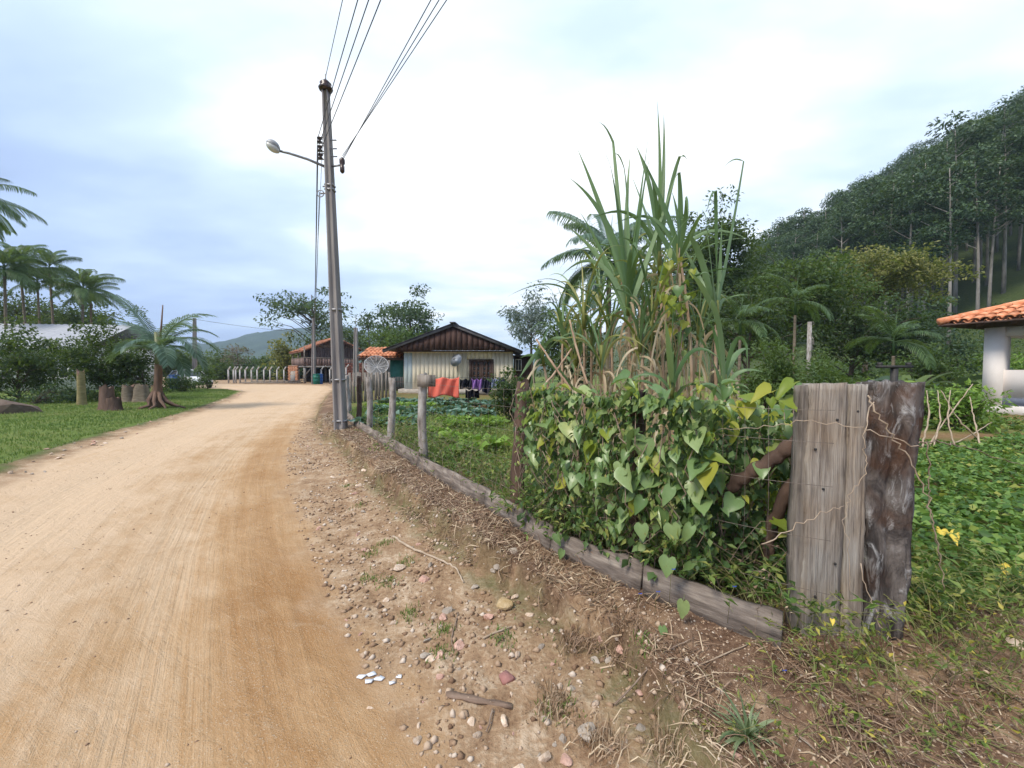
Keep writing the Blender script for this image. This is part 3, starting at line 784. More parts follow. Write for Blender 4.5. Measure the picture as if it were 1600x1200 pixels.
M_DISH = noisy("grey_dish", (.27, .30, .34), (.36, .39, .43), 4, .6, bump=.05)
p = D(714, 564, HY - .5)
dish("satellite_dish", "grey solid satellite dish fixed to the cream house wall", p, .36, (-.55, -1, .45), M_DISH, wall=True)
M_MESHD = noisy("pale_mesh", (.42, .41, .40), (.58, .57, .56), 6, .6, bump=.05)
p = D(588, 573, 19.0); dish("mesh_dish", "pale mesh satellite dish on a mast by the tiled annex", p, .54, (.35, -1, .75), M_MESHD, ribs=1, mast=p[2] - Hs(p[0], p[1]) + .1)

# ------------------------------------------------------------------ barrel tiles helper: each tile an object sharing a mesh
def tile_mesh(L, w, h, t=.014, name="tile"):
    n = 6; an = np.linspace(0, math.pi, n + 1); V = []
    for y, k in ((0, 1.0), (L, .86)):
        for o_ in (0, t):
            V.append(np.stack([-(w / 2 * k - o_) * np.cos(an), np.full(n + 1, y), (h * k - o_) * np.sin(an)], 1))
    V = np.concatenate(V); q = []; m = n + 1
    for i in range(n): q += [(i, i + 1, 2 * m + i + 1, 2 * m + i), (m + i, 3 * m + i, 3 * m + i + 1, m + i + 1), (i, m + i, m + i + 1, i + 1), (2 * m + i, 2 * m + i + 1, 3 * m + i + 1, 3 * m + i)]
    return raw_mesh(name, V, np.array(q), np.full(len(V), .5), True)
def tile_slope(parent, o, eave, up, width, length, mat, tw=.24, tl=.36, keep=None, name="tile", limit=300, jit=.006, seed=1):
    """tiles laid from eave point o along unit vector eave, courses going up the slope along unit vector up"""
    g = np.random.default_rng(seed)
    eave, up = Vector(eave).normalized(), Vector(up).normalized(); nn = eave.cross(up)
    me = tile_mesh(tl * 1.18, tw * .98, tw * .36); me.materials.append(mat)
    pan = tile_mesh(tl * 1.18, tw * .98, -tw * .30); pan.materials.append(mat)
    R3 = Matrix((eave, up, nn)).transposed()
    cnt = 0; rest = []
    for r_ in range(int(length / tl)):
        for c in range(int(width / tw)):
            for kind in (0, 1):
                u_, v_ = (c + .5 + .5 * kind) * tw, r_ * tl
                if keep and not keep(u_, v_ + tl * .5): continue
                q = Vector(o) + eave * u_ + up * v_ + nn * (.035 + .004 * (r_ % 2) + (0 if kind == 0 else -.0)) + Vector(g.normal(size=3) * jit)
                M = Matrix.Translation(q) @ (R3.to_4x4() @ Matrix.Rotation(R(-2.2), 4, 'X') @ Matrix.Rotation(g.normal() * .015, 4, 'Z'))
                if cnt < limit:
                    ob = link(name, me if kind == 0 else pan, None, parent); ob.matrix_local = M; cnt += 1
                else: rest.append((kind, M))
    if rest:
        mb = MB()
        src = [np.array([v.co for v in m_.vertices]) for m_ in (me, pan)]; fq = np.array([tuple(p_.vertices) for p_ in me.polygons])
        for kind, M in rest:
            A_ = np.array(M); mb.add(src[kind] @ A_[:3, :3].T + A_[:3, 3], fq)
        ob = mb.build("tile_field", mat, parent, True); ob["kind"] = "stuff"

# ------------------------------------------------------------------ tiled annex left of the house
p = at(598, 23.5); annex = thing("tiled_annex", "low grey annex with small orange tiled roof left of cream house", "shed", p)
ax = 2.6
part("back_wall", M_GREYW, annex, ((0, 2.6, 1.05), (ax, .12, 2.1)))
part("side_wall", M_GREYW, annex, ((-.62, .9, .95), (1.25, .1, 1.9)))
part("doorway_curtain", M_TEAL, annex, ((.62, .82, 1.05), (.85, .04, 1.9)))
pc = part("picket_gate", M_WINBR, annex, ((.62, .5, .55), (.9, .03, .06)), ((.62, .5, .2), (.9, .03, .06)))
for i in range(9): part("picket", M_SLATE, pc, ((.22 + i * .1, .47, .42), (.055, .03, .84)))
for x in (-1.25, 0.12, 1.2): part("post", M_WOODG, annex, ((x, .3, 1.0), (.10, .10, 2.0)))
for s, ln in ((0, 2.7),):
    tile_slope(annex, (-1.45, -.05, 2.0), (1, 0, 0), (0, 1, .33), 2.75, 2.0, M_TILE, tw=.23, tl=.4, seed=4)
part("roof_deck", M_WINBR, annex, ((-.05, .95, 2.26), (2.7, 1.95, .03)), )
annex.children[-1].rotation_euler = (0, 0, 0)
annex_d = [c for c in annex.children if c.name.startswith("roof_deck")][0]
bpy.data.objects.remove(annex_d)
mb = MB(); mb.add([(-1.45, -.05, 1.97), (1.3, -.05, 1.97), (1.3, 1.9, 2.61), (-1.45, 1.9, 2.61), (-1.45, -.05, 1.93), (1.3, -.05, 1.93), (1.3, 1.9, 2.57), (-1.45, 1.9, 2.57)], [(0, 1, 2, 3), (4, 7, 6, 5), (0, 4, 5, 1), (1, 5, 6, 2), (2, 6, 7, 3), (3, 7, 4, 0)]); mb.build("roof_deck", M_WINBR, annex)
part("beam", M_WINBR, annex, ((-.07, .02, 1.88), (2.7, .09, .1)))

# ------------------------------------------------------------------ two-storey timber house on stilts
M_PLANK = noisy("unpainted_plank", (.12, .080, .068), (.24, .17, .15), 3, .9, (1, 1, .3), .4, 16, randv=.25)
M_BRICK = noisy("raw_brick", (.36, .15, .08), (.50, .26, .16), 5, .95, bump=.5, randv=.2)
M_MORT = noisy("mortar", (.30, .26, .22), (.42, .38, .33), 8, .95, bump=.4)
Y2 = 46.0
p = at(523, Y2); p[2] -= .05
yaw = R(38)
stilt = thing("stilt_house", "two-storey plank house with balcony and old tiled roof at the road bend", "house", p, yaw)
# local axes: +X along the gable front (faces camera-right), the long side faces -X... ; gable wall at y=0, long wall at x=-2.3
gw, gl, z1_, z2_ = 4.6, 6.2, 1.95, 4.0
part("wall_core", M_PLANK, stilt, ((0, gl / 2, (z1_ + z2_) / 2), (gw - .1, gl - .1, z2_ - z1_)))
for i in range(18):
    x = -gw / 2 + (i + .5) * gw / 18; part("plank", M_PLANK, stilt, ((x, -.02 - .008 * (i % 2), (z1_ + z2_) / 2), (gw / 18 - .02, .05, z2_ - z1_)))
    zt = z2_ + (1 - abs(x) / (gw / 2)) * 1.05 - .04
    part("gable_plank", M_PLANK, stilt, ((x, -.02 - .008 * (i % 2), (z2_ + max(zt, z2_ + .1)) / 2), (gw / 18 - .02, .05, max(zt - z2_, .1))))
for i in range(24):
    y = (i + .5) * gl / 24; part("plank", M_PLANK, stilt, ((-gw / 2 - .02 - .008 * (i % 2), y, (z1_ + z2_) / 2), (.05, gl / 24 - .02, z2_ - z1_)))
for y in (1.5, 3.9):
    wn_ = part("window", M_WINBR, stilt, ((-gw / 2 - .07, y, 3.55), (.08, .95, .08)), ((-gw / 2 - .07, y, 2.65), (.08, .95, .08)), ((-gw / 2 - .07, y - .44, 3.1), (.08, .08, .82)), ((-gw / 2 - .07, y + .44, 3.1), (.08, .08, .82)))
    part("pane", M_DARKIN, wn_, ((-gw / 2 - .058, y, 3.1), (.03, .8, .82)))
wn_ = part("window", M_WINBR, stilt, ((.5, -.08, 3.5), (1.0, .08, .08)), ((.5, -.08, 2.7), (1.0, .08, .08)), ((.04, -.08, 3.1), (.08, .08, .72)), ((.96, -.08, 3.1), (.08, .08, .72)))
part("pane", M_DARKIN, wn_, ((.5, -.06, 3.1), (.84, .03, .72)))
part("floor_slab", M_GREYW, stilt, ((-.5, gl / 2 - .5, z1_ - .08), (gw + 1.3, gl + 1.3, .14)))
for i in range(26):
    y = -1.1 + i * .28; part("rail_plank", M_PLANK, stilt, ((-gw / 2 - 1.12, y, z1_ + .42), (.035, .25, .84)))
for i in range(20):
    x = -gw / 2 - 1.05 + i * .28; part("rail_plank", M_PLANK, stilt, ((x, -1.12, z1_ + .42), (.25, .035, .84)))
part("top_rail", M_WOODG, stilt, ((-gw / 2 - 1.12, 2.4, z1_ + .87), (.08, 7.2, .06)), ((-.55, -1.12, z1_ + .875), (5.7, .08, .06)))
for x, y in ((-3.3, -1.0), (-3.3, 2.4), (-3.3, 5.8), (0, -1.0), (2.2, -1.0), (-.6, 1.5), (2.2, 2.5), (-1.2, 5.6)):
    part("stilt", M_GREYW, stilt, ((x, y, (z1_ - .15) / 2), (.22, .22, z1_ - .15)))
for x, y, dx, dy in ((-3.3, -1.0, .7, 0), (0, -1.0, .7, 0), (0, -1.0, -.7, 0)):
    mb = MB(); mb.bar((x, y, .9), (x + dx, y + dy, z1_ - .16), .12, .12); mb.build("brace", M_WOODG, stilt)
for y in (-1.0, 2.4, 5.8): part("porch_post", M_WOODG, stilt, ((-3.3, y, (z1_ + z2_) / 2), (.11, .11, z2_ - z1_ - .1)))
part("void_shade_panel", M_DARKIN, stilt, ((.3, gl - .6, .9), (gw, .15, 1.75)), ((1.9, 3.0, .9), (.15, gl - 1.6, 1.75)))  # near-black panels paint the shaded void below the floor
ang_l = math.atan2(1.05 + .25, gw / 2 + 1.2)
for sgn in (-1, 1):
    ovh = 1.25 if sgn < 0 else .5
    ex = sgn * (gw / 2 + ovh); ez = z2_ + 1.12 - (gw / 2 + ovh) * 1.05 / (gw / 2)
    up = Vector((-ex, 0, z2_ + 1.12 - ez)); Ls = up.length
    mb = MB(); mb.add([(ex, -.8, ez - .03), (ex, gl + .4, ez - .03), (0, gl + .4, z2_ + 1.09), (0, -.8, z2_ + 1.09), (ex, -.8, ez - .09), (ex, gl + .4, ez - .09), (0, gl + .4, z2_ + 1.03), (0, -.8, z2_ + 1.03)], [(0, 1, 2, 3), (4, 7, 6, 5), (0, 4, 5, 1), (1, 5, 6, 2), (2, 6, 7, 3), (3, 7, 4, 0)]); mb.build("roof_deck", M_WINBR, stilt)
    if sgn < 0: tile_slope(stilt, (ex, gl + .4, ez), (0, -1, 0), up, gl + 1.2, Ls, M_TILEO, tw=.45, tl=.62, seed=9)
    else: tile_slope(stilt, (ex, -.8, ez), (0, 1, 0), up, gl + 1.2, Ls, M_TILEO, tw=.45, tl=.62, limit=0, seed=9)
mb = MB(); mb.tube([(0, -.8, z2_ + 1.16), (0, gl + .4, z2_ + 1.16)], .12, 8); mb.build("ridge_tiles", M_TILEO, stilt, True)

# raw brick pier by the stilt house
p = at(459, 43.5); br = thing("brick_pier", "unplastered orange brick pier left of the stilt house", "wall", p, R(-12))
bme = MB(); bme.box((0, 0, 0), (.28, .14, .13)); bme = bme.mesh("brick"); bme.materials.append(M_BRICK)
part("mortar_core", M_MORT, br, ((0, 0, .98), (1.02, .30, 1.94)))
for r_ in range(13):
    for c in range(4):
        x = -.42 + c * .3 + (.0 if r_ % 2 else .06) - .03
        if 1 <= c <= 2 and 4 < r_ < 9: continue
        link("brick", bme, None, br, (x, -.10, .09 + r_ * .148)); 
part("block_infill", M_GREYW, br, ((.02, -.16, .45), (.55, .06, .9)))
# brown brick yard wall to the right of it
p = at(566, 43.0); yw = thing("yard_wall", "long dull red brick yard wall right of the stilt house", "wall", p, R(4))
M_REDW = noisy("dull_red_brick", (.11, .045, .035), (.19, .085, .065), 7, .95, bump=.5, randv=.25)
part("wall_core", M_REDW, yw, ((0, 0, 1.0), (4.4, .16, 2.0)))
bme = MB(); bme.box((0, 0, 0), (.40, .05, .18)); bme = bme.mesh("brick"); bme.materials.append(M_REDW)
for r_ in range(10):
    for c in range(10): link("brick", bme, None, yw, (-2.0 + c * .43 + (.2 if r_ % 2 else 0), -.085, .11 + r_ * .2))

# concrete fence posts with angled tops
cp = thing("concrete_fence_post", "pale concrete fence post with angled top at far road edge", "fence post", (0, 0, 0), 0, "concrete posts along the far road bend")
mb = MB(); mb.box((0, 0, .75), (.11, .11, 1.6)); mb.build("shaft", M_CONC, cp)
mb = MB(); mb.bar((0, 0, 1.5), (.30, -.05, 1.86), .10, .10); mb.build("angled_arm", M_CONC, cp)
first = True; NP = 0
for px in (357, 365, 368.5, 375, 383.5, 393, 402, 412.5, 422, 433, 444, 502, 515.5, 541):
    o = cp if first else copy_tree(cp); o["label"] = ORD[NP] + " from the left of the pale concrete posts with angled tops"; NP += 1; first = False
    Yp = 44 if px < 450 else 42
    o.location = at(px, Yp) - np.array([0, 0, .05]); o.rotation_euler = (0, 0, random.uniform(-.15, .15))

# ------------------------------------------------------------------ poles and wires
def util_pole(name, label, base, top, w0, w1, group=None):
    t = thing(name, label, "utility pole", base, 0, group)
    d = np.asarray(top) - np.asarray(base)
    mb = MB(); n = 10                                              # double-T concrete section
    prof = np.array([(-1, -1), (1, -1), (1, -.62), (.55, -.45), (.55, .45), (1, .62), (1, 1), (-1, 1), (-1, .62), (-.55, .45), (-.55, -.45), (-1, -.62)])[:, ::-1]
    V = []
    for k in np.linspace(0, 1, n):
        w = w0 + (w1 - w0) * k; V.append(np.concatenate([prof * np.array([w * .5, w * .62]), np.zeros((12, 1))], 1) + d * k)
    V = np.concatenate(V)
    q = [(i * 12 + k, i * 12 + (k + 1) % 12, (i + 1) * 12 + (k + 1) % 12, (i + 1) * 12 + k) for i in range(n - 1) for k in range(12)]
    b = (n - 1) * 12; mb.add(V, q, [(b, b + k, b + k + 1) for k in range(1, 11)])
    mb.build("shaft", M_CONCP, t); return t, d
pb = G(533, 671); pb[2] -= .03
ptop = D(509, 143, pb[1] + .05)
pole, pdv = util_pole("utility_pole", "tall leaning concrete pole with lamp arm beside the dirt road", pb, ptop, .205, .115)
def onp(py): k = (671 - py) / (671 - 143); return pdv * k
mb = MB(); mb.lathe([(.02, .0), (.13, .02), (.15, .06), (.10, .12), (.12, .16), (.06, .22), (.02, .25)], onp(143), 12); mb.build("top_insulator", M_PORC, pole, True)
mb = MB(); mb.tube([onp(143) + [0, 0, .2], onp(143) + [0, 0, .36]], .014, 6); mb.build("insulator_pin", M_STEEL, pole)
for py in (218, 231, 243):
    c = onp(py) + np.array([-.17, -.02, 0]); mb = MB(); mb.lathe([(.03, -.055), (.055, -.05), (.055, -.03), (.03, -.015), (.03, .015), (.055, .03), (.055, .05), (.03, .055)], c, 10)
    o = mb.build("spool_insulator", M_PORC, pole, True)
    mb = MB(); mb.bar(c + [-.05, 0, .06], c + [.14, 0, .06], .03, .012); mb.bar(c + [-.05, 0, -.06], c + [.14, 0, -.06], .03, .012); mb.bar(c + [.14, 0, 0], c + [.36, .0, .0], .02, .02); mb.build("insulator_bracket", M_STEEL, pole)
for py in (287, 294, 480, 590, 655):
    w = .205 + (.115 - .205) * (671 - py) / 528; c = onp(py)
    mb = MB(); mb.box(c, (w * 1.32, w * 1.08, .035)); mb.build("clamp_band", M_STEEL, pole)
c = onp(258) + np.array([.30, -.05, 0])
mb = MB(); mb.bar(onp(258), c + [.03, 0, .02], .03, .03); mb.build("side_bracket", M_STEEL, pole)
mb = MB(); mb.lathe([(.02, -.16), (.05, -.12), (.05, -.02), (.03, 0), (.06, .05), (.06, .12), (.03, .16)], c, 8); mb.build("cable_clamp", M_PORC, pole, True)
c2 = onp(300) + np.array([-.20, -.03, 0])
mb = MB(); an = np.linspace(0, 6.2, 16); mb.tube(np.stack([c2[0] + .07 * np.cos(an), np.full(16, c2[1]), c2[2] + .07 * np.sin(an)], 1), .012, 5); mb.bar(c2, onp(298), .025, .025); mb.bar(c2 + [.05, 0, .15], onp(288), .025, .025); mb.build("cable_hook", M_STEEL, pole)
# lamp
la = onp(258) + np.array([-.08, 0, 0]); lh = D(437, 236, pb[1] - .35) - pb
mb = MB(); mb.tube([la, la * .6 + lh * .4 + [0, 0, .03], la * .2 + lh * .8 + [0, 0, .02], lh], [.03, .027, .025, .024], 8); arm = mb.build("lamp_arm", M_STEEL, pole, True)
lt = D(416, 221, pb[1] - .50) - pb; ax_ = (lt - lh) / np.linalg.norm(lt - lh)
M_LHEAD = noisy("lamp_shell", (.30, .30, .31), (.40, .40, .40), 5, .45, bump=.05, spec=.5)
M_LENS = noisy("lamp_lens", (.52, .51, .47), (.62, .61, .57), 5, .25, bump=.05, spec=.6)
mb = MB(); k_ = np.linspace(0, 1, 9); Lh = np.linalg.norm(lt - lh)
mb.tube([lh + ax_ * Lh * k + np.array([0, 0, .03 * math.sin(k * math.pi)]) for k in k_], np.maximum(.092 * np.sin((k_ * .93 + .04) * math.pi) ** .7, .02), 12); head = mb.build("lamp_head", M_LHEAD, arm, True)
mb = MB(); mb.tube([lh + ax_ * Lh * k + np.array([0, -.01, -.035]) for k in k_], np.maximum(.08 * np.sin((k_ * .93 + .04) * math.pi) ** .6, .01), 12); mb.build("lens", M_LENS, arm, True)

# neighbour poles
def small_pole(label, px, pyb, pyt, Yp, w0=.24, w1=.14):
    b = at(px, Yp); t_, d = util_pole("utility_pole", label, b - np.array([0, 0, .05]), D(px, pyt, Yp), w0, w1); return b, D(px, pyt, Yp)
b1, t1 = small_pole("thin concrete pole beside the blue and green bins", 490, 605, 497, 41.5, .34, .2)
b2, t2 = small_pole("pale tapered concrete pole between stilt house and tiled annex", 556, 600, 512, 30, .36, .20)
b3, t3 = small_pole("distant grey pole behind the parked car", 304, 600, 497, 37, .28, .18)
mb = MB(); mb.tube([t2 - [0, 0, .05], t2 + [0, 0, .8]], .02, 5); mb.build("antenna_rod", M_STEEL).parent = [o_ for o_ in bpy.data.objects if o_.get("label", "").startswith("pale tapered concrete")][0]
bpy.data.objects["antenna_rod"].location = tuple(-np.array(bpy.data.objects["antenna_rod"].parent.location))
pb_w = pb
nxt = np.array([1.32, -2.13, 0]) * 12.0
def wire(label, a, b, sag=.35, r=.011, grp=None, n=20):
    r *= .7; mb = MB(); mb.tube(curve_pts(a, b, (0, 0, -sag), n), r, 4); o = mb.build("power_line", M_WIRE); tag(o, label, "cable", grp)
top_w = pb + onp(143) + np.array([0, 0, .3])
wire("single thin wire from the pole cap to beyond the frame top", top_w, top_w + nxt, .25, .009)
wire("thin wire from the pole cap to the pole by the bins", top_w, t1 + [0, 0, -.1], .5, .009)
for k, py in enumerate((218, 231, 243)):
    s_ = pb + onp(py) + np.array([-.22, -.02, 0]); far_ = s_ + nxt * np.array([1, 1, 1]) + np.array([.5 + .55 * k, .3, .15])
    wire("middle wire of the three leaving the spool insulators overhead", s_, far_, .2, .010, "three wires overhead from the spool insulators")
    wire("wire from the spool insulators sagging towards the far pole", s_, t1 + [0, 0, -.3 - .15 * k], 1.0, .010, "wires sagging away from the spool insulators")
for k in range(3):
    s_ = pb + onp(256) + np.array([.31, -.05, .08 + .05 * k]); far_ = s_ + nxt + np.array([1.7 + .85 * k, .6, .25])
    wire("one of the bundled cables from the right-hand clamp overhead", s_, far_, .2, .009, "cables overhead from the right-hand clamp")
for k in range(2):
    s_ = pb + onp(298) + np.array([-.22, -.03, 0]); wire("low cable from the round hook towards the far pole", s_, t1 + [0, 0, -.9 - .3 * k], .9, .011, "low cables from the round hook")
wire("lone sagging wire from the distant pole across the pale sky", t3 - [0, 0, .1], np.array([-18.0, 60.0, 7.4]), .8, .02)

# ------------------------------------------------------------------ open pavilion with tiled roof (right edge)
M_BLUEB = noisy("blue_grey_band", (.16, .18, .24), (.22, .24, .30), 4, .8, bump=.1)
M_PINKW = noisy("off_white_render", (.80, .73, .68), (.88, .81, .76), 2, .85, bump=.15)
al = R(70)
ev = np.array([math.cos(al), -math.sin(al), 0]); nv = np.array([math.sin(al), math.cos(al), 0])
Wc = np.array([12.7, 10.78, 0]); wz = Hs(12.7, 10.78)
pav = thing("pavilion", "open white pavilion with orange clay tile roof at right edge", "pavilion", (Wc[0], Wc[1], wz), -al)
# local: +X along the front wall (towards the right), +Y back
zc = 2.62 - wz
part("corner_pillar", M_PINKW, pav, ((.18, .18, zc / 2), (.36, .36, zc)))
part("pillar", M_PINKW, pav, ((5.0, .18, zc / 2), (.32, .32, zc)), )
part("pillar", M_PINKW, pav, ((.18, 4.6, zc / 2), (.32, .32, zc)))
sill = 1.5 - wz
part("low_wall", M_PINKW, pav, ((2.6, .16, sill / 2 + .2), (4.48, .2, sill - .4)))
part("side_low_wall", M_PINKW, pav, ((.16, 2.4, sill / 2 + .2), (.2, 4.0, sill - .4)))
part("blue_band", M_BLUEB, pav, ((2.6, .155, .32), (5.2, .24, .2)), ((.155, 2.4, .32), (.24, 4.0, .2)))
part("footing", M_PINKW, pav, ((2.6, .15, .05), (5.3, .34, .34)), ((.15, 2.4, .045), (.34, 4.2, .34)))
part("floor_slab", M_GREYW, pav, ((2.6, 2.4, .1), (4.9, 4.4, .2)))
part("ring_beam", M_PINKW, pav, ((2.6, .18, zc - .12), (4.48, .22, .24)), ((.18, 2.4, zc - .121), (.22, 4.04, .24)))
eo, eb = .65, .65                                         # overhangs
ez = 2.77 - wz; pit = R(20)
uz, uy = math.sin(pit), math.cos(pit)
half = 3.0
def keepf(u_, v_): return v_ * uy < u_ - .05
tile_slope(pav, (-eo, -eb, ez), (1, 0, 0), (0, uy, uz), 5.6, half / uy, M_TILE, tw=.20, tl=.36, keep=keepf, limit=300, seed=21)
tile_slope(pav, (-eo, -eb + 2 * half, ez), (0, -1, 0), (uy, 0, uz), 2 * half, half / uy, M_TILE, tw=.20, tl=.36, keep=lambda u_, v_: v_ * uy < u_ - .05 and v_ * uy < 2 * half - u_ - .05, limit=0, seed=22)
hipz = half * math.tan(pit)
A_ = [(-eo, -eb, ez - .02), (5.4, -eb, ez - .02), (5.4, -eb + half, ez + hipz - .02), (-eo + half, -eb + half, ez + hipz - .02), (-eo, -eb + 2 * half, ez - .02), (5.4, -eb + 2 * half, ez - .02)]
mb = MB(); B_ = [(x, y, z - .05) for x, y, z in A_]
mb.add(A_ + B_, [(0, 1, 2, 3), (3, 2, 5, 4), (6, 9, 8, 7), (9, 10, 11, 8), (0, 6, 7, 1)], [(0, 3, 4), (6, 10, 9)]); mb.build("roof_deck", M_WINBR, pav)
for k in range(10):
    a_ = np.array([-eo, -eb, ez + .06]); b_ = np.array([-eo + half, -eb + half, ez + hipz + .06]); u_ = (b_ - a_) / 10
    mb = MB(); mb.tube([a_ + u_ * k, a_ + u_ * (k + 1.12)], [.10, .085], 8); mb.build("hip_tile", M_TILE, pav, True)
for k in range(9):
    x = .1 + k * .6; mb = MB(); mb.bar((x, -eb + .06, ez - .10), (x, .6, ez + .30), .07, .10); mb.build("rafter", M_WINBR, pav)

# ------------------------------------------------------------------ parked car
M_CARW = noisy("white_car_paint", (.72, .73, .74), (.78, .79, .80), 3, .25, bump=0, spec=.5)
M_TYRE = noisy("tyre_rubber", (.015, .015, .016), (.03, .03, .03), 9, .85, bump=.2)
p = at(297, 33.0); car = thing("parked_car", "white car parked behind the palm at the road bend", "car", p, R(-28))
def loft(secs, name, mat, par):
    """secs: list of (x, [(y,z)...]) closed outlines with equal counts"""
    mb = MB(); n = len(secs[0][1]); V = [(x, y, z) for x, o_ in secs for y, z in o_]
    q = [(i * n + k, i * n + (k + 1) % n, (i + 1) * n + (k + 1) % n, (i + 1) * n + k) for i in range(len(secs) - 1) for k in range(n)]
    b = (len(secs) - 1) * n
    mb.add(V, q, [(0, k + 1, k) for k in range(1, n - 1)] + [(b, b + k, b + k + 1) for k in range(1, n - 1)]); return mb.build(name, mat, par, True)
def bodysec(w, z0, z1): return [(-w * .92, z0), (-w, z0 + .12), (-w, z1 - .14), (-w * .93, z1), (w * .93, z1), (w, z1 - .14), (w, z0 + .12), (w * .92, z0)]
body = loft([(-2.1, bodysec(.70, .40, .92)), (-1.95, bodysec(.82, .26, 1.0)), (-1.0, bodysec(.86, .22, 1.02)), (.7, bodysec(.86, .22, 1.0)), (1.5, bodysec(.84, .24, .92)), (1.95, bodysec(.76, .28, .80)), (2.08, bodysec(.64, .36, .70))], "body", M_CARW, car)
def cabsec(w0, w1, z0, z1): return [(-w0, z0), (-(w0 + w1) / 2, (z0 + z1) / 2), (-w1, z1 - .05), (-w1 * .8, z1), (w1 * .8, z1), (w1, z1 - .05), ((w0 + w1) / 2, (z0 + z1) / 2), (w0, z0)]
loft([(-1.75, cabsec(.76, .70, .98, 1.06)), (-1.25, cabsec(.78, .62, .98, 1.46)), (-.3, cabsec(.80, .64, .98, 1.52)), (.25, cabsec(.80, .62, .98, 1.46)), (1.0, cabsec(.76, .70, .96, 1.02))], "cabin_glass", M_GLASS, car)
loft([(-1.40, cabsec(.64, .62, 1.42, 1.46)), (-.4, cabsec(.67, .65, 1.46, 1.55)), (.2, cabsec(.65, .63, 1.43, 1.49))], "roof", M_CARW, car)
for s in (-1, 1):
    for a_, b_ in (((.28, .64, 1.45), (1.0, .77, .98)), ((-.35, .66, 1.46), (-.35, .81, 1.0)), ((-1.3, .64, 1.43), (-1.75, .77, 1.0))):
        mb = MB(); mb.bar((a_[0], s * a_[1], a_[2]), (b_[0], s * b_[1], b_[2]), .07, .05); mb.build("window_pillar", M_CARW, car)
    for x in (-1.3, 1.3):
        mb = MB(); mb.tube([(x, s * .66, .33), (x, s * .70, .33), (x, s * .86, .33), (x, s * .88, .33)], [.27, .33, .33, .27], 16); w_ = mb.build("wheel", M_TYRE, car, True)
        mb = MB(); mb.tube([(x, s * .86, .33), (x, s * .895, .33)], [.20, .17], 12); mb.build("rim", M_STEEL, w_)
    mb = MB(); mb.box((1.92, s * .56, .70), (.22, .30, .14)); mb.build("headlight", M_LENS, car)
    mb = MB(); mb.box((.55, s * .93, 1.03), (.12, .16, .12)); mb.build("mirror", M_CARW, car)
mb = MB(); mb.box((2.04, 0, .42), (.14, 1.36, .20)); mb.build("bumper", M_DARKM, car)
mb = MB(); mb.box((2.05, 0, .63), (.08, .7, .10)); mb.build("grille", M_DARKM, car)
# bins by the pole
def barrel(label, px, Y_, col, s=1.0):
    m = noisy("barrel_" + label.split()[0], col, tuple(c * 1.5 for c in col), 5, .5, bump=.1)
    t = thing("plastic_bin", label, "bin", at(px, Y_))
    mb = MB(); mb.lathe([(.30 * s, 0), (.33 * s, .06), (.34 * s, .35), (.355 * s, .37), (.34 * s, .39), (.34 * s, .68), (.355 * s, .70), (.34 * s, .72), (.33 * s, .98)], sides=16); mb.build("drum", m, t, True)
    mb = MB(); mb.lathe([(.36 * s, .98), (.36 * s, 1.03), (.2 * s, 1.06), (.02, 1.065)], sides=16); mb.build("lid", m, t, True)
barrel("green plastic bin standing at the foot of the far pole", 494.5, 41.0, (.01, .10, .07))
barrel("blue plastic bin right of the green one by the far pole", 499, 41.4, (.02, .09, .30))
barrel("dark blue plastic drum beside the palm with exposed roots", 272, 30, (.02, .06, .18), .9)
# low plank bench-like stack in front of the concrete posts
p = at(425, 43.2); o = part("plank_stack", M_WOODG, None, ((0, 0, .12), (6.4, .5, .12)), ((.4, .1, .27), (5.2, .4, .1))); o.location = p; tag(o, "low stack of grey planks in front of the concrete posts", "planks")

# ------------------------------------------------------------------ white house behind the left shrubs
M_ROOFW = noisy("whitish_roof_sheet", (.30, .31, .34), (.42, .43, .46), 1.5, .7, (1, 8, 1), .2, 4)
p = at(-10, 27.0); wh = thing("white_house", "white house with pale sheet roof behind the dark left shrubs", "house", p, R(6))
part("wall", M_WHITE, wh, ((0, 3, 1.5), (12.5, 6, 3.0)))
for sgn in (-1, 1):
    y0 = 3 + sgn * 3.7
    mb = MB(); xs = np.linspace(-6.6, 6.6, 120); zz = .025 * np.sin(np.arange(120) * 1.6)
    V = np.concatenate([np.stack([xs, np.full(120, y0), 3.0 + zz], 1), np.stack([xs, np.full(120, 3.0), 4.85 + zz], 1)])
    mb.add(V, [(i, i + 1, 121 + i, 120 + i) if sgn < 0 else (i, 120 + i, 121 + i, i + 1) for i in range(119)]); mb.build("roof_sheet", M_ROOFW, wh)
part("fascia", M_WHITE, wh, ((0, -.66, 2.88), (13.0, .06, .2)))
for x in (-3.5, 0.5, 4.0):
    w_ = part("window", M_WHITE, wh, ((x, -.03, 1.75), (1.3, .08, .08)), ((x, -.03, .85), (1.3, .08, .08)), ((x - .61, -.03, 1.3), (.08, .08, .82)), ((x + .61, -.03, 1.3), (.08, .08, .82)), ((x, -.03, 1.3), (.06, .07, .82)))
    part("pane", M_GLASS, w_, ((x, -.012, 1.3), (1.14, .03, .82)))

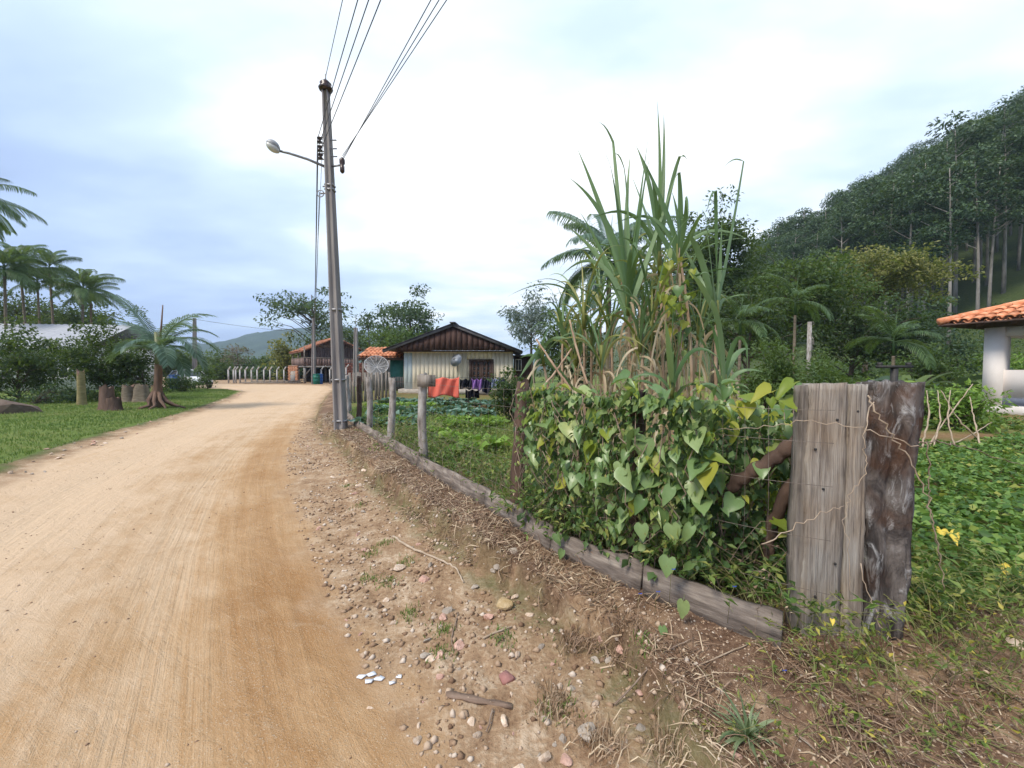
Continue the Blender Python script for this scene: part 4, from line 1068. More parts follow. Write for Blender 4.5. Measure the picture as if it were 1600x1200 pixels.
# ------------------------------------------------------------------ clothes line
def cloth(label, px0, px1, py0, py1, Yc, col, seed):
    a, b = D(px0, py0, Yc), D(px1, py0, Yc); h = (py1 - py0) / FPX * Yc
    m = noisy("cloth_" + label.split()[0] + str(seed), tuple(c * .8 for c in col), col, 3, .95, bump=.1)
    nx_, nz_ = 18, 12; V = []
    for j in range(nz_):
        for i in range(nx_):
            u_, v_ = i / (nx_ - 1), j / (nz_ - 1); q = a * (1 - u_) + b * u_
            V.append(q + np.array([0, .11 * math.sin(u_ * 9 + seed) * (.25 + v_) + .05 * math.sin(u_ * 21 + v_ * 4 + seed), -h * v_ * (1 + .08 * math.sin(u_ * 7 + seed)) - .07 * abs(math.sin(u_ * math.pi * 2)) * (1 - .6 * v_)]))
    q = [(j * nx_ + i, j * nx_ + i + 1, (j + 1) * nx_ + i + 1, (j + 1) * nx_ + i) for j in range(nz_ - 1) for i in range(nx_ - 1)]
    V = np.array(V); org = (a + b) / 2
    mb = MB(); mb.add(V - org, q); o = mb.build("hanging_cloth", m, None, True, loc=org); tag(o, label, "laundry")
    md = o.modifiers.new("thickness", 'SOLIDIFY'); md.thickness = .008
YC = 14.5
cloth("coral red sheet hanging on the clothes line, largest piece", 668, 717.5, 589, 619, YC, (.75, .16, .11), 1)
cloth("black cloth hanging between the coral sheet and the purple towel", 718, 736.5, 591, 607, YC, (.012, .012, .018), 2)
cloth("purple towel hanging on the clothes line", 737, 753, 591, 608, YC, (.22, .11, .32), 3)
cloth("navy shirt hanging right of the purple towel", 753.5, 767.5, 591, 613, YC, (.022, .022, .04), 4)
cloth("pale blue grey cloth on the clothes line", 768, 780.5, 590, 606, YC, (.22, .25, .34), 5)
cloth("dark grey cloth at the right end of the clothes line", 781, 791, 590, 604, YC, (.05, .06, .09), 6)
cloth("black trousers hanging low below the purple towel", 727, 749, 608, 621, YC + .3, (.015, .014, .02), 7)
for px, lb in ((664, "rough post at the left end of the clothes line"), (806, "rough post at the right end of the clothes line")):
    b = at(px, YC); mb = MB(); mb.tube([(0, 0, 0), (.02, 0, .8), (0, .01, D(px, 587, YC)[2] - b[2])], [.06, .05, .05], 7); o = mb.build("line_post", M_POSTBR, None, True, loc=b); tag(o, lb, "post")
mb = MB(); mb.tube(curve_pts(D(664, 589, YC), D(806, 589, YC), (0, 0, -.03), 12), .006, 4); o = mb.build("clothes_line", M_WIRE); tag(o, "thin clothes line stretched before the cream house", "cord")

# ------------------------------------------------------------------ far and middle trees
euc = []
for s in range(5):
    g = np.random.default_rng(100 + s)
    h = 22
    mb = MB(); tt = np.linspace(0, 1, 9); bx = g.normal(size=2) * .5
    tp = np.stack([bx[0] * tt ** 2, bx[1] * tt ** 2, tt * h * .96], 1)
    mb.tube(tp, .21 * (1 - .8 * tt), 6)
    C = []
    for k in range(15):
        z = h * (.50 + .47 * ((k + g.random()) / 15)); a_ = g.random() * 6.28
        rr = (2.9 * math.sin(min(1, (h - z) / (h * .38) + .12) * math.pi * .55)) * (.35 + .65 * g.random()) + .2
        if z < h * .62 and g.random() < .45: rr *= .6
        c = np.array([rr * math.cos(a_) + bx[0] * (z / h) ** 2, rr * math.sin(a_) + bx[1] * (z / h) ** 2, z]); C.append(c)
        s0 = np.array([np.interp(max(z - rr * .9, h * .25), tp[:, 2], tp[:, i]) for i in range(3)])
        mb.tube([s0, (s0 + c) / 2 + [0, 0, -.1], c], [.06, .045, .015], 3, cap=False)
    bark = mb.mesh("trunk", True); C = np.array(C)
    per = 190; n = len(C) * per; ci = np.repeat(np.arange(len(C)), per)
    off = rdir(n, g) * (g.random(n) ** .45)[:, None] * np.array([1.9, 1.9, .95]) * (.7 + .6 * g.random(len(C)))[ci][:, None]
    rr = np.clip(.30 * g.random(n) + .50 * np.clip(off[:, 2] * .75 + .40, 0, 1) + .20 * g.random(len(C))[ci], 0, 1)  # top-light painted in: leaves lighter at clump tops, darker below
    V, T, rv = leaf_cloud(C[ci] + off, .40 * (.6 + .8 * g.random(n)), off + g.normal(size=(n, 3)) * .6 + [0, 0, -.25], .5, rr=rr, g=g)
    euc.append((bark, raw_mesh("crown", V, T, rv)))
    for m_ in (bark,): m_.materials.append(M_BARKP)
    euc[-1][1].materials.append(M_EUC)
g = np.random.default_rng(55); spots = []
tries = 0
while len(spots) < 290 and tries < 20000:
    tries += 1
    Yq = 46 + 95 * g.random() ** 1.25; ratio = .60 + .80 * g.random(); x = ratio * Yq
    if x < 50 + 2 * g.random() or x > 150: continue
    dmin = 3.0 + .014 * Yq
    if any((x - a) ** 2 + (Yq - b) ** 2 < dmin * dmin for a, b in spots): continue
    spots.append((x, Yq))
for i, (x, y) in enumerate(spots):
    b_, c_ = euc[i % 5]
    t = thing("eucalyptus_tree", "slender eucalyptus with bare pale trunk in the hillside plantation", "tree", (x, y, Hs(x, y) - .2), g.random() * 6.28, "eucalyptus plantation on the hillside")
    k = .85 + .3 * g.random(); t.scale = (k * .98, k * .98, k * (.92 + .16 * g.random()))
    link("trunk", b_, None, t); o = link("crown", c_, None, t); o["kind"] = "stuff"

def tree_px(name, label, px, pyt, Yt, wpx, cbot, ml, seed, nclump=40, per=60, leaf=.22, clump=.9, trunk=.2, mbk=None, flat=.6, group=None, hollow=.35):
    """tree standing at distance Yt: crown top at image row pyt, crown wpx wide, crown bottom at image row cbot"""
    b = at(px, Yt); h = D(px, pyt, Yt)[2] - b[2]; zb = D(px, cbot, Yt)[2] - b[2]; rx = wpx / FPX * Yt / 2
    rz = (h - zb) / 2; cz = (h + zb) / 2
    bk, cr_ = make_tree_meshes(h, (rx * .88, rz * .9, cz), seed, nclump, per, leaf, clump, trunk, bare=max(.12, zb / h * .9), flat=flat, hollow=hollow)
    return put_tree(name, label, bk, cr_, b, mbk or M_BARK, ml)
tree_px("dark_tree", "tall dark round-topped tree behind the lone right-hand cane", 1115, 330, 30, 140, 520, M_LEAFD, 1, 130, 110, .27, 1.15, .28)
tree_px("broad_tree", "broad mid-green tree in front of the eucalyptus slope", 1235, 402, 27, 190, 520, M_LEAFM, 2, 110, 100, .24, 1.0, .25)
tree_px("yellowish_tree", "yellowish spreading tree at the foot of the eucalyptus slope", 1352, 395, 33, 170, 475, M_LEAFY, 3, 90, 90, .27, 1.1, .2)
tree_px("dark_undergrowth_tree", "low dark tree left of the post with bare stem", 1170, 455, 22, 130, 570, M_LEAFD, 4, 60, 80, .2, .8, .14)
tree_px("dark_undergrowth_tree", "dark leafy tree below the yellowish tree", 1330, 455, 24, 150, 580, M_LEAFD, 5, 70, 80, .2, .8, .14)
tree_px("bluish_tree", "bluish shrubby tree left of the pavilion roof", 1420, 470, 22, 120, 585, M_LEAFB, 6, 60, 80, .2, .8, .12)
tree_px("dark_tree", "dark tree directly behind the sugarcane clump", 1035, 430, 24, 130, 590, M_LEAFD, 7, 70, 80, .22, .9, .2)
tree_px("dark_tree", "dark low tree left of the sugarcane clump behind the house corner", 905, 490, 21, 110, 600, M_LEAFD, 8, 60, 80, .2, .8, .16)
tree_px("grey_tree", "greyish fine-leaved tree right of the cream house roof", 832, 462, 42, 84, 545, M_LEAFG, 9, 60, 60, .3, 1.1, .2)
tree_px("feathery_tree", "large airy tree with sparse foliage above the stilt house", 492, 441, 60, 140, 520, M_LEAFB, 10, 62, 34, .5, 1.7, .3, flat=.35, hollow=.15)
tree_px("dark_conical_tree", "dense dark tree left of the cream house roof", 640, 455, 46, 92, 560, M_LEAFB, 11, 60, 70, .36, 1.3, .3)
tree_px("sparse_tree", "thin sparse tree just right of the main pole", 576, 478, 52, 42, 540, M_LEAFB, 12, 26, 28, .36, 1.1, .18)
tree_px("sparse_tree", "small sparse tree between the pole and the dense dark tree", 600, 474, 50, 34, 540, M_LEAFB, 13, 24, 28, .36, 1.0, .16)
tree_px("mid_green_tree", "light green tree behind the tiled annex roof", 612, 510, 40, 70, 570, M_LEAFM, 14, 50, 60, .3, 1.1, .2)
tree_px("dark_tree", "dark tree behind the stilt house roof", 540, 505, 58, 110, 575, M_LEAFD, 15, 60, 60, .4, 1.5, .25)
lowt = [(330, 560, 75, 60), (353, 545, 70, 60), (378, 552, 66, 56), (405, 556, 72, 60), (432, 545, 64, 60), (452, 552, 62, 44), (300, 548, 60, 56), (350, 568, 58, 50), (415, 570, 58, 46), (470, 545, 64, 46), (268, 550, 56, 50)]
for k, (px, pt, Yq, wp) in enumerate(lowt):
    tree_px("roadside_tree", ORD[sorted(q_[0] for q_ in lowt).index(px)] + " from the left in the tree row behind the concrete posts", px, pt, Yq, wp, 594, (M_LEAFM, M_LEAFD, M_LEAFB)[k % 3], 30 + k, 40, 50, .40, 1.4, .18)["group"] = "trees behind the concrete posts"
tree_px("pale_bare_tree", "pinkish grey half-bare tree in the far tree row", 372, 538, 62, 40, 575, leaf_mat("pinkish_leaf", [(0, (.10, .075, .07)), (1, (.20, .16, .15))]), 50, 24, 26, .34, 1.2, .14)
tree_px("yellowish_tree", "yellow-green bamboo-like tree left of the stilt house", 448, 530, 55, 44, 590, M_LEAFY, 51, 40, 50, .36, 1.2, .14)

def bush(name, label, px, pyt, Yb, wpx, ml, seed, nclump=26, per=60, leaf=.09, clump=.3, group=None, pyb=None):
    b = at(px, Yb); h = D(px, pyt, Yb)[2] - b[2]; rx = wpx / FPX * Yb / 2
    bk, cr_ = make_tree_meshes(h, (rx * .85, h * .46, h * .5), seed, nclump, per, leaf, clump, .03 * h ** .5, bare=.05, flat=.8, hollow=.3)
    return put_tree(name, label, bk, cr_, b, M_BARK, ml, group=group, cat='bush')
bush("citrus_shrub", "large dark shrub at the left edge before the white house", 32, 516, 18.5, 165, M_LEAFD, 60, 80, 90, .15, .55)
bush("citrus_shrub", "dark shrub with small rounded leaves left of the rooted palm", 168, 510, 19.0, 120, M_LEAFD, 61, 70, 90, .14, .5)
bush("citrus_shrub", "dark leafy shrub directly behind the rooted palm", 224, 514, 19.0, 70, M_LEAFD, 62, 50, 80, .13, .45)
bush("grey_green_shrub", "low grey-green bush in front of the far-left shrub", 50, 600, 16.5, 110, M_LEAFB, 63, 40, 60, .1, .3)
bush("small_shrub", "small shrub partly hiding the parked car", 322, 568, 29, 30, M_LEAFM, 64, 30, 40, .14, .4)
bush("small_shrub", "low dark bush beside the drum near the palm", 283, 588, 26, 50, M_LEAFD, 65, 30, 50, .14, .4)
bush("vine_bush", "dense glossy bush left of the bare pale post", 1200, 538, 8.2, 110, M_LEAFM, 66, 60, 90, .075, .26)
bush("vine_bush", "rounded bright bush at the foot of the bare pale post", 1290, 552, 9.0, 110, M_LEAFM, 67, 50, 80, .08, .28)
bush("garden_bush", "dark leafy bush right of the cabbages by the brown post", 828, 610, 5.4, 90, M_LEAFB, 68, 50, 70, .06, .2)
bush("cassava_bush", "light green cassava-like bush before the pavilion corner", 1490, 606, 7.6, 90, M_LEAFL, 69, 40, 50, .09, .25)
bush("cassava_bush", "low green bush right of the charred post", 1440, 612, 8.5, 70, M_LEAFM, 70, 34, 50, .09, .25)
bush("garden_bush", "dark bush row end in front of the clothes line", 800, 585, 9.5, 70, M_LEAFD, 71, 40, 60, .09, .25)
bush("slope_bush", "leafy bush on the slope behind the pavilion opening", 1585, 545, 19, 90, M_LEAFL, 72, 34, 50, .16, .5)
bush("slope_bush", "dark bush on the slope left of the pavilion pillar", 1500, 520, 20, 110, M_LEAFB, 73, 40, 60, .16, .55)
bush("slope_bush", "mid-green bush left of the pavilion under the roof tip", 1450, 545, 17, 80, M_LEAFM, 74, 40, 60, .14, .45)

# ------------------------------------------------------------------ palms
tree_px("dark_tree", "dark tree filling the space between the left palm trunks", 30, 452, 42, 130, 545, M_LEAFD, 81, 80, 80, .3, 1.2, .2)
tree_px("dark_tree", "dark tree right of the left palm clump", 130, 480, 42, 110, 545, M_LEAFD, 82, 70, 80, .3, 1.2, .2)
k = 0
for px, pyt, Yp in ((45, 412, 31), (88, 418, 34), (12, 420, 29), (128, 450, 32), (145, 458, 36), (66, 440, 38)):
    b = at(px, Yp); h = D(px, pyt, Yp)[2] - b[2] - .5
    palm("palm_tree", ("second from left among the front palms behind the white house", "tall third palm from left behind the white house", "leftmost palm behind the white house roof", "shorter palm near the right end of the clump", "rightmost palm of the clump behind the white house", "farthest palm at the back of the clump")[k], b, h, 2.35, 20, M_PALM, 200 + k, .10, "palms behind the white house", lean=(random.uniform(-.4, .4), 0), n=46, ll=.72, lw=.034, hang=1.0, arch=(-.2, 1.45), droop=.9); k += 1
b = at(-50, 20.0); palm("palm_tree", "tall palm at the left edge showing only its frond tips", b, 9.6, 2.6, 24, M_PALM, 230, .12, n=34, ll=.7, lw=.05, hang=.8, arch=(-.5, 1.4))
b = at(950, 14.0); h = D(950, 390, 14.0)[2] - b[2]
palm("palm_tree", "palm with drooping fronds behind the tall sugarcane", b, h - .9, 2.4, 24, M_PALMB, 231, .11, n=40, ll=.6, lw=.045, hang=.9, droop=1.4, arch=(-.3, 1.3))
for k, (px, pyt, Yp, lb) in enumerate(((1240, 470, 17.5, "small dark palm left of the bare pale post"), (1155, 500, 16.0, "small palm behind the lone right-hand cane"), (1395, 530, 15.0, "short palm among the broad-leaved plants"))):
    b = at(px, Yp); h = D(px, pyt, Yp)[2] - b[2] - .6
    palm("small_palm", lb, b, max(h, .6), 1.7, 12, M_PALM, 240 + k, .07, n=26, ll=.42, lw=.035, hang=.6)
b = G(246, 637)
# palm with exposed roots on the lawn
h = D(246, 548, b[1])[2] - b[2]
rp = thing("rooted_palm", "young palm with flared exposed roots on the lawn edge", "palm", b)
M_ROOT = noisy("red_brown_trunk", (.10, .060, .045), (.22, .145, .11), 5, .95, (1, 1, .3), .8, 22)
mb = MB(); tt = np.linspace(0, 1, 10); mb.tube(np.stack([.12 * tt, 0 * tt, h * tt], 1), .115 + .14 * np.exp(-tt * 6), 10); mb.build("trunk", M_ROOT, rp, True)
for i in range(9):
    a_ = i * .7 + .2; L_ = .6 + .35 * random.random(); mb = MB()
    mb.tube([(.1 * math.cos(a_), .1 * math.sin(a_), .6), (.26 * math.cos(a_), .26 * math.sin(a_), .28), (.5 * L_ * math.cos(a_) + .1, .5 * L_ * math.sin(a_), .10), (L_ * math.cos(a_), L_ * math.sin(a_), -.03)], [.07, .065, .05, .025], 6); mb.build("root", M_ROOT, rp, True)
topc = np.array([.12, 0, h])
for i, (az, L_, ar, dr) in enumerate(((R(175), 2.7, 1.15, -.62), (R(168), 2.2, .9, -.2), (R(8), 2.5, 1.35, .12), (R(25), 2.1, 1.15, .5), (R(95), 2.3, 1.35, .3), (R(-15), 2.3, .85, 1.1), (R(-40), 2.0, .6, 1.3), (R(200), 1.6, .5, 1.0), (R(60), 2.2, .9, .8), (R(-100), 1.5, .9, 1.0), (R(140), 1.8, 1.0, .8), (R(5), 2.0, .5, 1.3), (R(-20), 1.9, .2, 1.3))):
    me = frond_mesh(L_, 38, .55, .045, ar, dr, 300 + i, .35); me.materials.append(M_PALMB); link("frond", me, None, rp, topc, (0, 0, az))
mb = MB(); mb.tube([topc, topc + [.12, 0, .9], topc + [.2, 0, 1.7]], [.05, .035, .02], 6, r=.3); mb.build("spear_leaf", M_ROOT, rp, True)
mb = MB(); mb.tube([topc - [0, 0, .5], topc + [0, 0, .1], topc + [-.1, 0, .7]], [.14, .12, .05], 8); mb.build("leaf_sheath", leaf_mat("sheath", [(0, (.10, .11, .05)), (1, (.16, .17, .08))], .05), rp, True)

# stumps and mounds on the lawn
def stump(label, px, pyb, hpx, wpx, mat, seed, top=.85):
    b = G(px, pyb); k_ = b[1] / FPX; h, w = hpx * k_, wpx * k_; g = np.random.default_rng(seed)
    t = thing("tree_stump", label, "stump", b); n = 14; an = np.arange(n) * 2 * math.pi / n
    jag = 1 + .12 * g.normal(size=n); V = []
    for kk, sc in ((-.05, 1.35), (.08, 1.12), (.35, .98), (.7, .92), (1.0, top)):
        zj = h * kk + (.06 * h * g.normal(size=n) if kk == 1.0 else 0)
        V.append(np.stack([w / 2 * sc * jag * np.cos(an), w / 2 * sc * jag * np.sin(an), np.full(n, 0.) + zj], 1))
    V = np.concatenate(V); mb = MB(); mb.add(V, [(i * n + k2, i * n + (k2 + 1) % n, (i + 1) * n + (k2 + 1) % n, (i + 1) * n + k2) for i in range(4) for k2 in range(n)]); mb.build("bark", mat, t)
    c = V[-n:].copy(); c[:, 2] -= .02; mb = MB(); mb.add(np.concatenate([[c.mean(0) - [0, 0, .03]], c]), tris=[(0, 1 + k2, 1 + (k2 + 1) % n) for k2 in range(n)]); mb.build("cut_top", M_ROOT, t)
M_STPY = noisy("yellowish_trunk", (.17, .14, .06), (.30, .25, .13), 4, .95, (1, 1, 4), .6, 14)
stump("tall yellowish ringed palm stump at left of the stumps", 128, 633, 54, 10, M_STPY, 1)
stump("broad reddish broken stump in the middle of the lawn row", 168, 640, 36, 20, M_ROOT, 2)
stump("dark hollow low stump before the broad reddish one", 180, 641, 20, 16, M_POSTBR, 3)
stump("pale grey stump behind the broad reddish one", 202, 628, 26, 18, M_PALMT, 4)
stump("grey conical stump left of the rooted palm", 223, 628, 28, 19, M_PALMT, 5, .7)
stump("thin stump right beside the rooted palm", 241, 633, 32, 7, M_STPY, 6)
b = G(8, 645); me = rock_mesh(500, (2.2, 1.6, 1.2), .5); o = link("earth_mound", me, noisy("brown_earth", (.10, .07, .055), (.20, .15, .12), 5, .95, bump=.8), None, b); tag(o, "brown earth mound at the left edge of the lawn", "mound")
# bare pale post and T-shaped iron post
b = at(1263, 13.5); mb = MB(); mb.tube([(0, 0, -.1), (0, 0, D(1263, 503, 13.5)[2] - b[2])], [.075, .065], 8); o = mb.build("bare_post", M_POSTBARK, None, True, loc=b); tag(o, "bare pale upright post among the bushes behind the fence", "post")
b = at(1397, 4.6); ht = D(1397, 573, 4.6)[2] - b[2]; t = thing("iron_stand", "dark T-shaped iron stand seen above the weathered gate post", "stand", b)
mb = MB(); mb.box((0, 0, ht / 2), (.05, .05, ht)); mb.build("upright", M_DARKM, t)
mb = MB(); mb.box((0, 0, ht), (.38, .06, .03)); mb.box((-.17, 0, ht + .025), (.03, .04, .05)); mb.box((.16, 0, ht + .025), (.03, .04, .05)); mb.build("crossbar", M_DARKM, t)
b = at(1415, 11.5); o = part("concrete_slab", M_CONC, None, ((0, 0, .12), (1.6, .5, .3))); o.location = b; tag(o, "pale concrete slab lying left of the pavilion", "slab")

# broad-leaved plants (heliconia / banana like) in front of the dark trees
def broad_plant(label, px, Y_, h, nl, seed, mat, grp=None, wid=.22):
    g = np.random.default_rng(seed); b = at(px, Y_); t = thing("broad_leaved_plant", label, "plant", b, 0, grp)
    for i in range(nl):
        a_ = i * 2.4 + g.normal() * .3; L_ = h * (.65 + .5 * g.random())
        V, q = blade_mesh(L_, wid * h * .7, 1.25 - .25 * g.random(), 1.6 + .8 * g.random(), a_, seed * 31 + i, 10)
        mb = MB(); mb.add(V + np.array([.04 * g.normal(), .04 * g.normal(), 0]), q, r=g.random()); mb.build("leaf", mat, t, True)
bl = [(1300, 11.5, 1.7), (1340, 12.5, 2.0), (1372, 11.0, 1.5), (1420, 12.5, 1.9), (1445, 11.0, 1.6), (1320, 10.0, 1.3), (1395, 10.5, 1.4), (1475, 13.0, 1.8), (1180, 11.0, 1.5), (1230, 12.0, 1.6)]
for k, (px, Y_, h) in enumerate(bl): broad_plant("arching broad-leaved plant in the green bank behind the fence", px, Y_, h, 11, 400 + k, (M_LEAFM, M_LEAFB, M_LEAFL)[k % 3], "broad-leaved plants behind the fence")

# ------------------------------------------------------------------ vegetable garden
def rosette(n, L, w, seed, el=(.5, 1.3), curl=1.2):
    g = np.random.default_rng(seed); mb = MB()
    for i in range(n):
        k = i / n; a_ = i * 2.4
        V, q = blade_mesh(L * (1 - .45 * k), w * (1 - .3 * k), el[0] + (el[1] - el[0]) * k, curl * (1 - .5 * k), a_, seed * 7 + i, 5)
        V[:, 2] += .02 * np.sin(V[:, 0] * 60 + V[:, 1] * 45 + i) * (np.hypot(V[:, 0], V[:, 1]) > .06)
        mb.add(V + np.array([0, 0, .02]), q, r=g.random())
    return mb.mesh("rosette", True)
M_CABB = leaf_mat("cabbage_leaf", [(0, (.035, .085, .055)), (.5, (.075, .150, .105)), (1, (.16, .26, .20))], .2)
M_LETT = leaf_mat("lettuce_leaf", [(0, (.07, .14, .02)), (.5, (.14, .25, .035)), (1, (.24, .36, .075))], .4)
cab = [rosette(13, .30, .17, s) for s in (1, 2, 3)]; let = [rosette(14, .22, .13, s, (.6, 1.4), .9) for s in (4, 5, 6)]
for m_ in cab: m_.materials.append(M_CABB)
for m_ in let: m_.materials.append(M_LETT)
g = np.random.default_rng(77)
def row(kind, ms, label, cat, grp, px0, px1, Y_, n, sc, dy=.15):
    for i in range(n):
        b = at(px0 + (px1 - px0) * (i + .5) / n + g.normal() * 2, Y_ + g.normal() * dy)
        o = link(kind, ms[i % 3], None, None, b, (g.normal() * .1, g.normal() * .1, g.random() * 6.28), sc * (.75 + .5 * g.random())); tag(o, label, cat, grp)
for Y_, n, a_, b_ in ((15.0, 15, 600, 800), (13.8, 16, 590, 800), (11.4, 14, 585, 775), (10.6, 13, 580, 770)):
    row("cabbage", cab, "blue-green cabbage growing in the garden rows behind the fence", "cabbage", "cabbages in the garden", a_, b_, Y_, n, 1.35)
row("cabbage", cab, "blue-green cabbage growing in the garden rows behind the fence", "cabbage", "cabbages in the garden", 560, 660, 8.9, 7, 1.2)
for Y_, n, a_, b_ in ((12.6, 10, 575, 680), (9.1, 9, 690, 780), (8.4, 7, 700, 780)):
    row("lettuce", let, "bright green lettuce growing in the garden rows behind the fence", "lettuce", "lettuces in the garden", a_, b_, Y_, n, 1.35)
for px, Y_, s in ((700, 6.7, 1.5), (722, 6.4, 1.6), (745, 6.2, 1.7), (668, 7.6, 1.3), (690, 7.5, 1.2), (738, 5.7, 1.6), (612, 9.2, 1.4), (628, 9.0, 1.4), (770, 6.0, 1.8), (708, 5.6, 1.3)):
    b = at(px, Y_); o = link("lettuce", let[0], None, None, b, (0, 0, px), s); tag(o, "large pale green leafy vegetable close behind the fence", "vegetable", "large leafy vegetables near the fence")

# ------------------------------------------------------------------ grass and ground cover
def grass_obj(name, pts, h, mat, seed, w=.006, lean=.5, label=None, cat="grass"):
    g = np.random.default_rng(seed); n = len(pts)
    hh = h * (.5 + .9 * g.random(n)); a_ = g.random(n) * 6.28; ln = lean * g.random(n)
    d = np.stack([np.cos(a_), np.sin(a_), 0 * a_], 1); s_ = np.stack([-np.sin(a_ + 1), np.cos(a_ + 1), 0 * a_], 1) * w
    mid = pts + d * (hh * ln * .35)[:, None] + np.array([0, 0, 1]) * (hh * .6)[:, None]
    tip = pts + d * (hh * ln)[:, None] + np.array([0, 0, 1]) * (hh * (1 - .35 * ln))[:, None]
    V = np.stack([pts - s_, pts + s_, mid + s_ * .8, mid - s_ * .8, tip], 1).reshape(-1, 3); k = np.arange(n)[:, None] * 5
    o = link(name, raw_mesh(name, V, [k + np.array([[0, 1, 2, 3]]), k + np.array([[3, 2, 4]])], np.repeat(np.clip(.5 * g.random(n) + 1.1 * (fbm(pts[:, 0] * .8, pts[:, 1] * .8, 61, 4) + .5) - .25, 0, 1), 5)), mat)
    tag(o, label, cat, None, "stuff"); return o
def scatter(n, xr, yr, cond, seed):
    g = np.random.default_rng(seed); x = xr[0] + (xr[1] - xr[0]) * g.random(n); y = yr[0] + (yr[1] - yr[0]) * g.random(n)
    m = cond(x, y); x, y = x[m], y[m]; return np.stack([x, y, H(x, y)], 1)
M_GRASS = leaf_mat("grass_blade", [(0, (.045, .085, .018)), (.45, (.095, .155, .035)), (.8, (.16, .20, .06)), (1, (.26, .24, .10))], .3)
M_WEED = leaf_mat("weed_leaf", [(0, (.030, .065, .015)), (.5, (.075, .135, .030)), (.85, (.16, .22, .055)), (1, (.30, .28, .08))], .35)
M_STRAW = leaf_mat("dry_straw", [(0, (.085, .048, .032)), (.45, (.20, .125, .08)), (.8, (.33, .235, .155)), (1, (.52, .42, .29))], .1)
pts = scatter(150000, (-30, -6), (4.5, 30), lambda x, y: (-sdist(x, y, LE) > .35 + .5 * (fbm(x * 1.6, y * 1.6, 40, 3) + .3)) & (-sdist(x, y, LE) < 9) & (x / y > -1.5), 1)
grass_obj("lawn_grass", pts, .06, M_GRASS, 2, .007, .8, "short green lawn grass left of the dirt road")
pts = scatter(60000, (-5, 2.5), (2.2, 14), lambda x, y: (sdist(x, y, FN) > .06) & (sdist(x, y, FN) < 4.0) & (x / y < .35) & (vnoise(x * 1.7, y * 1.7, 5) > .30), 3)
grass_obj("garden_weeds_grass", pts, .11, M_GRASS, 4, .006, .9, "green grass and weeds growing along inside the garden fence")
n = 9000
pts = scatter(n * 3, (-4.5, 2.2), (2.2, 12), lambda x, y: (sdist(x, y, FN) > .08) & (sdist(x, y, FN) < 2.6) & (x / y < .5) & (vnoise(x * 1.3, y * 1.3, 9) > .38), 5)
C = pts + np.stack([0 * pts[:, 0], 0 * pts[:, 0], .02 + .22 * rng.random(len(pts)) ** 1.5], 1)
o = cloud_obj("garden_weeds", C, .03 + .04 * rng.random(len(C)), rdir(len(C)) * [1, 1, .35], M_WEED, None); tag(o, "low leafy weeds growing along inside the garden fence", "weeds", None, "stuff")
# ground cover on the right-hand plot
M_COVER = leaf_mat("cover_leaf", [(0, (.035, .085, .018)), (.5, (.085, .17, .035)), (.9, (.17, .26, .06)), (1, (.30, .30, .06))], .35)
pts = scatter(60000, (1.75, 12), (1.75, 6.0), lambda x, y: (sdist(x, y, FN) > .02 + .3 * (fbm(x * 3, y * 3, 4, 2) + .2)) & (x / y > .95 - .03 * y) & (x / y < 1.55) & (vnoise(x * 2.6, y * 2.6, 6) > .16), 6)
hgt = (.05 + .26 * vnoise(pts[:, 0] * 1.5, pts[:, 1] * 1.5, 15)) * np.minimum(1, .25 + sdist(pts[:, 0], pts[:, 1], FN))
C = pts + np.stack([0 * pts[:, 0], 0 * pts[:, 0], hgt * (.35 + .65 * rng.random(len(pts)))], 1)
dv = rdir(len(C)) * [1, 1, .25]
o = cloud_obj("ground_cover", C, .035 + .045 * rng.random(len(C)), dv, M_COVER, None, aspect=.75); tag(o, "lush low ground cover leaves on the plot right of the posts", "ground cover", None, "stuff")
pts = scatter(30000, (5, 22), (7.4, 14), lambda x, y: (x / y > .7) & (x / y < 1.5) & (vnoise(x * .9, y * .9, 8) > .25) & ~((x > 11.5) & (y > 9)), 8)
C = pts + np.stack([0 * pts[:, 0], 0 * pts[:, 0], .4 * rng.random(len(pts)) * vnoise(pts[:, 0] * .8, pts[:, 1] * .8, 12)], 1)
o = cloud_obj("plot_weeds", C, .06 + .08 * rng.random(len(C)), rdir(len(C)) * [1, 1, .4], M_WEED, None, aspect=.6); tag(o, "weedy green growth between the bare strip and the pavilion", "weeds", None, "stuff")
pts = scatter(26000, (9, 60), (14, 50), lambda x, y: (x / y > .55) & (x / y < 1.5) & (vnoise(x * .4, y * .4, 18) > .3), 9)
C = pts + np.stack([0 * pts[:, 0], 0 * pts[:, 0], 1.1 * rng.random(len(pts)) * vnoise(pts[:, 0] * .3, pts[:, 1] * .3, 13)], 1)
o = cloud_obj("slope_undergrowth", C, .16 + .22 * rng.random(len(C)), rdir(len(C)) * [1, 1, .5], M_LEAFM, None, aspect=.6); tag(o, "rough green undergrowth covering the slope below the eucalyptus", "undergrowth", None, "stuff")
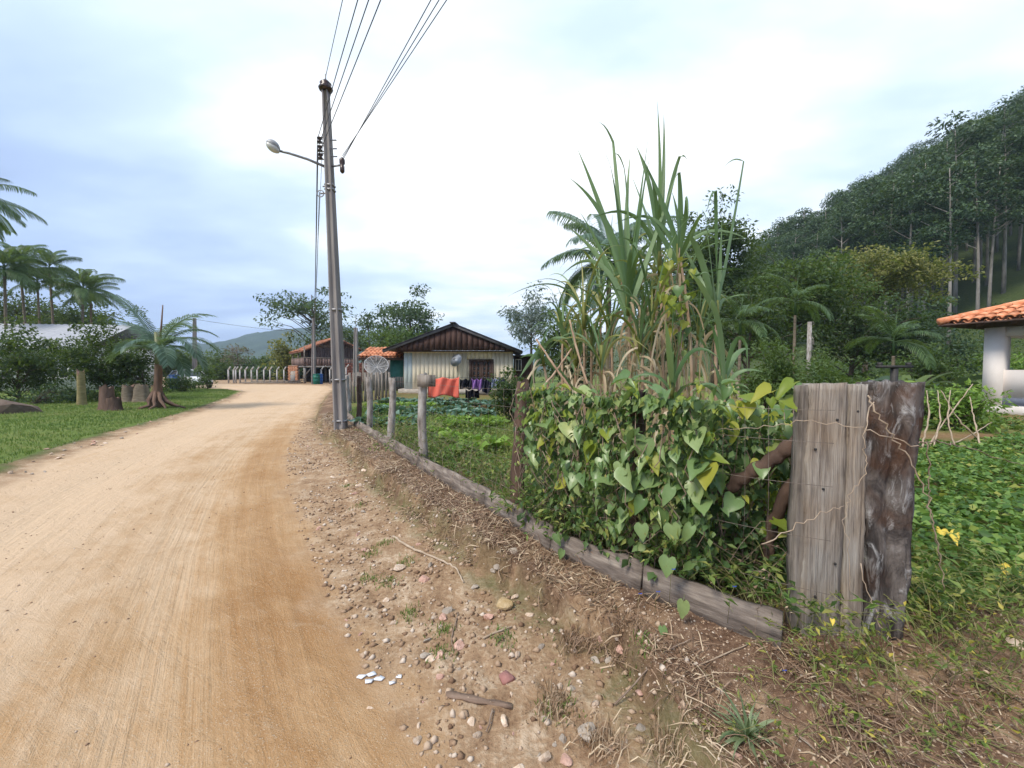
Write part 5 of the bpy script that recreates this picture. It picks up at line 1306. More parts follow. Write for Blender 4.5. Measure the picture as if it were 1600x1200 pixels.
# verge: dry straw, roots and small green tufts
near = lambda x, y: np.hypot(x, y) > .9
pts = scatter(400000, (-6, 3.2), (1.0, 12), lambda x, y: near(x, y) & (sdist(x, y, BK) > -.02 + .3 * fbm(x * 3, y * 3, 2, 3)) & (sdist(x, y, FN) < .25) & (vnoise(x * 3.1, y * 3.1, 3) + .25 * vnoise(x * 11, y * 11, 7) > .30) & (rng.random(len(x)) < np.clip(3.2 / np.maximum(y, .5), .15, 1)) & ((x < 1.35) | (rng.random(len(x)) < .3)), 10)
n = len(pts); L_ = (.03 + .10 * rng.random(n) ** 2) * (1 + .06 * pts[:, 1]); a_ = rng.random(n) * 6.28
d = np.stack([np.cos(a_), np.sin(a_), .25 * rng.normal(size=n)], 1) * L_[:, None]; s_ = np.stack([-np.sin(a_), np.cos(a_), .4 * rng.normal(size=n)], 1) * (.0009 + .0014 * rng.random(n))[:, None] * (1 + .12 * pts[:, 1])[:, None]
p0 = pts + [0, 0, .004] + np.array([0, 0, .012]) * rng.random(n)[:, None]; m_ = p0 + d * .5 + np.array([0, 0, .012]) * rng.random(n)[:, None]; e_ = p0 + d + s_ * 3
V = np.stack([p0 - s_, p0 + s_, m_ + s_, m_ - s_, e_], 1).reshape(-1, 3); k = np.arange(n)[:, None] * 5
o = link("dry_straw", raw_mesh("dry_straw", V, [k + np.array([[0, 1, 2, 3]]), k + np.array([[3, 2, 4]])], np.repeat(rng.random(n), 5)), M_STRAW); tag(o, "brown dry straw and rootlets littering the verge below the fence", "straw", None, "stuff")
tuft = [(580, 866), (604, 910), (632, 880), (575, 905), (650, 795), (690, 985), (640, 960), (560, 790), (540, 760), (785, 1000), (600, 850), (870, 1110), (690, 1020), (1000, 1010), (930, 830), (700, 800)]
pp = []
for px, py in tuft:
    b = G(px, py); k_ = int(60 * min(1, 2.5 / b[1]) + 15); q = b[:2] + rng.normal(size=(k_, 2)) * .04; pp.append(np.stack([q[:, 0], q[:, 1], H(q[:, 0], q[:, 1])], 1))
ex = scatter(2600, (-4.5, 1.5), (1.2, 9), lambda x, y: near(x, y) & (np.abs(sdist(x, y, BK)) < .35) & (vnoise(x * 2.5, y * 2.5, 33) > .55), 12)
pp.append(ex)
grass_obj("verge_grass", np.concatenate(pp), .030, M_GRASS, 14, .003, 1.1, "small green grass tufts scattered on the gravelly shoulder")
pp = [G(px, py)[:2] + rng.normal(size=(160, 2)) * .05 for px, py in ((865, 1105), (940, 1160), (980, 1010), (1040, 1180), (900, 1010))]
pp = np.concatenate(pp); pp = np.stack([pp[:, 0], pp[:, 1], H(pp[:, 0], pp[:, 1])], 1)
grass_obj("dry_grass", pp, .07, M_STRAW, 15, .0025, 1.4, "dry bent grass tufts at the front of the verge")

# ------------------------------------------------------------------ stones
M_ROCK = noisy("pale_stone", (.40, .28, .19), (.60, .46, .34), 2.5, .9, bump=.5, bscale=9, c3=(.68, .60, .52), randv=.28, bdist=.05)
M_ROCKP = noisy("pink_stone", (.48, .27, .20), (.66, .44, .35), 2.5, .9, bump=.5, bscale=9, randv=.15, bdist=.05)
M_ROCKG = noisy("grey_stone", (.34, .28, .22), (.48, .41, .34), 2.5, .9, bump=.5, bscale=9, randv=.15, bdist=.05)
rocks = [rock_mesh(600 + s, (1, .6 + .3 * (s % 3) / 2, .45 + .12 * (s % 4) / 3), .3) for s in range(9)]
def put_rock(px, py, spx, me, mat, label, grp=None, sink=.28):
    b = G(px, py); s = spx / FPX * b[1]
    m2 = me.copy(); m2.materials.clear(); m2.materials.append(mat)
    o = link("stone", m2, None, None, b + np.array([0, 0, s * (.25 - sink * .5)]), (random.uniform(-.2, .2), random.uniform(-.2, .2), random.uniform(0, 6.3)), s); tag(o, label, "stone", grp); return o
put_rock(787, 948, 36, rocks[2], noisy("ochre_stone", (.42, .28, .12), (.62, .47, .28), 3, .9, bump=.6, bdist=.05), "largest ochre stone on the verge below the bank edge", sink=.1)
put_rock(806, 934, 18, rocks[0], M_ROCK, "small pale stone touching the large ochre stone")
put_rock(764, 966, 24, rocks[3], M_ROCKP, "upright pinkish stone left of the large ochre stone")
put_rock(692, 966, 20, rocks[1], M_ROCKP, "angular pink-white stone in the middle of the shoulder")
put_rock(664, 1027, 22, rocks[4], M_ROCKG, "grey faceted stone near the road edge above the white shards")
put_rock(716, 1010, 26, rocks[5], M_ROCKP, "salmon pink stone below the upright pinkish one")
put_rock(672, 885, 18, rocks[6], M_ROCKG, "dark grey rounded stone under the long pale stick")
put_rock(663, 907, 24, rocks[7], M_ROCKP, "flat brick-pink stone below the dark grey rounded stone")
put_rock(623, 890, 26, rocks[8], M_ROCK, "whitish flat stone in the upper shoulder gravel")
put_rock(788, 1130, 26, rocks[0], M_ROCK, "oval pinkish stone below the weathered wood strip")
put_rock(918, 1148, 46, rocks[1], M_ROCKG, "large smooth grey-tan stone at the bottom edge", sink=.2)
put_rock(852, 1186, 30, rocks[3], M_ROCK, "pale angular stone at the bottom edge left of the grey one")
put_rock(884, 1192, 30, rocks[4], M_ROCKP, "pinkish stone cut by the bottom edge")
put_rock(577, 1106, 20, rocks[6], M_ROCK, "flat pale stone embedded in the road below the white shards", sink=.75)
put_rock(465, 887, 40, rocks[7], M_ROCK, "pale flat rock patch set flush in the road surface", sink=.95)
put_rock(1585, 1010, 46, rocks[2], M_ROCK, "pale rock at the right edge below the ground cover")
g = np.random.default_rng(91); cnt = 0; mats = [M_ROCK, M_ROCKP, M_ROCK, M_ROCKG]
rk = [[m_.copy() for m_ in rocks] for _ in mats]
for ms, mt in zip(rk, mats):
    for m_ in ms: m_.materials.clear(); m_.materials.append(mt)
while cnt < 210:
    y = 1.35 + 9 * g.random() ** 1.9; x = -7 + 8 * g.random(); u_ = float(sdist(np.array([x]), np.array([y]), RE)[0]); v_ = float(sdist(np.array([x]), np.array([y]), BK)[0])
    if u_ < -.12 or v_ > .10 + .15 * (g.random() < .2) or (u_ < .1 and g.random() < .6): continue
    s = (.020 + .060 * g.random() ** 2.2) * (1 + .05 * y); mi = g.integers(4)
    o = link("stone", rk[mi][g.integers(9)], None, None, (x, y, Hs(x, y) + s * .03), g.normal(size=3) * [.3, .3, 3], s); tag(o, "small tan or pinkish stone in the loose gravel of the right shoulder", "stone", "loose stones on the right shoulder"); cnt += 1
for i in range(26):
    px, py = g.uniform(420, 700), g.uniform(660, 780); 
    b = G(px, py); u_ = float(sdist(np.array([b[0]]), np.array([b[1]]), RE)[0])
    if u_ < 0 or u_ > 1: continue
    s = .05 + .05 * g.random(); o = link("stone", rk[i % 4][i % 9], None, None, b + [0, 0, .01], g.normal(size=3), s); tag(o, "small tan or pinkish stone in the loose gravel of the right shoulder", "stone", "loose stones on the right shoulder")
for i in range(60):                                                   # stones along the left road edge
    k = g.random(); j = 3 + int(k * 6); t_ = g.random(); a, b = np.array(LE[j]), np.array(LE[j + 1]); q = a * (1 - t_) + b * t_ + g.normal(size=2) * .18 + np.array([-.15, 0])
    s = .05 + .09 * g.random() ** 2; o = link("stone", rk[i % 4][i % 9], None, None, (q[0], q[1], Hs(*q) + .01), g.normal(size=3) * [.2, .2, 3], s); tag(o, "small stone in the earthy edge between lawn and road", "stone", "stones along the left road edge")
def pebbles(name, pts, smin, smax, mat, label, seed):
    g = np.random.default_rng(seed); n = len(pts); s = smin + (smax - smin) * g.random(n) ** 3
    base = np.array([(1, 0, 0), (.35, .9, 0), (-.8, .55, 0), (-.8, -.6, 0), (.3, -.95, 0), (.1, .1, .75), (0, 0, -.6)])
    B = base[None] * (1 + .3 * g.normal(size=(n, 7, 3))); a_ = g.random(n) * 6.28; c, si = np.cos(a_)[:, None], np.sin(a_)[:, None]
    V = np.stack([B[:, :, 0] * c - B[:, :, 1] * si, B[:, :, 0] * si + B[:, :, 1] * c, B[:, :, 2]], -1) * s[:, None, None] + pts[:, None, :] + np.array([0, 0, .15]) * s[:, None, None]
    T = np.array([(0, 1, 5), (1, 2, 5), (2, 3, 5), (3, 4, 5), (4, 0, 5), (1, 0, 6), (2, 1, 6), (3, 2, 6), (4, 3, 6), (0, 4, 6)])
    k = np.arange(n)[:, None, None] * 7
    o = link(name, raw_mesh(name, V.reshape(-1, 3), (T[None] + k).reshape(-1, 3), np.repeat(g.random(n), 7)), mat); tag(o, label, "gravel", None, "stuff")
tg = NT("gravel"); M_GRAV = tg.done(tg.bsdf(tg.ramp(tg.attr('rnd'), [(0, (.17, .10, .06)), (.4, (.33, .22, .14)), (.8, (.46, .34, .24)), (1, (.60, .51, .42))]), .9, spec=.2))
pts = scatter(85000, (-7, 1.8), (1.0, 12), lambda x, y: near(x, y) & (sdist(x, y, RE) > -.1) & (sdist(x, y, BK) < .25) & (vnoise(x * 2.2, y * 2.2, 71) + .3 * rng.random(len(x)) > .42) & (rng.random(len(x)) < np.clip(4 / y, .2, 1)), 20)
pebbles("shoulder_gravel", pts, .003, .022, M_GRAV, "fine loose gravel covering the right shoulder of the road", 21)
pts = scatter(16000, (-10, .5), (1.0, 14), lambda x, y: near(x, y) & (sdist(x, y, RE) < .1) & (-sdist(x, y, LE) < .6) & (vnoise(x * 1.3, y * 1.3, 81) > .45), 22)
pebbles("road_grit", pts, .0015, .009, M_GRAV, "sparse small grit lying on the packed road surface", 23)
pts = scatter(16000, (.6, 3.6), (.95, 2.4), lambda x, y: near(x, y) & (sdist(x, y, BK) > 0) & (sdist(x, y, FN) < .1), 24)
pebbles("bank_crumbs", pts, .002, .009, M_GRAV, "crumbs of earth and grit on the bank below the posts", 25)

# litter
M_SHARD = noisy("white_ceramic", (.74, .76, .80), (.82, .84, .88), 4, .35, bump=0, spec=.5)
for i, (px, py, s) in enumerate(((565, 1059, 11), (581, 1055, 12), (576, 1066, 12), (592, 1062, 13), (612, 1069, 8), (624, 1059, 8))):
    b = G(px, py); k_ = s / FPX * b[1]; g2 = np.random.default_rng(i + 5); an = np.sort(g2.random(5) * 6.28); m5 = [(k_ * .75 * math.cos(t_), k_ * .45 * math.sin(t_)) for t_ in (0.3 + i, .45 + i, 2.3 + i, 3.4 + i, 4.9 + i)]
    mb = MB(); V = [(x, y, 0) for x, y in m5] + [(x, y, .005) for x, y in m5]; mb.add(V, [(j, (j + 1) % 5, (j + 1) % 5 + 5, j + 5) for j in range(5)], [(5, 6, 7), (5, 7, 8), (5, 8, 9), (0, 2, 1), (0, 3, 2), (0, 4, 3)])
    o = mb.build("white_shard", M_SHARD, None, loc=b + [0, 0, .004], rot=(random.uniform(-.12, .12), random.uniform(-.12, .12), 0)); tag(o, "small white ceramic shard lying on the road's right edge", "shard", "white shards on the road")
b = G(793, 1062); mb = MB(); V = [(-.035, -.02, 0), (.03, -.025, 0), (.012, .035, 0), (-.03, .03, 0)]; mb.add(V + [(x, y, .02) for x, y, z in V], [(0, 3, 2, 1), (4, 5, 6, 7), (0, 1, 5, 4), (1, 2, 6, 5), (2, 3, 7, 6), (3, 0, 4, 7)])
o = mb.build("brick_fragment", noisy("brick_red", (.30, .13, .11), (.42, .22, .19), 20, .9, bump=.5), None, loc=b, rot=(.1, -.15, .5)); tag(o, "dull red brick fragment on the shoulder above the wood strip", "brick")
def stick(name, label, pxs, r0, r1, mat, lift=.012, cat="stick", sides=6):
    pp = np.array([G(a, b_) + [0, 0, lift] for a, b_ in pxs]); t_ = np.linspace(0, 1, 4 * len(pp)); s0 = np.linspace(0, 1, len(pp))
    q = np.stack([np.interp(t_, s0, pp[:, i]) for i in range(3)], 1); q[1:-1] = (q[:-2] + 2 * q[1:-1] + q[2:]) / 4; q[1:-1] += rng.normal(size=(len(q) - 2, 3)) * r0 * .25
    mb = MB(); mb.tube(q - q[0], np.linspace(r0, r1, len(q)), sides); o = mb.build(name, mat, None, True, loc=q[0]); tag(o, label, cat)
M_PALESTK = noisy("pale_stick", (.30, .22, .15), (.50, .40, .30), 12, .9, (1, 1, 1), .3)
M_TWIG = noisy("dry_twig", (.16, .11, .08), (.34, .26, .20), 16, .9, bump=.4)
stick("pale_stick", "long pale bent stick lying across the shoulder gravel", [(614, 840), (640, 858), (668, 868), (700, 882), (715, 892), (724, 912)], .011, .005, M_PALESTK)
stick("twig", "dark thin twig beside the salmon pink stone", [(716, 960), (705, 1000), (708, 1020)], .004, .002, M_TWIG)
stick("twig", "short dark twig lying below the wood strip", [(770, 1112), (760, 1148)], .004, .003, M_TWIG)
stick("twig", "pale twig pieces beside the large ochre stone base", [(755, 1000), (790, 985), (800, 982)], .006, .004, M_PALESTK)
stick("twig", "long thin twig crossing the straw below the kerb boards", [(960, 1105), (1040, 1020), (1085, 1000)], .004, .002, M_TWIG)
stick("twig", "straight pale twig on the straw near the gate post", [(1095, 1042), (1170, 1010)], .004, .002, M_PALESTK)
# weathered wood strip
b0, b1 = G(697, 1086), G(800, 1106); mb = MB(); n = 9
for j in range(n):
    t_ = j / (n - 1); c = (b0 * (1 - t_) + b1 * t_) - b0 + [0, 0, .003]; w = .020 * (1 - .45 * abs(t_ - .4)) + .004 * math.sin(j * 2.3)
    mb.add([c + [0, -w, 0], c + [0, w, 0], c + [0, w * .9, .007 + .003 * math.sin(j)], c + [0, -w * .9, .009]])
mb.q.append(np.array([(j * 4 + k_, j * 4 + (k_ + 1) % 4, (j + 1) * 4 + (k_ + 1) % 4, (j + 1) * 4 + k_) for j in range(n - 1) for k_ in range(4)] + [(0, 3, 2, 1), (32, 33, 34, 35)]))
o = mb.build("wood_strip", noisy("rotten_wood", (.13, .085, .06), (.30, .21, .155), 4, .95, (1, 6, 6), .7, 30), None, loc=b0); tag(o, "splintered brown wood strip lying on the shoulder", "wood")

# ------------------------------------------------------------------ garden fence
fence = thing("garden_fence", "rough post and wire fence with low kerb boards along the verge", "fence", (0, 0, 0))
bp = [(1.235, 1.775), (.74, 2.24), (.27, 2.80), (-.26, 3.66), (-1.24, 5.15), (-2.6, 7.40), (-3.72, 9.25), (-5.4, 12.4)]
for j, (a, b) in enumerate(zip(bp[:-1], bp[1:])):
    a, b = np.array(a), np.array(b); d = (b - a) / np.linalg.norm(b - a); nrm = np.array([d[1], -d[0]]); a2, b2 = a + d * .008, b - d * .008
    m = 12; mb = MB(); g2 = np.random.default_rng(800 + j); hb = .20 + .02 * g2.random(); tilt = .02 + .02 * g2.random()
    for i in range(m + 1):
        t_ = i / m; q = a2 * (1 - t_) + b2 * t_; z0 = Hs(a[0], a[1]) * (1 - t_) + Hs(b[0], b[1]) * t_ - .05 + .02 * (1 - 2 * t_) * g2.random()
        zt = z0 + hb + .004 * g2.normal(); th = .014 + .0015 * g2.normal()
        lo, hi = q, q - nrm * (-tilt)
        mb.add([(*(lo - nrm * th), z0), (*(lo + nrm * th), z0), (*(hi + nrm * th), zt), (*(hi - nrm * th), zt)])
    mb.q.append(np.array([(i * 4 + k_, (i + 1) * 4 + k_, (i + 1) * 4 + (k_ + 1) % 4, i * 4 + (k_ + 1) % 4) for i in range(m) for k_ in range(4)] + [(0, 1, 2, 3), (m * 4 + 3, m * 4 + 2, m * 4 + 1, m * 4)]))
    mb.build("kerb_board", M_BOARD, fence)
def rough_post(b, h, r, mat, seed, lean=(0, 0), name="post"):
    g2 = np.random.default_rng(seed); n = 10; an = np.arange(n) * 2 * math.pi / n; V = []; m = 14; pr = 1 + .13 * g2.normal(size=n)
    for i in range(m):
        t_ = i / (m - 1); rr = r * pr * (1.08 - .16 * t_) * (1 + .06 * g2.normal(size=n)); V.append(np.stack([b[0] + lean[0] * t_ + .012 * math.sin(t_ * 6 + seed) + rr * np.cos(an), b[1] + lean[1] * t_ + rr * np.sin(an), np.full(n, b[2] - .1 + (h + .1) * t_) + (.012 * g2.normal(size=n) if i == m - 1 else 0)], 1))
    mb = MB(); V = np.concatenate(V); bb = (m - 1) * n; mb.add(V, [(i * n + k_, i * n + (k_ + 1) % n, (i + 1) * n + (k_ + 1) % n, (i + 1) * n + k_) for i in range(m - 1) for k_ in range(n)], [(bb, bb + k_, bb + k_ + 1) for k_ in range(1, n - 1)]); return mb.build(name, mat, fence, True)
fp = [(-1.17, 5.22, 1.20, .062, M_POSTBARK), (.05, 3.34, 1.16, .058, M_POSTBR), (-2.02, 6.62, 1.12, .06, M_POSTBARK), (-2.84, 7.95, 1.1, .06, M_POSTBARK), (-3.52, 9.1, 1.1, .06, M_POSTBR), (-4.5, 11.0, 1.1, .06, M_POSTBARK), (.78, 2.42, 1.14, .05, M_POSTBR), (-5.3, 12.6, 1.1, .06, M_POSTBR)]
ftop = []
for k, (x, y, h, r, m) in enumerate(fp):
    ln = (random.uniform(-.05, .05), random.uniform(-.03, .03)); rough_post((x, y, Hs(x, y)), h, r, m, 900 + k, ln)
part("nailed_board", M_WOODG, fence, ((-1.10, 5.13, 1.36), (.23, .025, .15)))
wl_ = [(1.46, 1.80), (.74, 2.36), (.04, 3.30), (-1.17, 5.16), (-2.02, 6.56), (-2.84, 7.89), (-3.52, 9.04), (-4.5, 10.9), (-5.3, 12.5)]
wl_ = [(x, y, Hs(x, y)) for x, y in wl_]
for hh in (.25, .5, .75, .95, 1.1):
    mb = MB(); pp = []
    for a, b in zip(wl_[:-1], wl_[1:]):
        pp.append(curve_pts(np.array(a) + [0, 0, hh], np.array(b) + [0, 0, hh], (0, 0, -.015 - .01 * random.random()), 8)[:-1])
    mb.tube(np.concatenate(pp), .0014, 3); mb.build("wire", M_RUSTW, fence)
for (a, b), nw in (((wl_[0], wl_[1]), 9), ((wl_[1], wl_[2]), 11), ((wl_[2], wl_[3]), 16)):
    for i in range(nw):
        q = np.array(a) * (1 - (i + .5) / nw) + np.array(b) * (i + .5) / nw; mb = MB(); mb.tube([q + [0, 0, .12], q + [.01, 0, .6], q + [0, 0, 1.1]], .0009, 3); mb.build("stay_wire", M_RUSTW, fence)
# further rough stakes by the tiled annex
for k in range(12):
    px = 548 + k * 5.5; b = at(px, 15 + .25 * k); mb = MB(); mb.tube([(0, 0, -.05), (.03 * random.uniform(-1, 1), 0, .6), (.05 * random.uniform(-1, 1), 0, 1.15)], [.055, .05, .045], 6); o = mb.build("stake", M_WOODG, None, True, loc=b); tag(o, "grey rough stake in the paling before the tiled annex", "stake", "stakes before the tiled annex")

# ------------------------------------------------------------------ gate posts
def plank_obj(par, name, x0, x1, y, zb, zt, th, mat, seed, taper=.0, jag=.004, lean=0):
    g2 = np.random.default_rng(seed); m, n = 40, 8; V = []
    for i in range(m + 1):
        t_ = i / m; z = zb + (zt - zb) * t_; a = x0 + jag * math.sin(t_ * 9 + seed) + .002 * g2.normal() - taper * (1 - t_) + lean * t_; b = x1 + jag * math.sin(t_ * 7 + seed * 2) + .002 * g2.normal() + lean * t_
        for s_, yy in ((0, y), (1, y + th)):
            for k_ in range(n + 1):
                u_ = k_ / n; xx = a + (b - a) * (u_ if s_ == 0 else 1 - u_)
                dz = (.002 * math.sin(xx * 260 + seed) + .003 * g2.normal()) if i == m else 0
                rel = .009 * float(fbm(np.array([xx * 60.]), np.array([z * 4.]), seed, 3)[0]) + .004 * float(fbm(np.array([xx * 25.]), np.array([z * 9.]), seed + 5, 2)[0])
                V.append((xx, yy + (rel if s_ == 0 else 0), z + dz))
    w = 2 * (n + 1); mb = MB(); top = m * w
    mb.add(V, [(i * w + k_, i * w + (k_ + 1) % w, (i + 1) * w + (k_ + 1) % w, (i + 1) * w + k_) for i in range(m) for k_ in range(w)] + [(top + k_, top + k_ + 1, top + w - 2 - k_, top + w - 1 - k_) for k_ in range(n)])
    return mb.build(name, mat, par, True)
def old_plank_mat():
    t = NT("old_grey_plank")
    v = t.coord('Object', (14, 14, 1.1)); n1_ = t.noise(v, 2.4, 8, .62, .6); v2 = t.coord('Object', (55, 55, 1.6)); n2_ = t.noise(v2, 2.0, 6, .6)
    n3_ = t.noise(t.coord('Object'), 3.2, 4, .5)
    col = t.ramp(n1_, [(.25, (.12, .10, .085)), (.45, (.27, .235, .20)), (.62, (.40, .365, .32)), (.8, (.26, .215, .17))])
    col = t.mix(t.ramp(n3_, [(.42, (0, 0, 0)), (.64, (.75, .75, .75))]), col, t.mix(1.0, col, (.92, .78, .64), 'MULTIPLY'))
    col = t.mix(t.ramp(n2_, [(.30, (.85, .85, .85)), (.42, (0, 0, 0))]), col, (.05, .038, .03))
    vo = t.n('ShaderNodeTexVoronoi', {'Vector': t.coord('Object', (1, 1, .45)), 'Scale': 9.0, 'Randomness': 1.0}).outputs['Distance']
    col = t.mix(t.ramp(vo, [(.05, (.9, .9, .9)), (.12, (0, 0, 0))]), col, (.06, .045, .035))
    return t.done(t.bsdf(col, .92, t.bump(t.math('ADD', n2_, n1_), .8, .012), .15))
def charred_mat():
    t = NT("charred_trunk")
    v = t.coord('Object', (1, 1, .35)); n1_ = t.noise(v, 7, 8, .65, 1.2); n2_ = t.noise(t.coord('Object', (1.4, 1.4, .5)), 11, 7, .7, .8)
    col = t.ramp(n1_, [(.30, (.014, .013, .013)), (.45, (.062, .052, .048)), (.57, (.17, .145, .13)), (.70, (.30, .275, .26))])
    col = t.mix(t.ramp(n2_, [(.53, (0, 0, 0)), (.66, (.9, .9, .9))]), col, (.50, .49, .48))
    n3_ = t.noise(t.coord('Object'), 5, 4, .5); col = t.mix(t.ramp(n3_, [(.50, (0, 0, 0)), (.66, (.8, .8, .8))]), col, (.11, .055, .032))
    return t.done(t.bsdf(col, .9, t.bump(t.math('ADD', n1_, n2_), 1.0, .03), .2))
M_OLDP, M_CHAR = old_plank_mat(), charred_mat()
gz = Hs(1.5, 1.9)
gp = thing("plank_gate_post", "weathered upright grey planks forming the fence end post", "post", (1.5, 1.88, gz - .12))
zt = D(1300, 600, 1.88)[2] - gz + .12
def lx(px): return (px - 800) / FPX * 1.88 - 1.5
plank_obj(gp, "plank", lx(1269), lx(1325), 0, 0, zt, .07, M_OLDP, 11, .02)
plank_obj(gp, "plank", lx(1326.5), lx(1356), -.006, .02, zt - .004, .07, M_OLDP, 12, -.01)
plank_obj(gp, "edge_plank", lx(1259), lx(1268), .02, 0, zt - .012, .06, M_WOODG, 13, .02)
for i in range(6):
    zz = (.31, .47, .83, 1.02, 1.16, 1.2)[i]; mb = MB(); mb.lathe([(.006, -.002), (.006, .004), (.002, .005)], sides=6); o = mb.build("nail", M_DARKM, gp, loc=(lx((1282, 1312, 1290, 1276, 1309, 1340)[i]), -.004, zz), rot=(math.pi / 2, 0, 0))
ct = thing("charred_post", "thick charred and lichened tree trunk post beside the grey planks", "post", (1.795, 1.96, gz - .12))
g2 = np.random.default_rng(5); m, n = 80, 64; an = np.arange(n) * 2 * math.pi / n; V = []
zt2 = D(1395, 598, 1.85)[2] - gz + .12
for i in range(m + 1):
    t_ = i / m; z = zt2 * t_
    cx = .012 + .055 * (t_ - .5) + .012 * math.sin(t_ * 7); rx = .094 + .036 * t_ - .018 * math.sin(t_ * 5.5 + 1) + .05 * np.exp(-t_ * 9); ry = .125
    nn = fbm(np.cos(an) * 2.2 + 5, np.sin(an) * 2.2 + z * 1.1, 3, 4) * .085 + fbm(an * 5, np.full(n, z * 2.0), 9, 4) * .05 * np.minimum(1, 2 * np.abs(np.sin(an / 2))) + fbm(np.cos(an) * 9 + 3, np.sin(an) * 9 + z * 7, 19, 3) * .022
    hol = -.055 * np.exp(-((an - 4.45) / .38) ** 2) * np.exp(-((t_ - .62) / .2) ** 2)          # burnt hollow on the front
    V.append(np.stack([cx + (rx + nn + hol) * np.cos(an), (ry + nn + hol) * np.sin(an), np.full(n, z) + (.006 * np.sin(an * 2) + .004 * g2.normal(size=n) if i == m else 0)], 1))
V = np.concatenate(V); mb = MB(); bb = m * n
cap = np.array([V[bb:].mean(0) + [0, 0, -.008]]); mb.add(np.concatenate([V, cap]), [(i * n + k_, i * n + (k_ + 1) % n, (i + 1) * n + (k_ + 1) % n, (i + 1) * n + k_) for i in range(m) for k_ in range(n)], [(bb + k_, bb + (k_ + 1) % n, len(V)) for k_ in range(n)])
mb.build("trunk", M_CHAR, ct, True)
# propped logs
def pxtube(name, pts, rad, mat, parent=None, sides=6, label=None, cat=None, jit=.0, smooth=True):
    P3 = np.array([D(a, b_, c) for a, b_, c in pts]); s0 = np.linspace(0, 1, len(P3)); t_ = np.linspace(0, 1, 6 * len(P3))
    q = np.stack([np.interp(t_, s0, P3[:, i]) for i in range(3)], 1)
    for _ in range(3): q[1:-1] = (q[:-2] + 2 * q[1:-1] + q[2:]) / 4
    q[1:-1] += rng.normal(size=(len(q) - 2, 3)) * jit
    mb = MB(); mb.tube(q - q[0], np.interp(t_, np.linspace(0, 1, len(rad)), rad) * (1 + .12 * rng.normal(size=len(t_)) * (jit > 0)), sides); o = mb.build(name, mat, parent, smooth, loc=q[0])
    if label: tag(o, label, cat)
    return o
pxtube("prop_log", [(1262, 680, 2.02), (1215, 712, 2.06), (1165, 745, 2.14), (1120, 775, 2.25), (1080, 800, 2.36)], [.042, .036, .036, .032, .03], M_POSTBR, None, 10, "upper bark-covered log leaning against the plank post", "log", .005)
pxtube("prop_log", [(1262, 730, 2.05), (1225, 775, 2.12), (1205, 830, 2.2), (1195, 900, 2.25)], [.038, .032, .03, .03], M_POSTBR, None, 10, "lower dark log leaning against the plank post", "log", .005)

# ------------------------------------------------------------------ sugarcane
M_CANEL = leaf_mat("cane_leaf", [(0, (.060, .115, .045)), (.5, (.11, .18, .080)), (1, (.20, .28, .15))], .3, .45)
M_CANEY = leaf_mat("cane_leaf_yellowing", [(0, (.13, .15, .03)), (.5, (.20, .20, .06)), (1, (.30, .27, .11))], .3, .5)
M_DRYL = leaf_mat("cane_leaf_dry", [(0, (.20, .14, .085)), (.5, (.34, .26, .165)), (1, (.50, .42, .30))], .25, .7)
M_STALK = noisy("cane_stalk", (.22, .13, .085), (.38, .26, .17), 6, .7, (1, 1, .6), .2, 20, c3=(.46, .36, .26))
def bez_blade(p0, p1, p2, w, seed, n=14, tipcurl=None):
    g2 = np.random.default_rng(seed); t_ = np.linspace(0, 1, n + 1)[:, None]
    p0, p1, p2 = map(lambda a: np.asarray(a, float), (p0, p1, p2)); q = p0 * (1 - t_) ** 2 + 2 * p1 * t_ * (1 - t_) + p2 * t_ ** 2
    if tipcurl is not None: q = np.concatenate([q, q[-1] + (np.asarray(tipcurl, float) - q[-1]) * np.linspace(0, 1, 6)[1:, None] + np.array([0, 0, .05]) * np.sin(np.linspace(0, math.pi, 6))[1:, None]])
    m = len(q); T = np.gradient(q, axis=0); T /= np.linalg.norm(T, axis=1)[:, None] + 1e-9
    face = np.array([.5 * g2.normal(), -1, .35 * g2.normal()]); tt = np.linspace(0, 1, m); V = []
    tw = g2.normal() * .9 * tt
    for i in range(m):
        s_ = np.cross(T[i], face); s_ /= np.linalg.norm(s_) + 1e-9; u_ = np.cross(s_, T[i]); s2 = s_ * math.cos(tw[i]) + u_ * math.sin(tw[i]); u2 = np.cross(s2, T[i])
        ww = w * max(.03, min(.5 + 2.2 * tt[i], 1) * (1 - tt[i] ** 2.6)); V += [q[i] - s2 * ww / 2, q[i] + u2 * ww * .14, q[i] + s2 * ww / 2]
    Q_ = []
    for i in range(m - 1): b = i * 3; Q_ += [(b, b + 1, b + 4, b + 3), (b + 1, b + 2, b + 5, b + 4)]
    return np.array(V), Q_
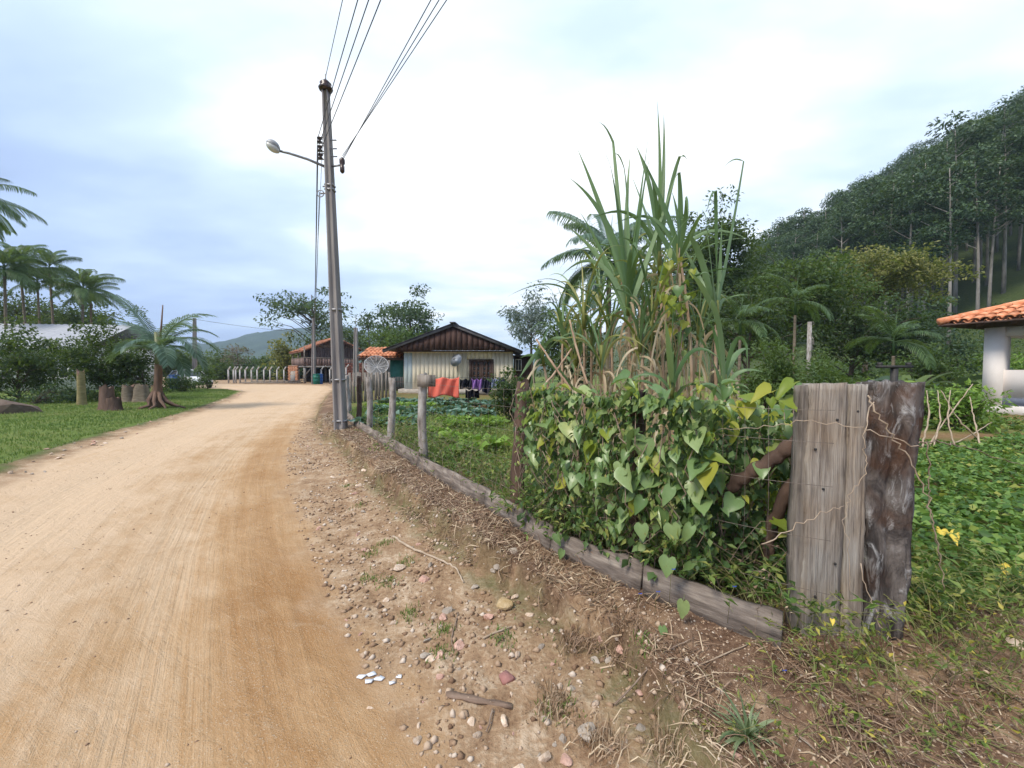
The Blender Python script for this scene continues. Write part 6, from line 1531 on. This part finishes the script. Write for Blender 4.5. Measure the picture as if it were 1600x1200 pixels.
def cane(label, pxb, Yc, crown, leaves, seed, grp=None, nrand=6, ndry=10, rl=1.0, w=.056, bare_to=None, rs=.017, yel=0):
    """crown=(px,py) where the leaf fan opens; leaves: (ctrl px,py, tip px,py[, curl px,py])"""
    g2 = np.random.default_rng(seed); b = at(pxb, Yc); t = thing("sugarcane", label, "sugarcane", b, 0, grp)
    c = D(crown[0], crown[1], Yc) - b; n = 12
    mid = c * .5 + np.array([.08 * g2.normal(), .05 * g2.normal(), 0]); k_ = np.linspace(0, 1, 2 * n)[:, None]; q = 2 * mid * k_ * (1 - k_) + c * k_ ** 2
    rr = rs * (1 - .2 * np.linspace(0, 1, 2 * n)); rr[::2] *= 1.22
    mb = MB(); mb.tube(q, rr, 7); mb.build("stalk", M_STALK, t, True)
    mb = MB(); mb.tube([c * .84 + mid * .06, c * .95, c * 1.03], [.022, .026, .02], 7, r=.3); mb.build("leaf_sheath", M_CANEY, t, True)
    for i, lf in enumerate(leaves):
        dy = .35 * g2.normal()
        p1 = D(lf[0], lf[1], Yc + dy * .5) - b; p2 = D(lf[2], lf[3], Yc + dy) - b
        cu = D(lf[4], lf[5], Yc + dy - .15) - b if len(lf) > 4 else None
        V, Q_ = bez_blade(c - [0, 0, .03 * i], p1, p2, w * (.85 + .4 * g2.random()), seed * 50 + i, 14, cu); mb = MB(); mb.add(V, Q_, r=g2.random()); mb.build("leaf", M_CANEL, t, True)
    for i in range(nrand):
        a_ = g2.random() * 6.28; L_ = rl * (.7 + .6 * g2.random()); up = .5 + .4 * g2.random(); d = np.array([math.cos(a_), math.sin(a_), 0])
        p0 = c + np.array([0, 0, -.05 - .3 * g2.random()]); p1 = p0 + d * L_ * .22 + [0, 0, L_ * up]; p2 = p0 + d * L_ * (.55 + .35 * g2.random()) + [0, 0, L_ * (up * .9 - .45 * g2.random())]
        V, Q_ = bez_blade(p0, p1, p2, w * (.6 + .4 * g2.random()), seed * 70 + i); mb = MB(); mb.add(V, Q_, r=g2.random()); mb.build("leaf", M_CANEY if i < yel else M_CANEL, t, True)
    for i in range(ndry):
        a_ = g2.random() * 6.28; L_ = .5 + .7 * g2.random(); d = np.array([math.cos(a_), math.sin(a_), 0]); p0 = c * (.45 + .52 * g2.random())
        V, Q_ = bez_blade(p0, p0 + d * L_ * .28 + [0, 0, L_ * (.25 * g2.random() - .05)], p0 + d * L_ * (.12 + .25 * g2.random()) - [0, 0, L_ * (.55 + .4 * g2.random())], .03 * (.6 + .7 * g2.random()), seed * 90 + i, 10)
        V[:, 2] = np.maximum(V[:, 2], .03); mb = MB(); mb.add(V, Q_, r=g2.random()); mb.build("dry_leaf", M_DRYL, t, True)
    return t
cane("tall left sugarcane with the widest fan of long leaves", 990, 4.6, (980, 455), [(960, 330, 890, 278), (945, 330, 902, 232), (965, 300, 958, 222, 934, 190), (975, 330, 985, 240), (1000, 340, 1012, 248), (990, 380, 1016, 240), (1000, 300, 1018, 182), (950, 400, 882, 350), (965, 260, 944, 238), (985, 320, 975, 262, 960, 240), (1020, 380, 1060, 262), (940, 380, 905, 330)], 1, None, 5, 16, 1.1)
cane("tall middle sugarcane whose leaf reaches highest", 1040, 4.7, (1030, 385), [(1034, 260, 1027, 158), (1040, 260, 1037, 178), (1020, 280, 994, 228), (1045, 290, 1062, 245, 1078, 258), (1010, 330, 985, 270), (1030, 300, 1012, 262)], 2, None, 4, 14, .9)
cane("right sugarcane of the clump wrapped in yellow-green vine", 1072, 4.4, (1060, 392), [(1050, 340, 995, 230), (1066, 330, 1061, 270, 1050, 300), (1076, 330, 1072, 308, 1076, 350), (1066, 350, 1050, 300), (1085, 350, 1098, 330, 1110, 372), (1030, 360, 1010, 330)], 3, None, 4, 14, .7)
cane("lone right-hand sugarcane with one very long leaf", 1128, 4.2, (1120, 478), [(1138, 400, 1162, 252, 1132, 260), (1120, 390, 1118, 298, 1104, 330), (1108, 400, 1104, 345), (1090, 430, 1068, 384), (1098, 440, 1072, 420), (1126, 420, 1128, 330), (1100, 400, 1080, 372, 1092, 356)], 4, None, 2, 6, .6)
cane("short leafy sugarcane shoot at the clump's right end", 1140, 4.0, (1132, 590), [(1150, 500, 1166, 540, 1168, 580), (1120, 520, 1108, 500), (1145, 540, 1172, 545), (1128, 500, 1112, 470, 1106, 500), (1105, 540, 1088, 520)], 5, None, 6, 3, .5, w=.05)
cane("green sugarcane shoots directly left of the vine-wrapped cane", 1050, 4.0, (1050, 600), [(1045, 540, 1040, 500), (1060, 540, 1066, 505), (1050, 520, 1052, 480)], 6, None, 6, 4, .6, w=.06)
for k, (px, Yc, cx, cy) in enumerate(((890, 5.2, 880, 510), (918, 4.8, 912, 480), (942, 5.3, 938, 455), (975, 5.5, 968, 430), (1025, 5.6, 1022, 420), (1062, 5.3, 1068, 440), (1090, 4.9, 1092, 500), (1000, 4.4, 1000, 520), (965, 4.9, 955, 500), (1005, 5.0, 1008, 470), (930, 5.0, 925, 520), (1020, 4.5, 1018, 500), (985, 5.2, 992, 440), (950, 4.6, 940, 545), (1045, 5.1, 1040, 450))):
    cane("leaner sugarcane stalk with dry hanging leaves inside the clump", px, Yc, (cx, cy), [], 10 + k, "inner stalks of the sugarcane clump", 12, 11, 1.0, w=.036, yel=4)
cane("small yellowing sugarcane left of the clump", 905, 5.0, (900, 545), [(890, 490, 868, 440), (905, 470, 915, 425), (880, 510, 845, 470), (910, 480, 928, 450)], 20, None, 8, 12, .7, yel=4)
cane("bent broken sugarcane leaning left behind the fence", 880, 4.6, (845, 545), [(830, 560, 812, 590), (850, 520, 866, 500), (838, 560, 826, 620), (870, 570, 905, 620)], 21, None, 4, 6, .45)
for lb, pts_ in (("pale broken cane stalk crossing another left of the clump", [(842, 612, 3.9), (865, 585, 4.1), (893, 545, 4.4)]), ("second broken cane stalk crossing the first", [(893, 610, 4.0), (872, 580, 4.1), (838, 530, 4.3)]), ("curved violet cane stalk leaning on the clump", [(918, 600, 4.2), (905, 560, 4.4), (890, 500, 4.6)])):
    pxtube("cane_stalk", pts_, [.014, .012, .010], M_STALK, None, 6, lb, "cane stalk", .002)

# ------------------------------------------------------------------ vines with heart-shaped leaves
M_VINE = leaf_mat("heart_leaf", [(0, (.065, .125, .040)), (.3, (.12, .20, .070)), (.65, (.19, .27, .11)), (.9, (.28, .35, .15)), (1, (.36, .34, .08))], .3, .33, True, .45, vein=True)
M_VINEY = leaf_mat("yellow_heart_leaf", [(0, (.12, .18, .025)), (.5, (.20, .25, .035)), (1, (.34, .32, .05))], .4, .45, True)
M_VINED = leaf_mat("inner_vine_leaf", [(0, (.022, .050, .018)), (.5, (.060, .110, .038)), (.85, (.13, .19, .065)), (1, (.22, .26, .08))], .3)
hearts = [heart_mesh(s) for s in range(5)]; heartsy = [h_.copy() for h_ in hearts]
for h_ in hearts: h_.materials.append(M_VINE)
for h_ in heartsy: h_.materials.append(M_VINEY)
def put_heart(par, p, nrm, size, g2, ms, name="leaf", roll=None):
    z = np.asarray(nrm, float); z /= np.linalg.norm(z); up = np.array([0, 0, 1.0]) + .35 * g2.normal(size=3); y = up - z * up.dot(z); y /= np.linalg.norm(y); x = np.cross(y, z)
    M = Matrix(((x[0], y[0], z[0], p[0]), (x[1], y[1], z[1], p[1]), (x[2], y[2], z[2], p[2]), (0, 0, 0, 1))) @ Matrix.Scale(size, 4)
    o = link(name, ms[g2.integers(5)], None, par); o.matrix_local = M; return o
fpts = np.array([(x, y) for x, y, z in wl_]); fl = np.concatenate([[0], np.cumsum(np.linalg.norm(np.diff(fpts, axis=0), axis=1))])
def onfence(s): return np.array([np.interp(s, fl, fpts[:, 0]), np.interp(s, fl, fpts[:, 1])])
OUT = np.array([-.80, -.60])
g2 = np.random.default_rng(33)
vine = thing("heart_leaf_vine", "dense vine of large heart-shaped leaves smothering the wire fence", "vine", (0, 0, 0))
stems = MB(); cnt = 0; inner = []
def billow(s, z): return .07 + .09 * math.sin(min(max((s - .35) / 1.9, 0), 1) * math.pi) * (.4 + .6 * min(1, z / 1.2)) + .05 * float(fbm(np.array([s * 3]), np.array([z * 3]), 5, 2)[0]) * 2
def low(s): return .45 + .22 * math.sin(s * 5.1) + .10 * math.sin(s * 11 + 1)
while cnt < 190:
    s = .45 + 1.34 * g2.random(); z = .30 + .95 * g2.random() ** .62
    top = 1.15 - .12 * abs(s - 1.1) + .05 * math.sin(s * 9)
    if z > top or z < low(s) * (.7 + .5 * g2.random()): continue
    f_ = onfence(s); b_ = billow(s, z) * (.8 + .35 * g2.random()); hh = Hs(*f_)
    edge = max(0, (z - top + .22) / .22); p = np.array([f_[0] + OUT[0] * b_ * (1 - .55 * edge), f_[1] + OUT[1] * b_ * (1 - .55 * edge), hh + z + .05 * edge])
    nr = np.array([OUT[0] * .55, OUT[1] * .75, .62 + 1.1 * edge]) + .36 * g2.normal(size=3)
    put_heart(vine, p, nr, .038 + .105 * g2.random() ** 1.7, g2, hearts if g2.random() < .86 else heartsy); cnt += 1
for (px, py, Yq, sz) in ((1050, 820, 2.05, .10), (1080, 822, 2.0, .11), (1045, 872, 2.0, .10), (1068, 940, 1.92, .10), (1035, 980, 1.92, .07), (1070, 735, 2.12, .12), (1048, 762, 2.1, .11), (1010, 742, 2.2, .10), (1005, 780, 2.2, .10), (1003, 820, 2.15, .09), (1080, 880, 2.02, .07), (870, 835, 2.7, .08), (880, 860, 2.65, .07)):
    put_heart(vine, D(px, py, Yq), (-.5, -1, .4 + .3 * g2.normal()), sz, g2, hearts)
for i in range(46):
    s = .45 + 1.45 * g2.random(); f_ = onfence(s); hh = Hs(*f_); z0 = .05; z1 = .6 + .55 * g2.random(); b_ = .12
    pts_ = [np.array([f_[0] + OUT[0] * .03, f_[1] + OUT[1] * .03, hh + z0])]
    for k_ in range(1, 7): pts_.append(np.array([f_[0] + OUT[0] * b_ * k_ / 6 + .05 * g2.normal(), f_[1] + OUT[1] * b_ * k_ / 6 + .05 * g2.normal(), hh + z0 + (z1 - z0) * k_ / 6]))
    stems.tube(pts_, .0028, 4)
o = stems.build("stems", M_TWIG, vine, True); o["kind"] = "stuff"
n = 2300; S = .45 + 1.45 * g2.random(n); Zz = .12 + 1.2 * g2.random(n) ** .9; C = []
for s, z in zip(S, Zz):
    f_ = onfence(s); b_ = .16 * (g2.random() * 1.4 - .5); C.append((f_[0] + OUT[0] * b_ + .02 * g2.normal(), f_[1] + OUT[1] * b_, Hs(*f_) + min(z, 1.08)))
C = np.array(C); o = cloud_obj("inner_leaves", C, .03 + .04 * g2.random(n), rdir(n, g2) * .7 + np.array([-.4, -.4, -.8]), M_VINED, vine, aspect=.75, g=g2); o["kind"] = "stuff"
n = 900; S = .45 + 1.5 * g2.random(n); C = []
for s in S:
    f_ = onfence(s); z = .2 + .95 * g2.random(); b_ = billow(s, z) * (.7 + .6 * g2.random()); C.append((f_[0] + OUT[0] * b_, f_[1] + OUT[1] * b_, Hs(*f_) + z))
o = cloud_obj("small_leaves", np.array(C), .025 + .045 * g2.random(n) ** 2, rdir(n, g2) * .6 + np.array([-.3, -.3, -.6]), M_WEED, vine, aspect=.5, g=g2); o["kind"] = "stuff"
# second climbing plant between the heart vine and the gate post
shr = thing("broad_leaf_climber", "bright yellow-green climber beside the gate post planks", "vine", (0, 0, 0))
cnt = 0
while cnt < 290:
    px = 1070 + 185 * g2.random(); py = 600 + 230 * g2.random() ** 1.3; Yq = 2.08 + .8 * g2.random()
    if py < 628 and g2.random() < .75: continue
    p = D(px, py, Yq); put_heart(shr, p, np.array([-.3, -.8, .9]) + .45 * g2.normal(size=3), .05 + .06 * g2.random(), g2, hearts if g2.random() < .62 else heartsy); cnt += 1
for px, py, Yq, sz in ((1240, 598, 2.0, .13), (1205, 612, 2.05, .12), (1180, 625, 2.1, .10), (1225, 622, 2.0, .10), (1150, 635, 2.2, .10), (1130, 655, 2.2, .09)): put_heart(shr, D(px, py, Yq), (-.2, -.5, 1.0), sz, g2, heartsy)
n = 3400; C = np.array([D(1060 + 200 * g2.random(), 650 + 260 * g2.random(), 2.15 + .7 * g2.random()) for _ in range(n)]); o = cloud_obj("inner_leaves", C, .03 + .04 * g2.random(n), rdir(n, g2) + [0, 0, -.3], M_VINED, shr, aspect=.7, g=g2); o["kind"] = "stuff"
mb = MB()
for i in range(40):
    a = D(1080 + 180 * g2.random(), 880, 2.2 + .3 * g2.random()); b = D(1085 + 165 * g2.random(), 620 + 100 * g2.random(), 2.2 + .5 * g2.random()); mb.tube(curve_pts(a, b, g2.normal(size=3) * .06, 7), .003, 4)
o = mb.build("stems", M_TWIG, shr, True); o["kind"] = "stuff"
# vine on the cane
cv = thing("cane_vine", "yellow-green heart-leaved vine climbing the right-hand cane", "vine", (0, 0, 0))
mb = MB(); q = np.array([D(1072 - 14 * k / 11 + 4 * math.sin(k * 1.3), 640 - k * 23, 4.3) for k in range(12)]); mb.tube(q, .006, 5); mb.build("stem", M_TWIG, cv, True)
for i in range(48):
    k = g2.random(); px = 1074 - 16 * k + 14 * g2.normal(); py = 640 - 250 * k
    put_heart(cv, D(px, py, 4.25 + .12 * g2.normal()), np.array([-.1, -1, .35]) + .5 * g2.normal(size=3), .05 + .07 * g2.random(), g2, heartsy if g2.random() < .6 else hearts)
for i in range(9): put_heart(cv, D(1025 + 25 * g2.random(), 400 + 90 * g2.random(), 4.35 + .1 * g2.normal()), np.array([-.1, -1, .35]) + .4 * g2.normal(size=3), .06 + .06 * g2.random(), g2, heartsy)

# ------------------------------------------------------------------ weeds, stems and creepers round the posts
M_STEM = noisy("green_stem", (.16, .17, .06), (.28, .26, .11), 8, .8, bump=.1)
def weed_mass(name, label, n, root, seed, hmin, hmax, leafsz, mat, stem=M_STEM, cat="weeds", fall=.9, aspect=.38, nl=9, sr=.0018):
    g3 = np.random.default_rng(seed); st = MB(); C = []; Dd = []; S = []
    for i in range(n):
        b = root(g3); h = hmin + (hmax - hmin) * g3.random(); a_ = g3.random() * 6.28; d = np.array([math.cos(a_), math.sin(a_), 0]); L_ = h * (.5 + fall * g3.random())
        m = 8; t_ = np.linspace(0, 1, m)[:, None]; q = b + d * L_ * t_ ** 1.3 + np.array([0, 0, 1.0]) * h * (1.7 * t_ - t_ ** 2 * (.75 + .5 * g3.random())) + .012 * np.cumsum(g3.normal(size=(m, 3)), 0)
        q[:, 2] = np.maximum(q[:, 2], H(q[:, 0], q[:, 1]) + .008); st.tube(q, np.linspace(sr * 1.3, sr * .5, m), 3, cap=False)
        for k_ in range(nl):
            t2 = .2 + .8 * g3.random(); p = np.array([np.interp(t2, t_[:, 0], q[:, j]) for j in range(3)]); dv = rdir(1, g3)[0] * [1, 1, .5] + [0, 0, .15]
            s_ = leafsz * (.5 + .8 * g3.random()); dv /= np.linalg.norm(dv); C.append(p + dv * s_ * .5); Dd.append(dv); S.append(s_)
    t = thing(name, label, cat, (0, 0, 0)); o = st.build("stems", stem, t, True); o["kind"] = "stuff"
    o = cloud_obj("leaves", np.array(C), np.array(S), np.array(Dd), mat, t, aspect=aspect, g=g3); o["kind"] = "stuff"; t["kind"] = "stuff"
M_WEEDY = leaf_mat('yellowing_weed_leaf', [(0, (.06, .10, .02)), (.5, (.14, .19, .04)), (.85, (.25, .26, .06)), (1, (.42, .34, .06))], .35)
def rootseg(a, b, wid):
    def f(g3):
        t_ = g3.random(); q = np.array(a) * (1 - t_) + np.array(b) * t_ + g3.normal(size=2) * wid; return np.array([q[0], q[1], Hs(q[0], q[1])])
    return f
weed_mass("fence_foot_weeds", "green creeping weeds at the foot of the vine-covered fence", 230, rootseg((1.36, 1.92), (.09, 3.33), .06), 41, .12, .46, .055, M_WEED, nl=12)
weed_mass("dry_fence_stems", "brown dry stems tangled behind the kerb boards", 150, rootseg((1.36, 1.96), (.0, 3.55), .08), 42, .2, .6, .03, M_STRAW, M_TWIG, nl=3)
weed_mass("post_creeper", "trailing yellow-green creeper around the foot of the posts", 130, rootseg((1.20, 1.64), (2.3, 1.76), .09), 43, .08, .40, .032, M_WEEDY, nl=10)
weed_mass("bank_creeper", "thin creeper stems sprawling over the bare bank at lower right", 150, rootseg((.95, 1.35), (2.3, 1.45), .16), 44, .03, .10, .026, M_WEEDY, nl=6, fall=4.0)
weed_mass("dry_bank_stems", "dry looping stems lying over the bank at lower right", 170, rootseg((.7, 1.4), (2.2, 1.55), .16), 45, .03, .12, .015, M_STRAW, M_STRAW, nl=2, fall=3.5)
weed_mass("inside_fence_weeds", "leafy green weeds standing inside the wire fence before the vegetables", 230, rootseg((.25, 3.6), (-2.0, 7.1), .20), 48, .12, .42, .06, M_WEED, nl=10, fall=.5)
weed_mass("roadside_dry_plants", "thin dry plants standing just inside the garden fence", 90, rootseg((-.1, 3.6), (-2.4, 7.2), .16), 46, .3, .8, .03, M_WEED, M_TWIG, nl=6, fall=.3)
weed_mass("plot_edge_weeds", "mixed weeds right of the charred post foot", 110, rootseg((1.95, 1.95), (2.9, 2.1), .10), 47, .08, .32, .05, M_WEED, nl=10)
# blue dayflowers
M_BLUE = noisy("blue_petal", (.05, .10, .55), (.10, .18, .70), 4, .6, bump=0)
for px, py, Yq in ((1052, 890, 1.95), (1147, 917, 1.85), (1000, 928, 2.05), (1028, 925, 2.0), (1225, 1048, 1.65)):
    mb = MB(); 
    for k_ in range(2): a_ = .6 + k_ * 1.9; mb.add([(0, 0, 0), (.007 * math.cos(a_ - .6), -.003, .007 * math.sin(a_ - .6)), (.013 * math.cos(a_), -.004, .013 * math.sin(a_)), (.007 * math.cos(a_ + .6), -.003, .007 * math.sin(a_ + .6))], [(0, 1, 2, 3)])
    o = thing("dayflower", "tiny blue flower", "flower", D(px, py, Yq)); mb.build("petals", M_BLUE, o); mb = MB(); mb.tube([(0, 0, 0), (0, .03, -.06), (.01, .07, -.22)], .0012, 3); mb.build("flower_stem", M_STEM, o); tag(o, "tiny blue dayflower among the weeds at the fence foot", "flower", "blue dayflowers at the fence foot")
# dry vine stems over the posts
for lb, pts_, r in (("pale dry vine stem arching down over the charred post", [(1356, 618, 1.74), (1372, 650, 1.72), (1400, 690, 1.72), (1432, 735, 1.72), (1455, 800, 1.72), (1468, 860, 1.74), (1475, 925, 1.78)], .0045),
                    ("thin dry stem zigzagging down the grey plank", [(1366, 628, 1.76), (1345, 690, 1.76), (1358, 730, 1.75), (1330, 770, 1.75), (1318, 800, 1.75), (1326, 860, 1.74), (1330, 930, 1.72)], .003),
                    ("dark vine stem running off right from the charred post", [(1436, 692, 1.80), (1470, 690, 1.85), (1520, 702, 1.95), (1600, 728, 2.05)], .004),
                    ("long dry vine stem running left from the posts along the wire", [(1440, 700, 1.74), (1380, 680, 1.72), (1330, 665, 1.74), (1260, 658, 1.82), (1170, 668, 2.0), (1120, 672, 2.1)], .003),
                    ("dead branching stem hanging right of the charred post", [(1446, 690, 1.8), (1455, 740, 1.8), (1448, 780, 1.8), (1462, 840, 1.8), (1470, 890, 1.82)], .0035),
                    ("pale shoot rising from the bank in front of the planks", [(1190, 850, 1.75), (1230, 830, 1.72), (1285, 800, 1.70), (1320, 790, 1.70)], .0035),
                    ("thin runner stem trailing from the planks to the bank", [(1345, 880, 1.70), (1365, 950, 1.66), (1395, 1010, 1.6), (1405, 1060, 1.55)], .003)):
    pxtube("dry_vine", pts_, [r * .8, r * .6, r * .35], M_TWIG if 'dark' in lb or 'dead' in lb else M_PALESTK, None, 5, lb, "stem", .005)
# leafless pale stalks right of the charred post
for i, pts_ in enumerate((((1432, 740, 5.6), (1460, 680, 5.8), (1490, 640, 6.0), (1520, 600, 6.2)), ((1445, 735, 5.5), (1470, 660, 5.8), (1465, 610, 6.1)), ((1545, 700, 5.9), (1500, 660, 6.0), (1470, 610, 6.2)), ((1540, 720, 5.6), (1525, 670, 5.9), (1515, 620, 6.2)), ((1455, 700, 5.6), (1500, 690, 5.9), (1550, 660, 6.4)), ((1440, 700, 5.6), (1452, 650, 5.8), (1448, 610, 6.0)), ((1500, 720, 5.6), (1480, 660, 5.8), (1485, 610, 6.1)))):
    pxtube("dry_stalk", [(a, b_, c) for a, b_, c in pts_], [.013, .010, .006], M_PALESTK, None, 5, "leafless pale dry stalk leaning right of the charred post", "stalk", .004)["group"] = "dry stalks right of the charred post"
# yellow leaves and dead leaf in the ground cover
M_YEL = leaf_mat("yellow_leaf", [(0, (.60, .33, .03)), (1, (.75, .55, .10))], .3)
hy = [h_.copy() for h_ in hearts]
for h_ in hy: h_.materials.clear(); h_.materials.append(M_YEL)
for px, py, Yq, sz, lb in ((1470, 828, 2.55, .07, "orange-yellow leaf left in the ground cover right of the charred post"), (1484, 832, 2.5, .08, "orange-yellow curled leaf beside its twin in the ground cover"), (1580, 888, 2.2, .13, "long pale yellow leaf in the ground cover at right edge"), (1497, 940, 1.95, .03, "small yellow leaf above the bare bank"), (1300, 968, 1.68, .025, "tiny yellow leaf before the plank foot")):
    o = put_heart(None, D(px, py, Yq), (-.3, -.6, .9), sz, g2, hy, "yellow_leaf"); tag(o, lb, "leaf")
# grey-green weed rosette at the bottom
M_ROS = leaf_mat("grey_green_leaf", [(0, (.075, .11, .050)), (.5, (.125, .165, .080)), (1, (.21, .25, .14))], .2)
b = G(1168, 1158); t = thing("weed_rosette", "grey-green weed with narrow spreading leaves at the bottom edge", "weed", b)
for i in range(52):
    V, q = blade_mesh(.06 + .11 * g2.random(), .009 + .009 * g2.random(), .15 + 1.1 * g2.random(), .3 + 1.6 * g2.random(), i * 2.4, 3000 + i, 7); mb = MB(); mb.add(V + np.array([0, 0, .01]), q, r=g2.random()); mb.build("leaf", M_ROS, t, True)

# ------------------------------------------------------------------ air
hb = MB(); hb.box((0, 500, 69), (3400, 1900, 145)); hz_m = bpy.data.materials.new("haze_air"); hz_m.use_nodes = True
nt = hz_m.node_tree; nt.nodes.clear(); ou = nt.nodes.new('ShaderNodeOutputMaterial'); pv = nt.nodes.new('ShaderNodeVolumePrincipled'); pv.inputs['Color'].default_value = (.60, .76, 1.0, 1); pv.inputs['Density'].default_value = .0004; pv.inputs['Anisotropy'].default_value = 0.0
nt.links.new(pv.outputs[0], ou.inputs['Volume'])
hzo = hb.build("haze", hz_m); tag(hzo, kind="stuff")
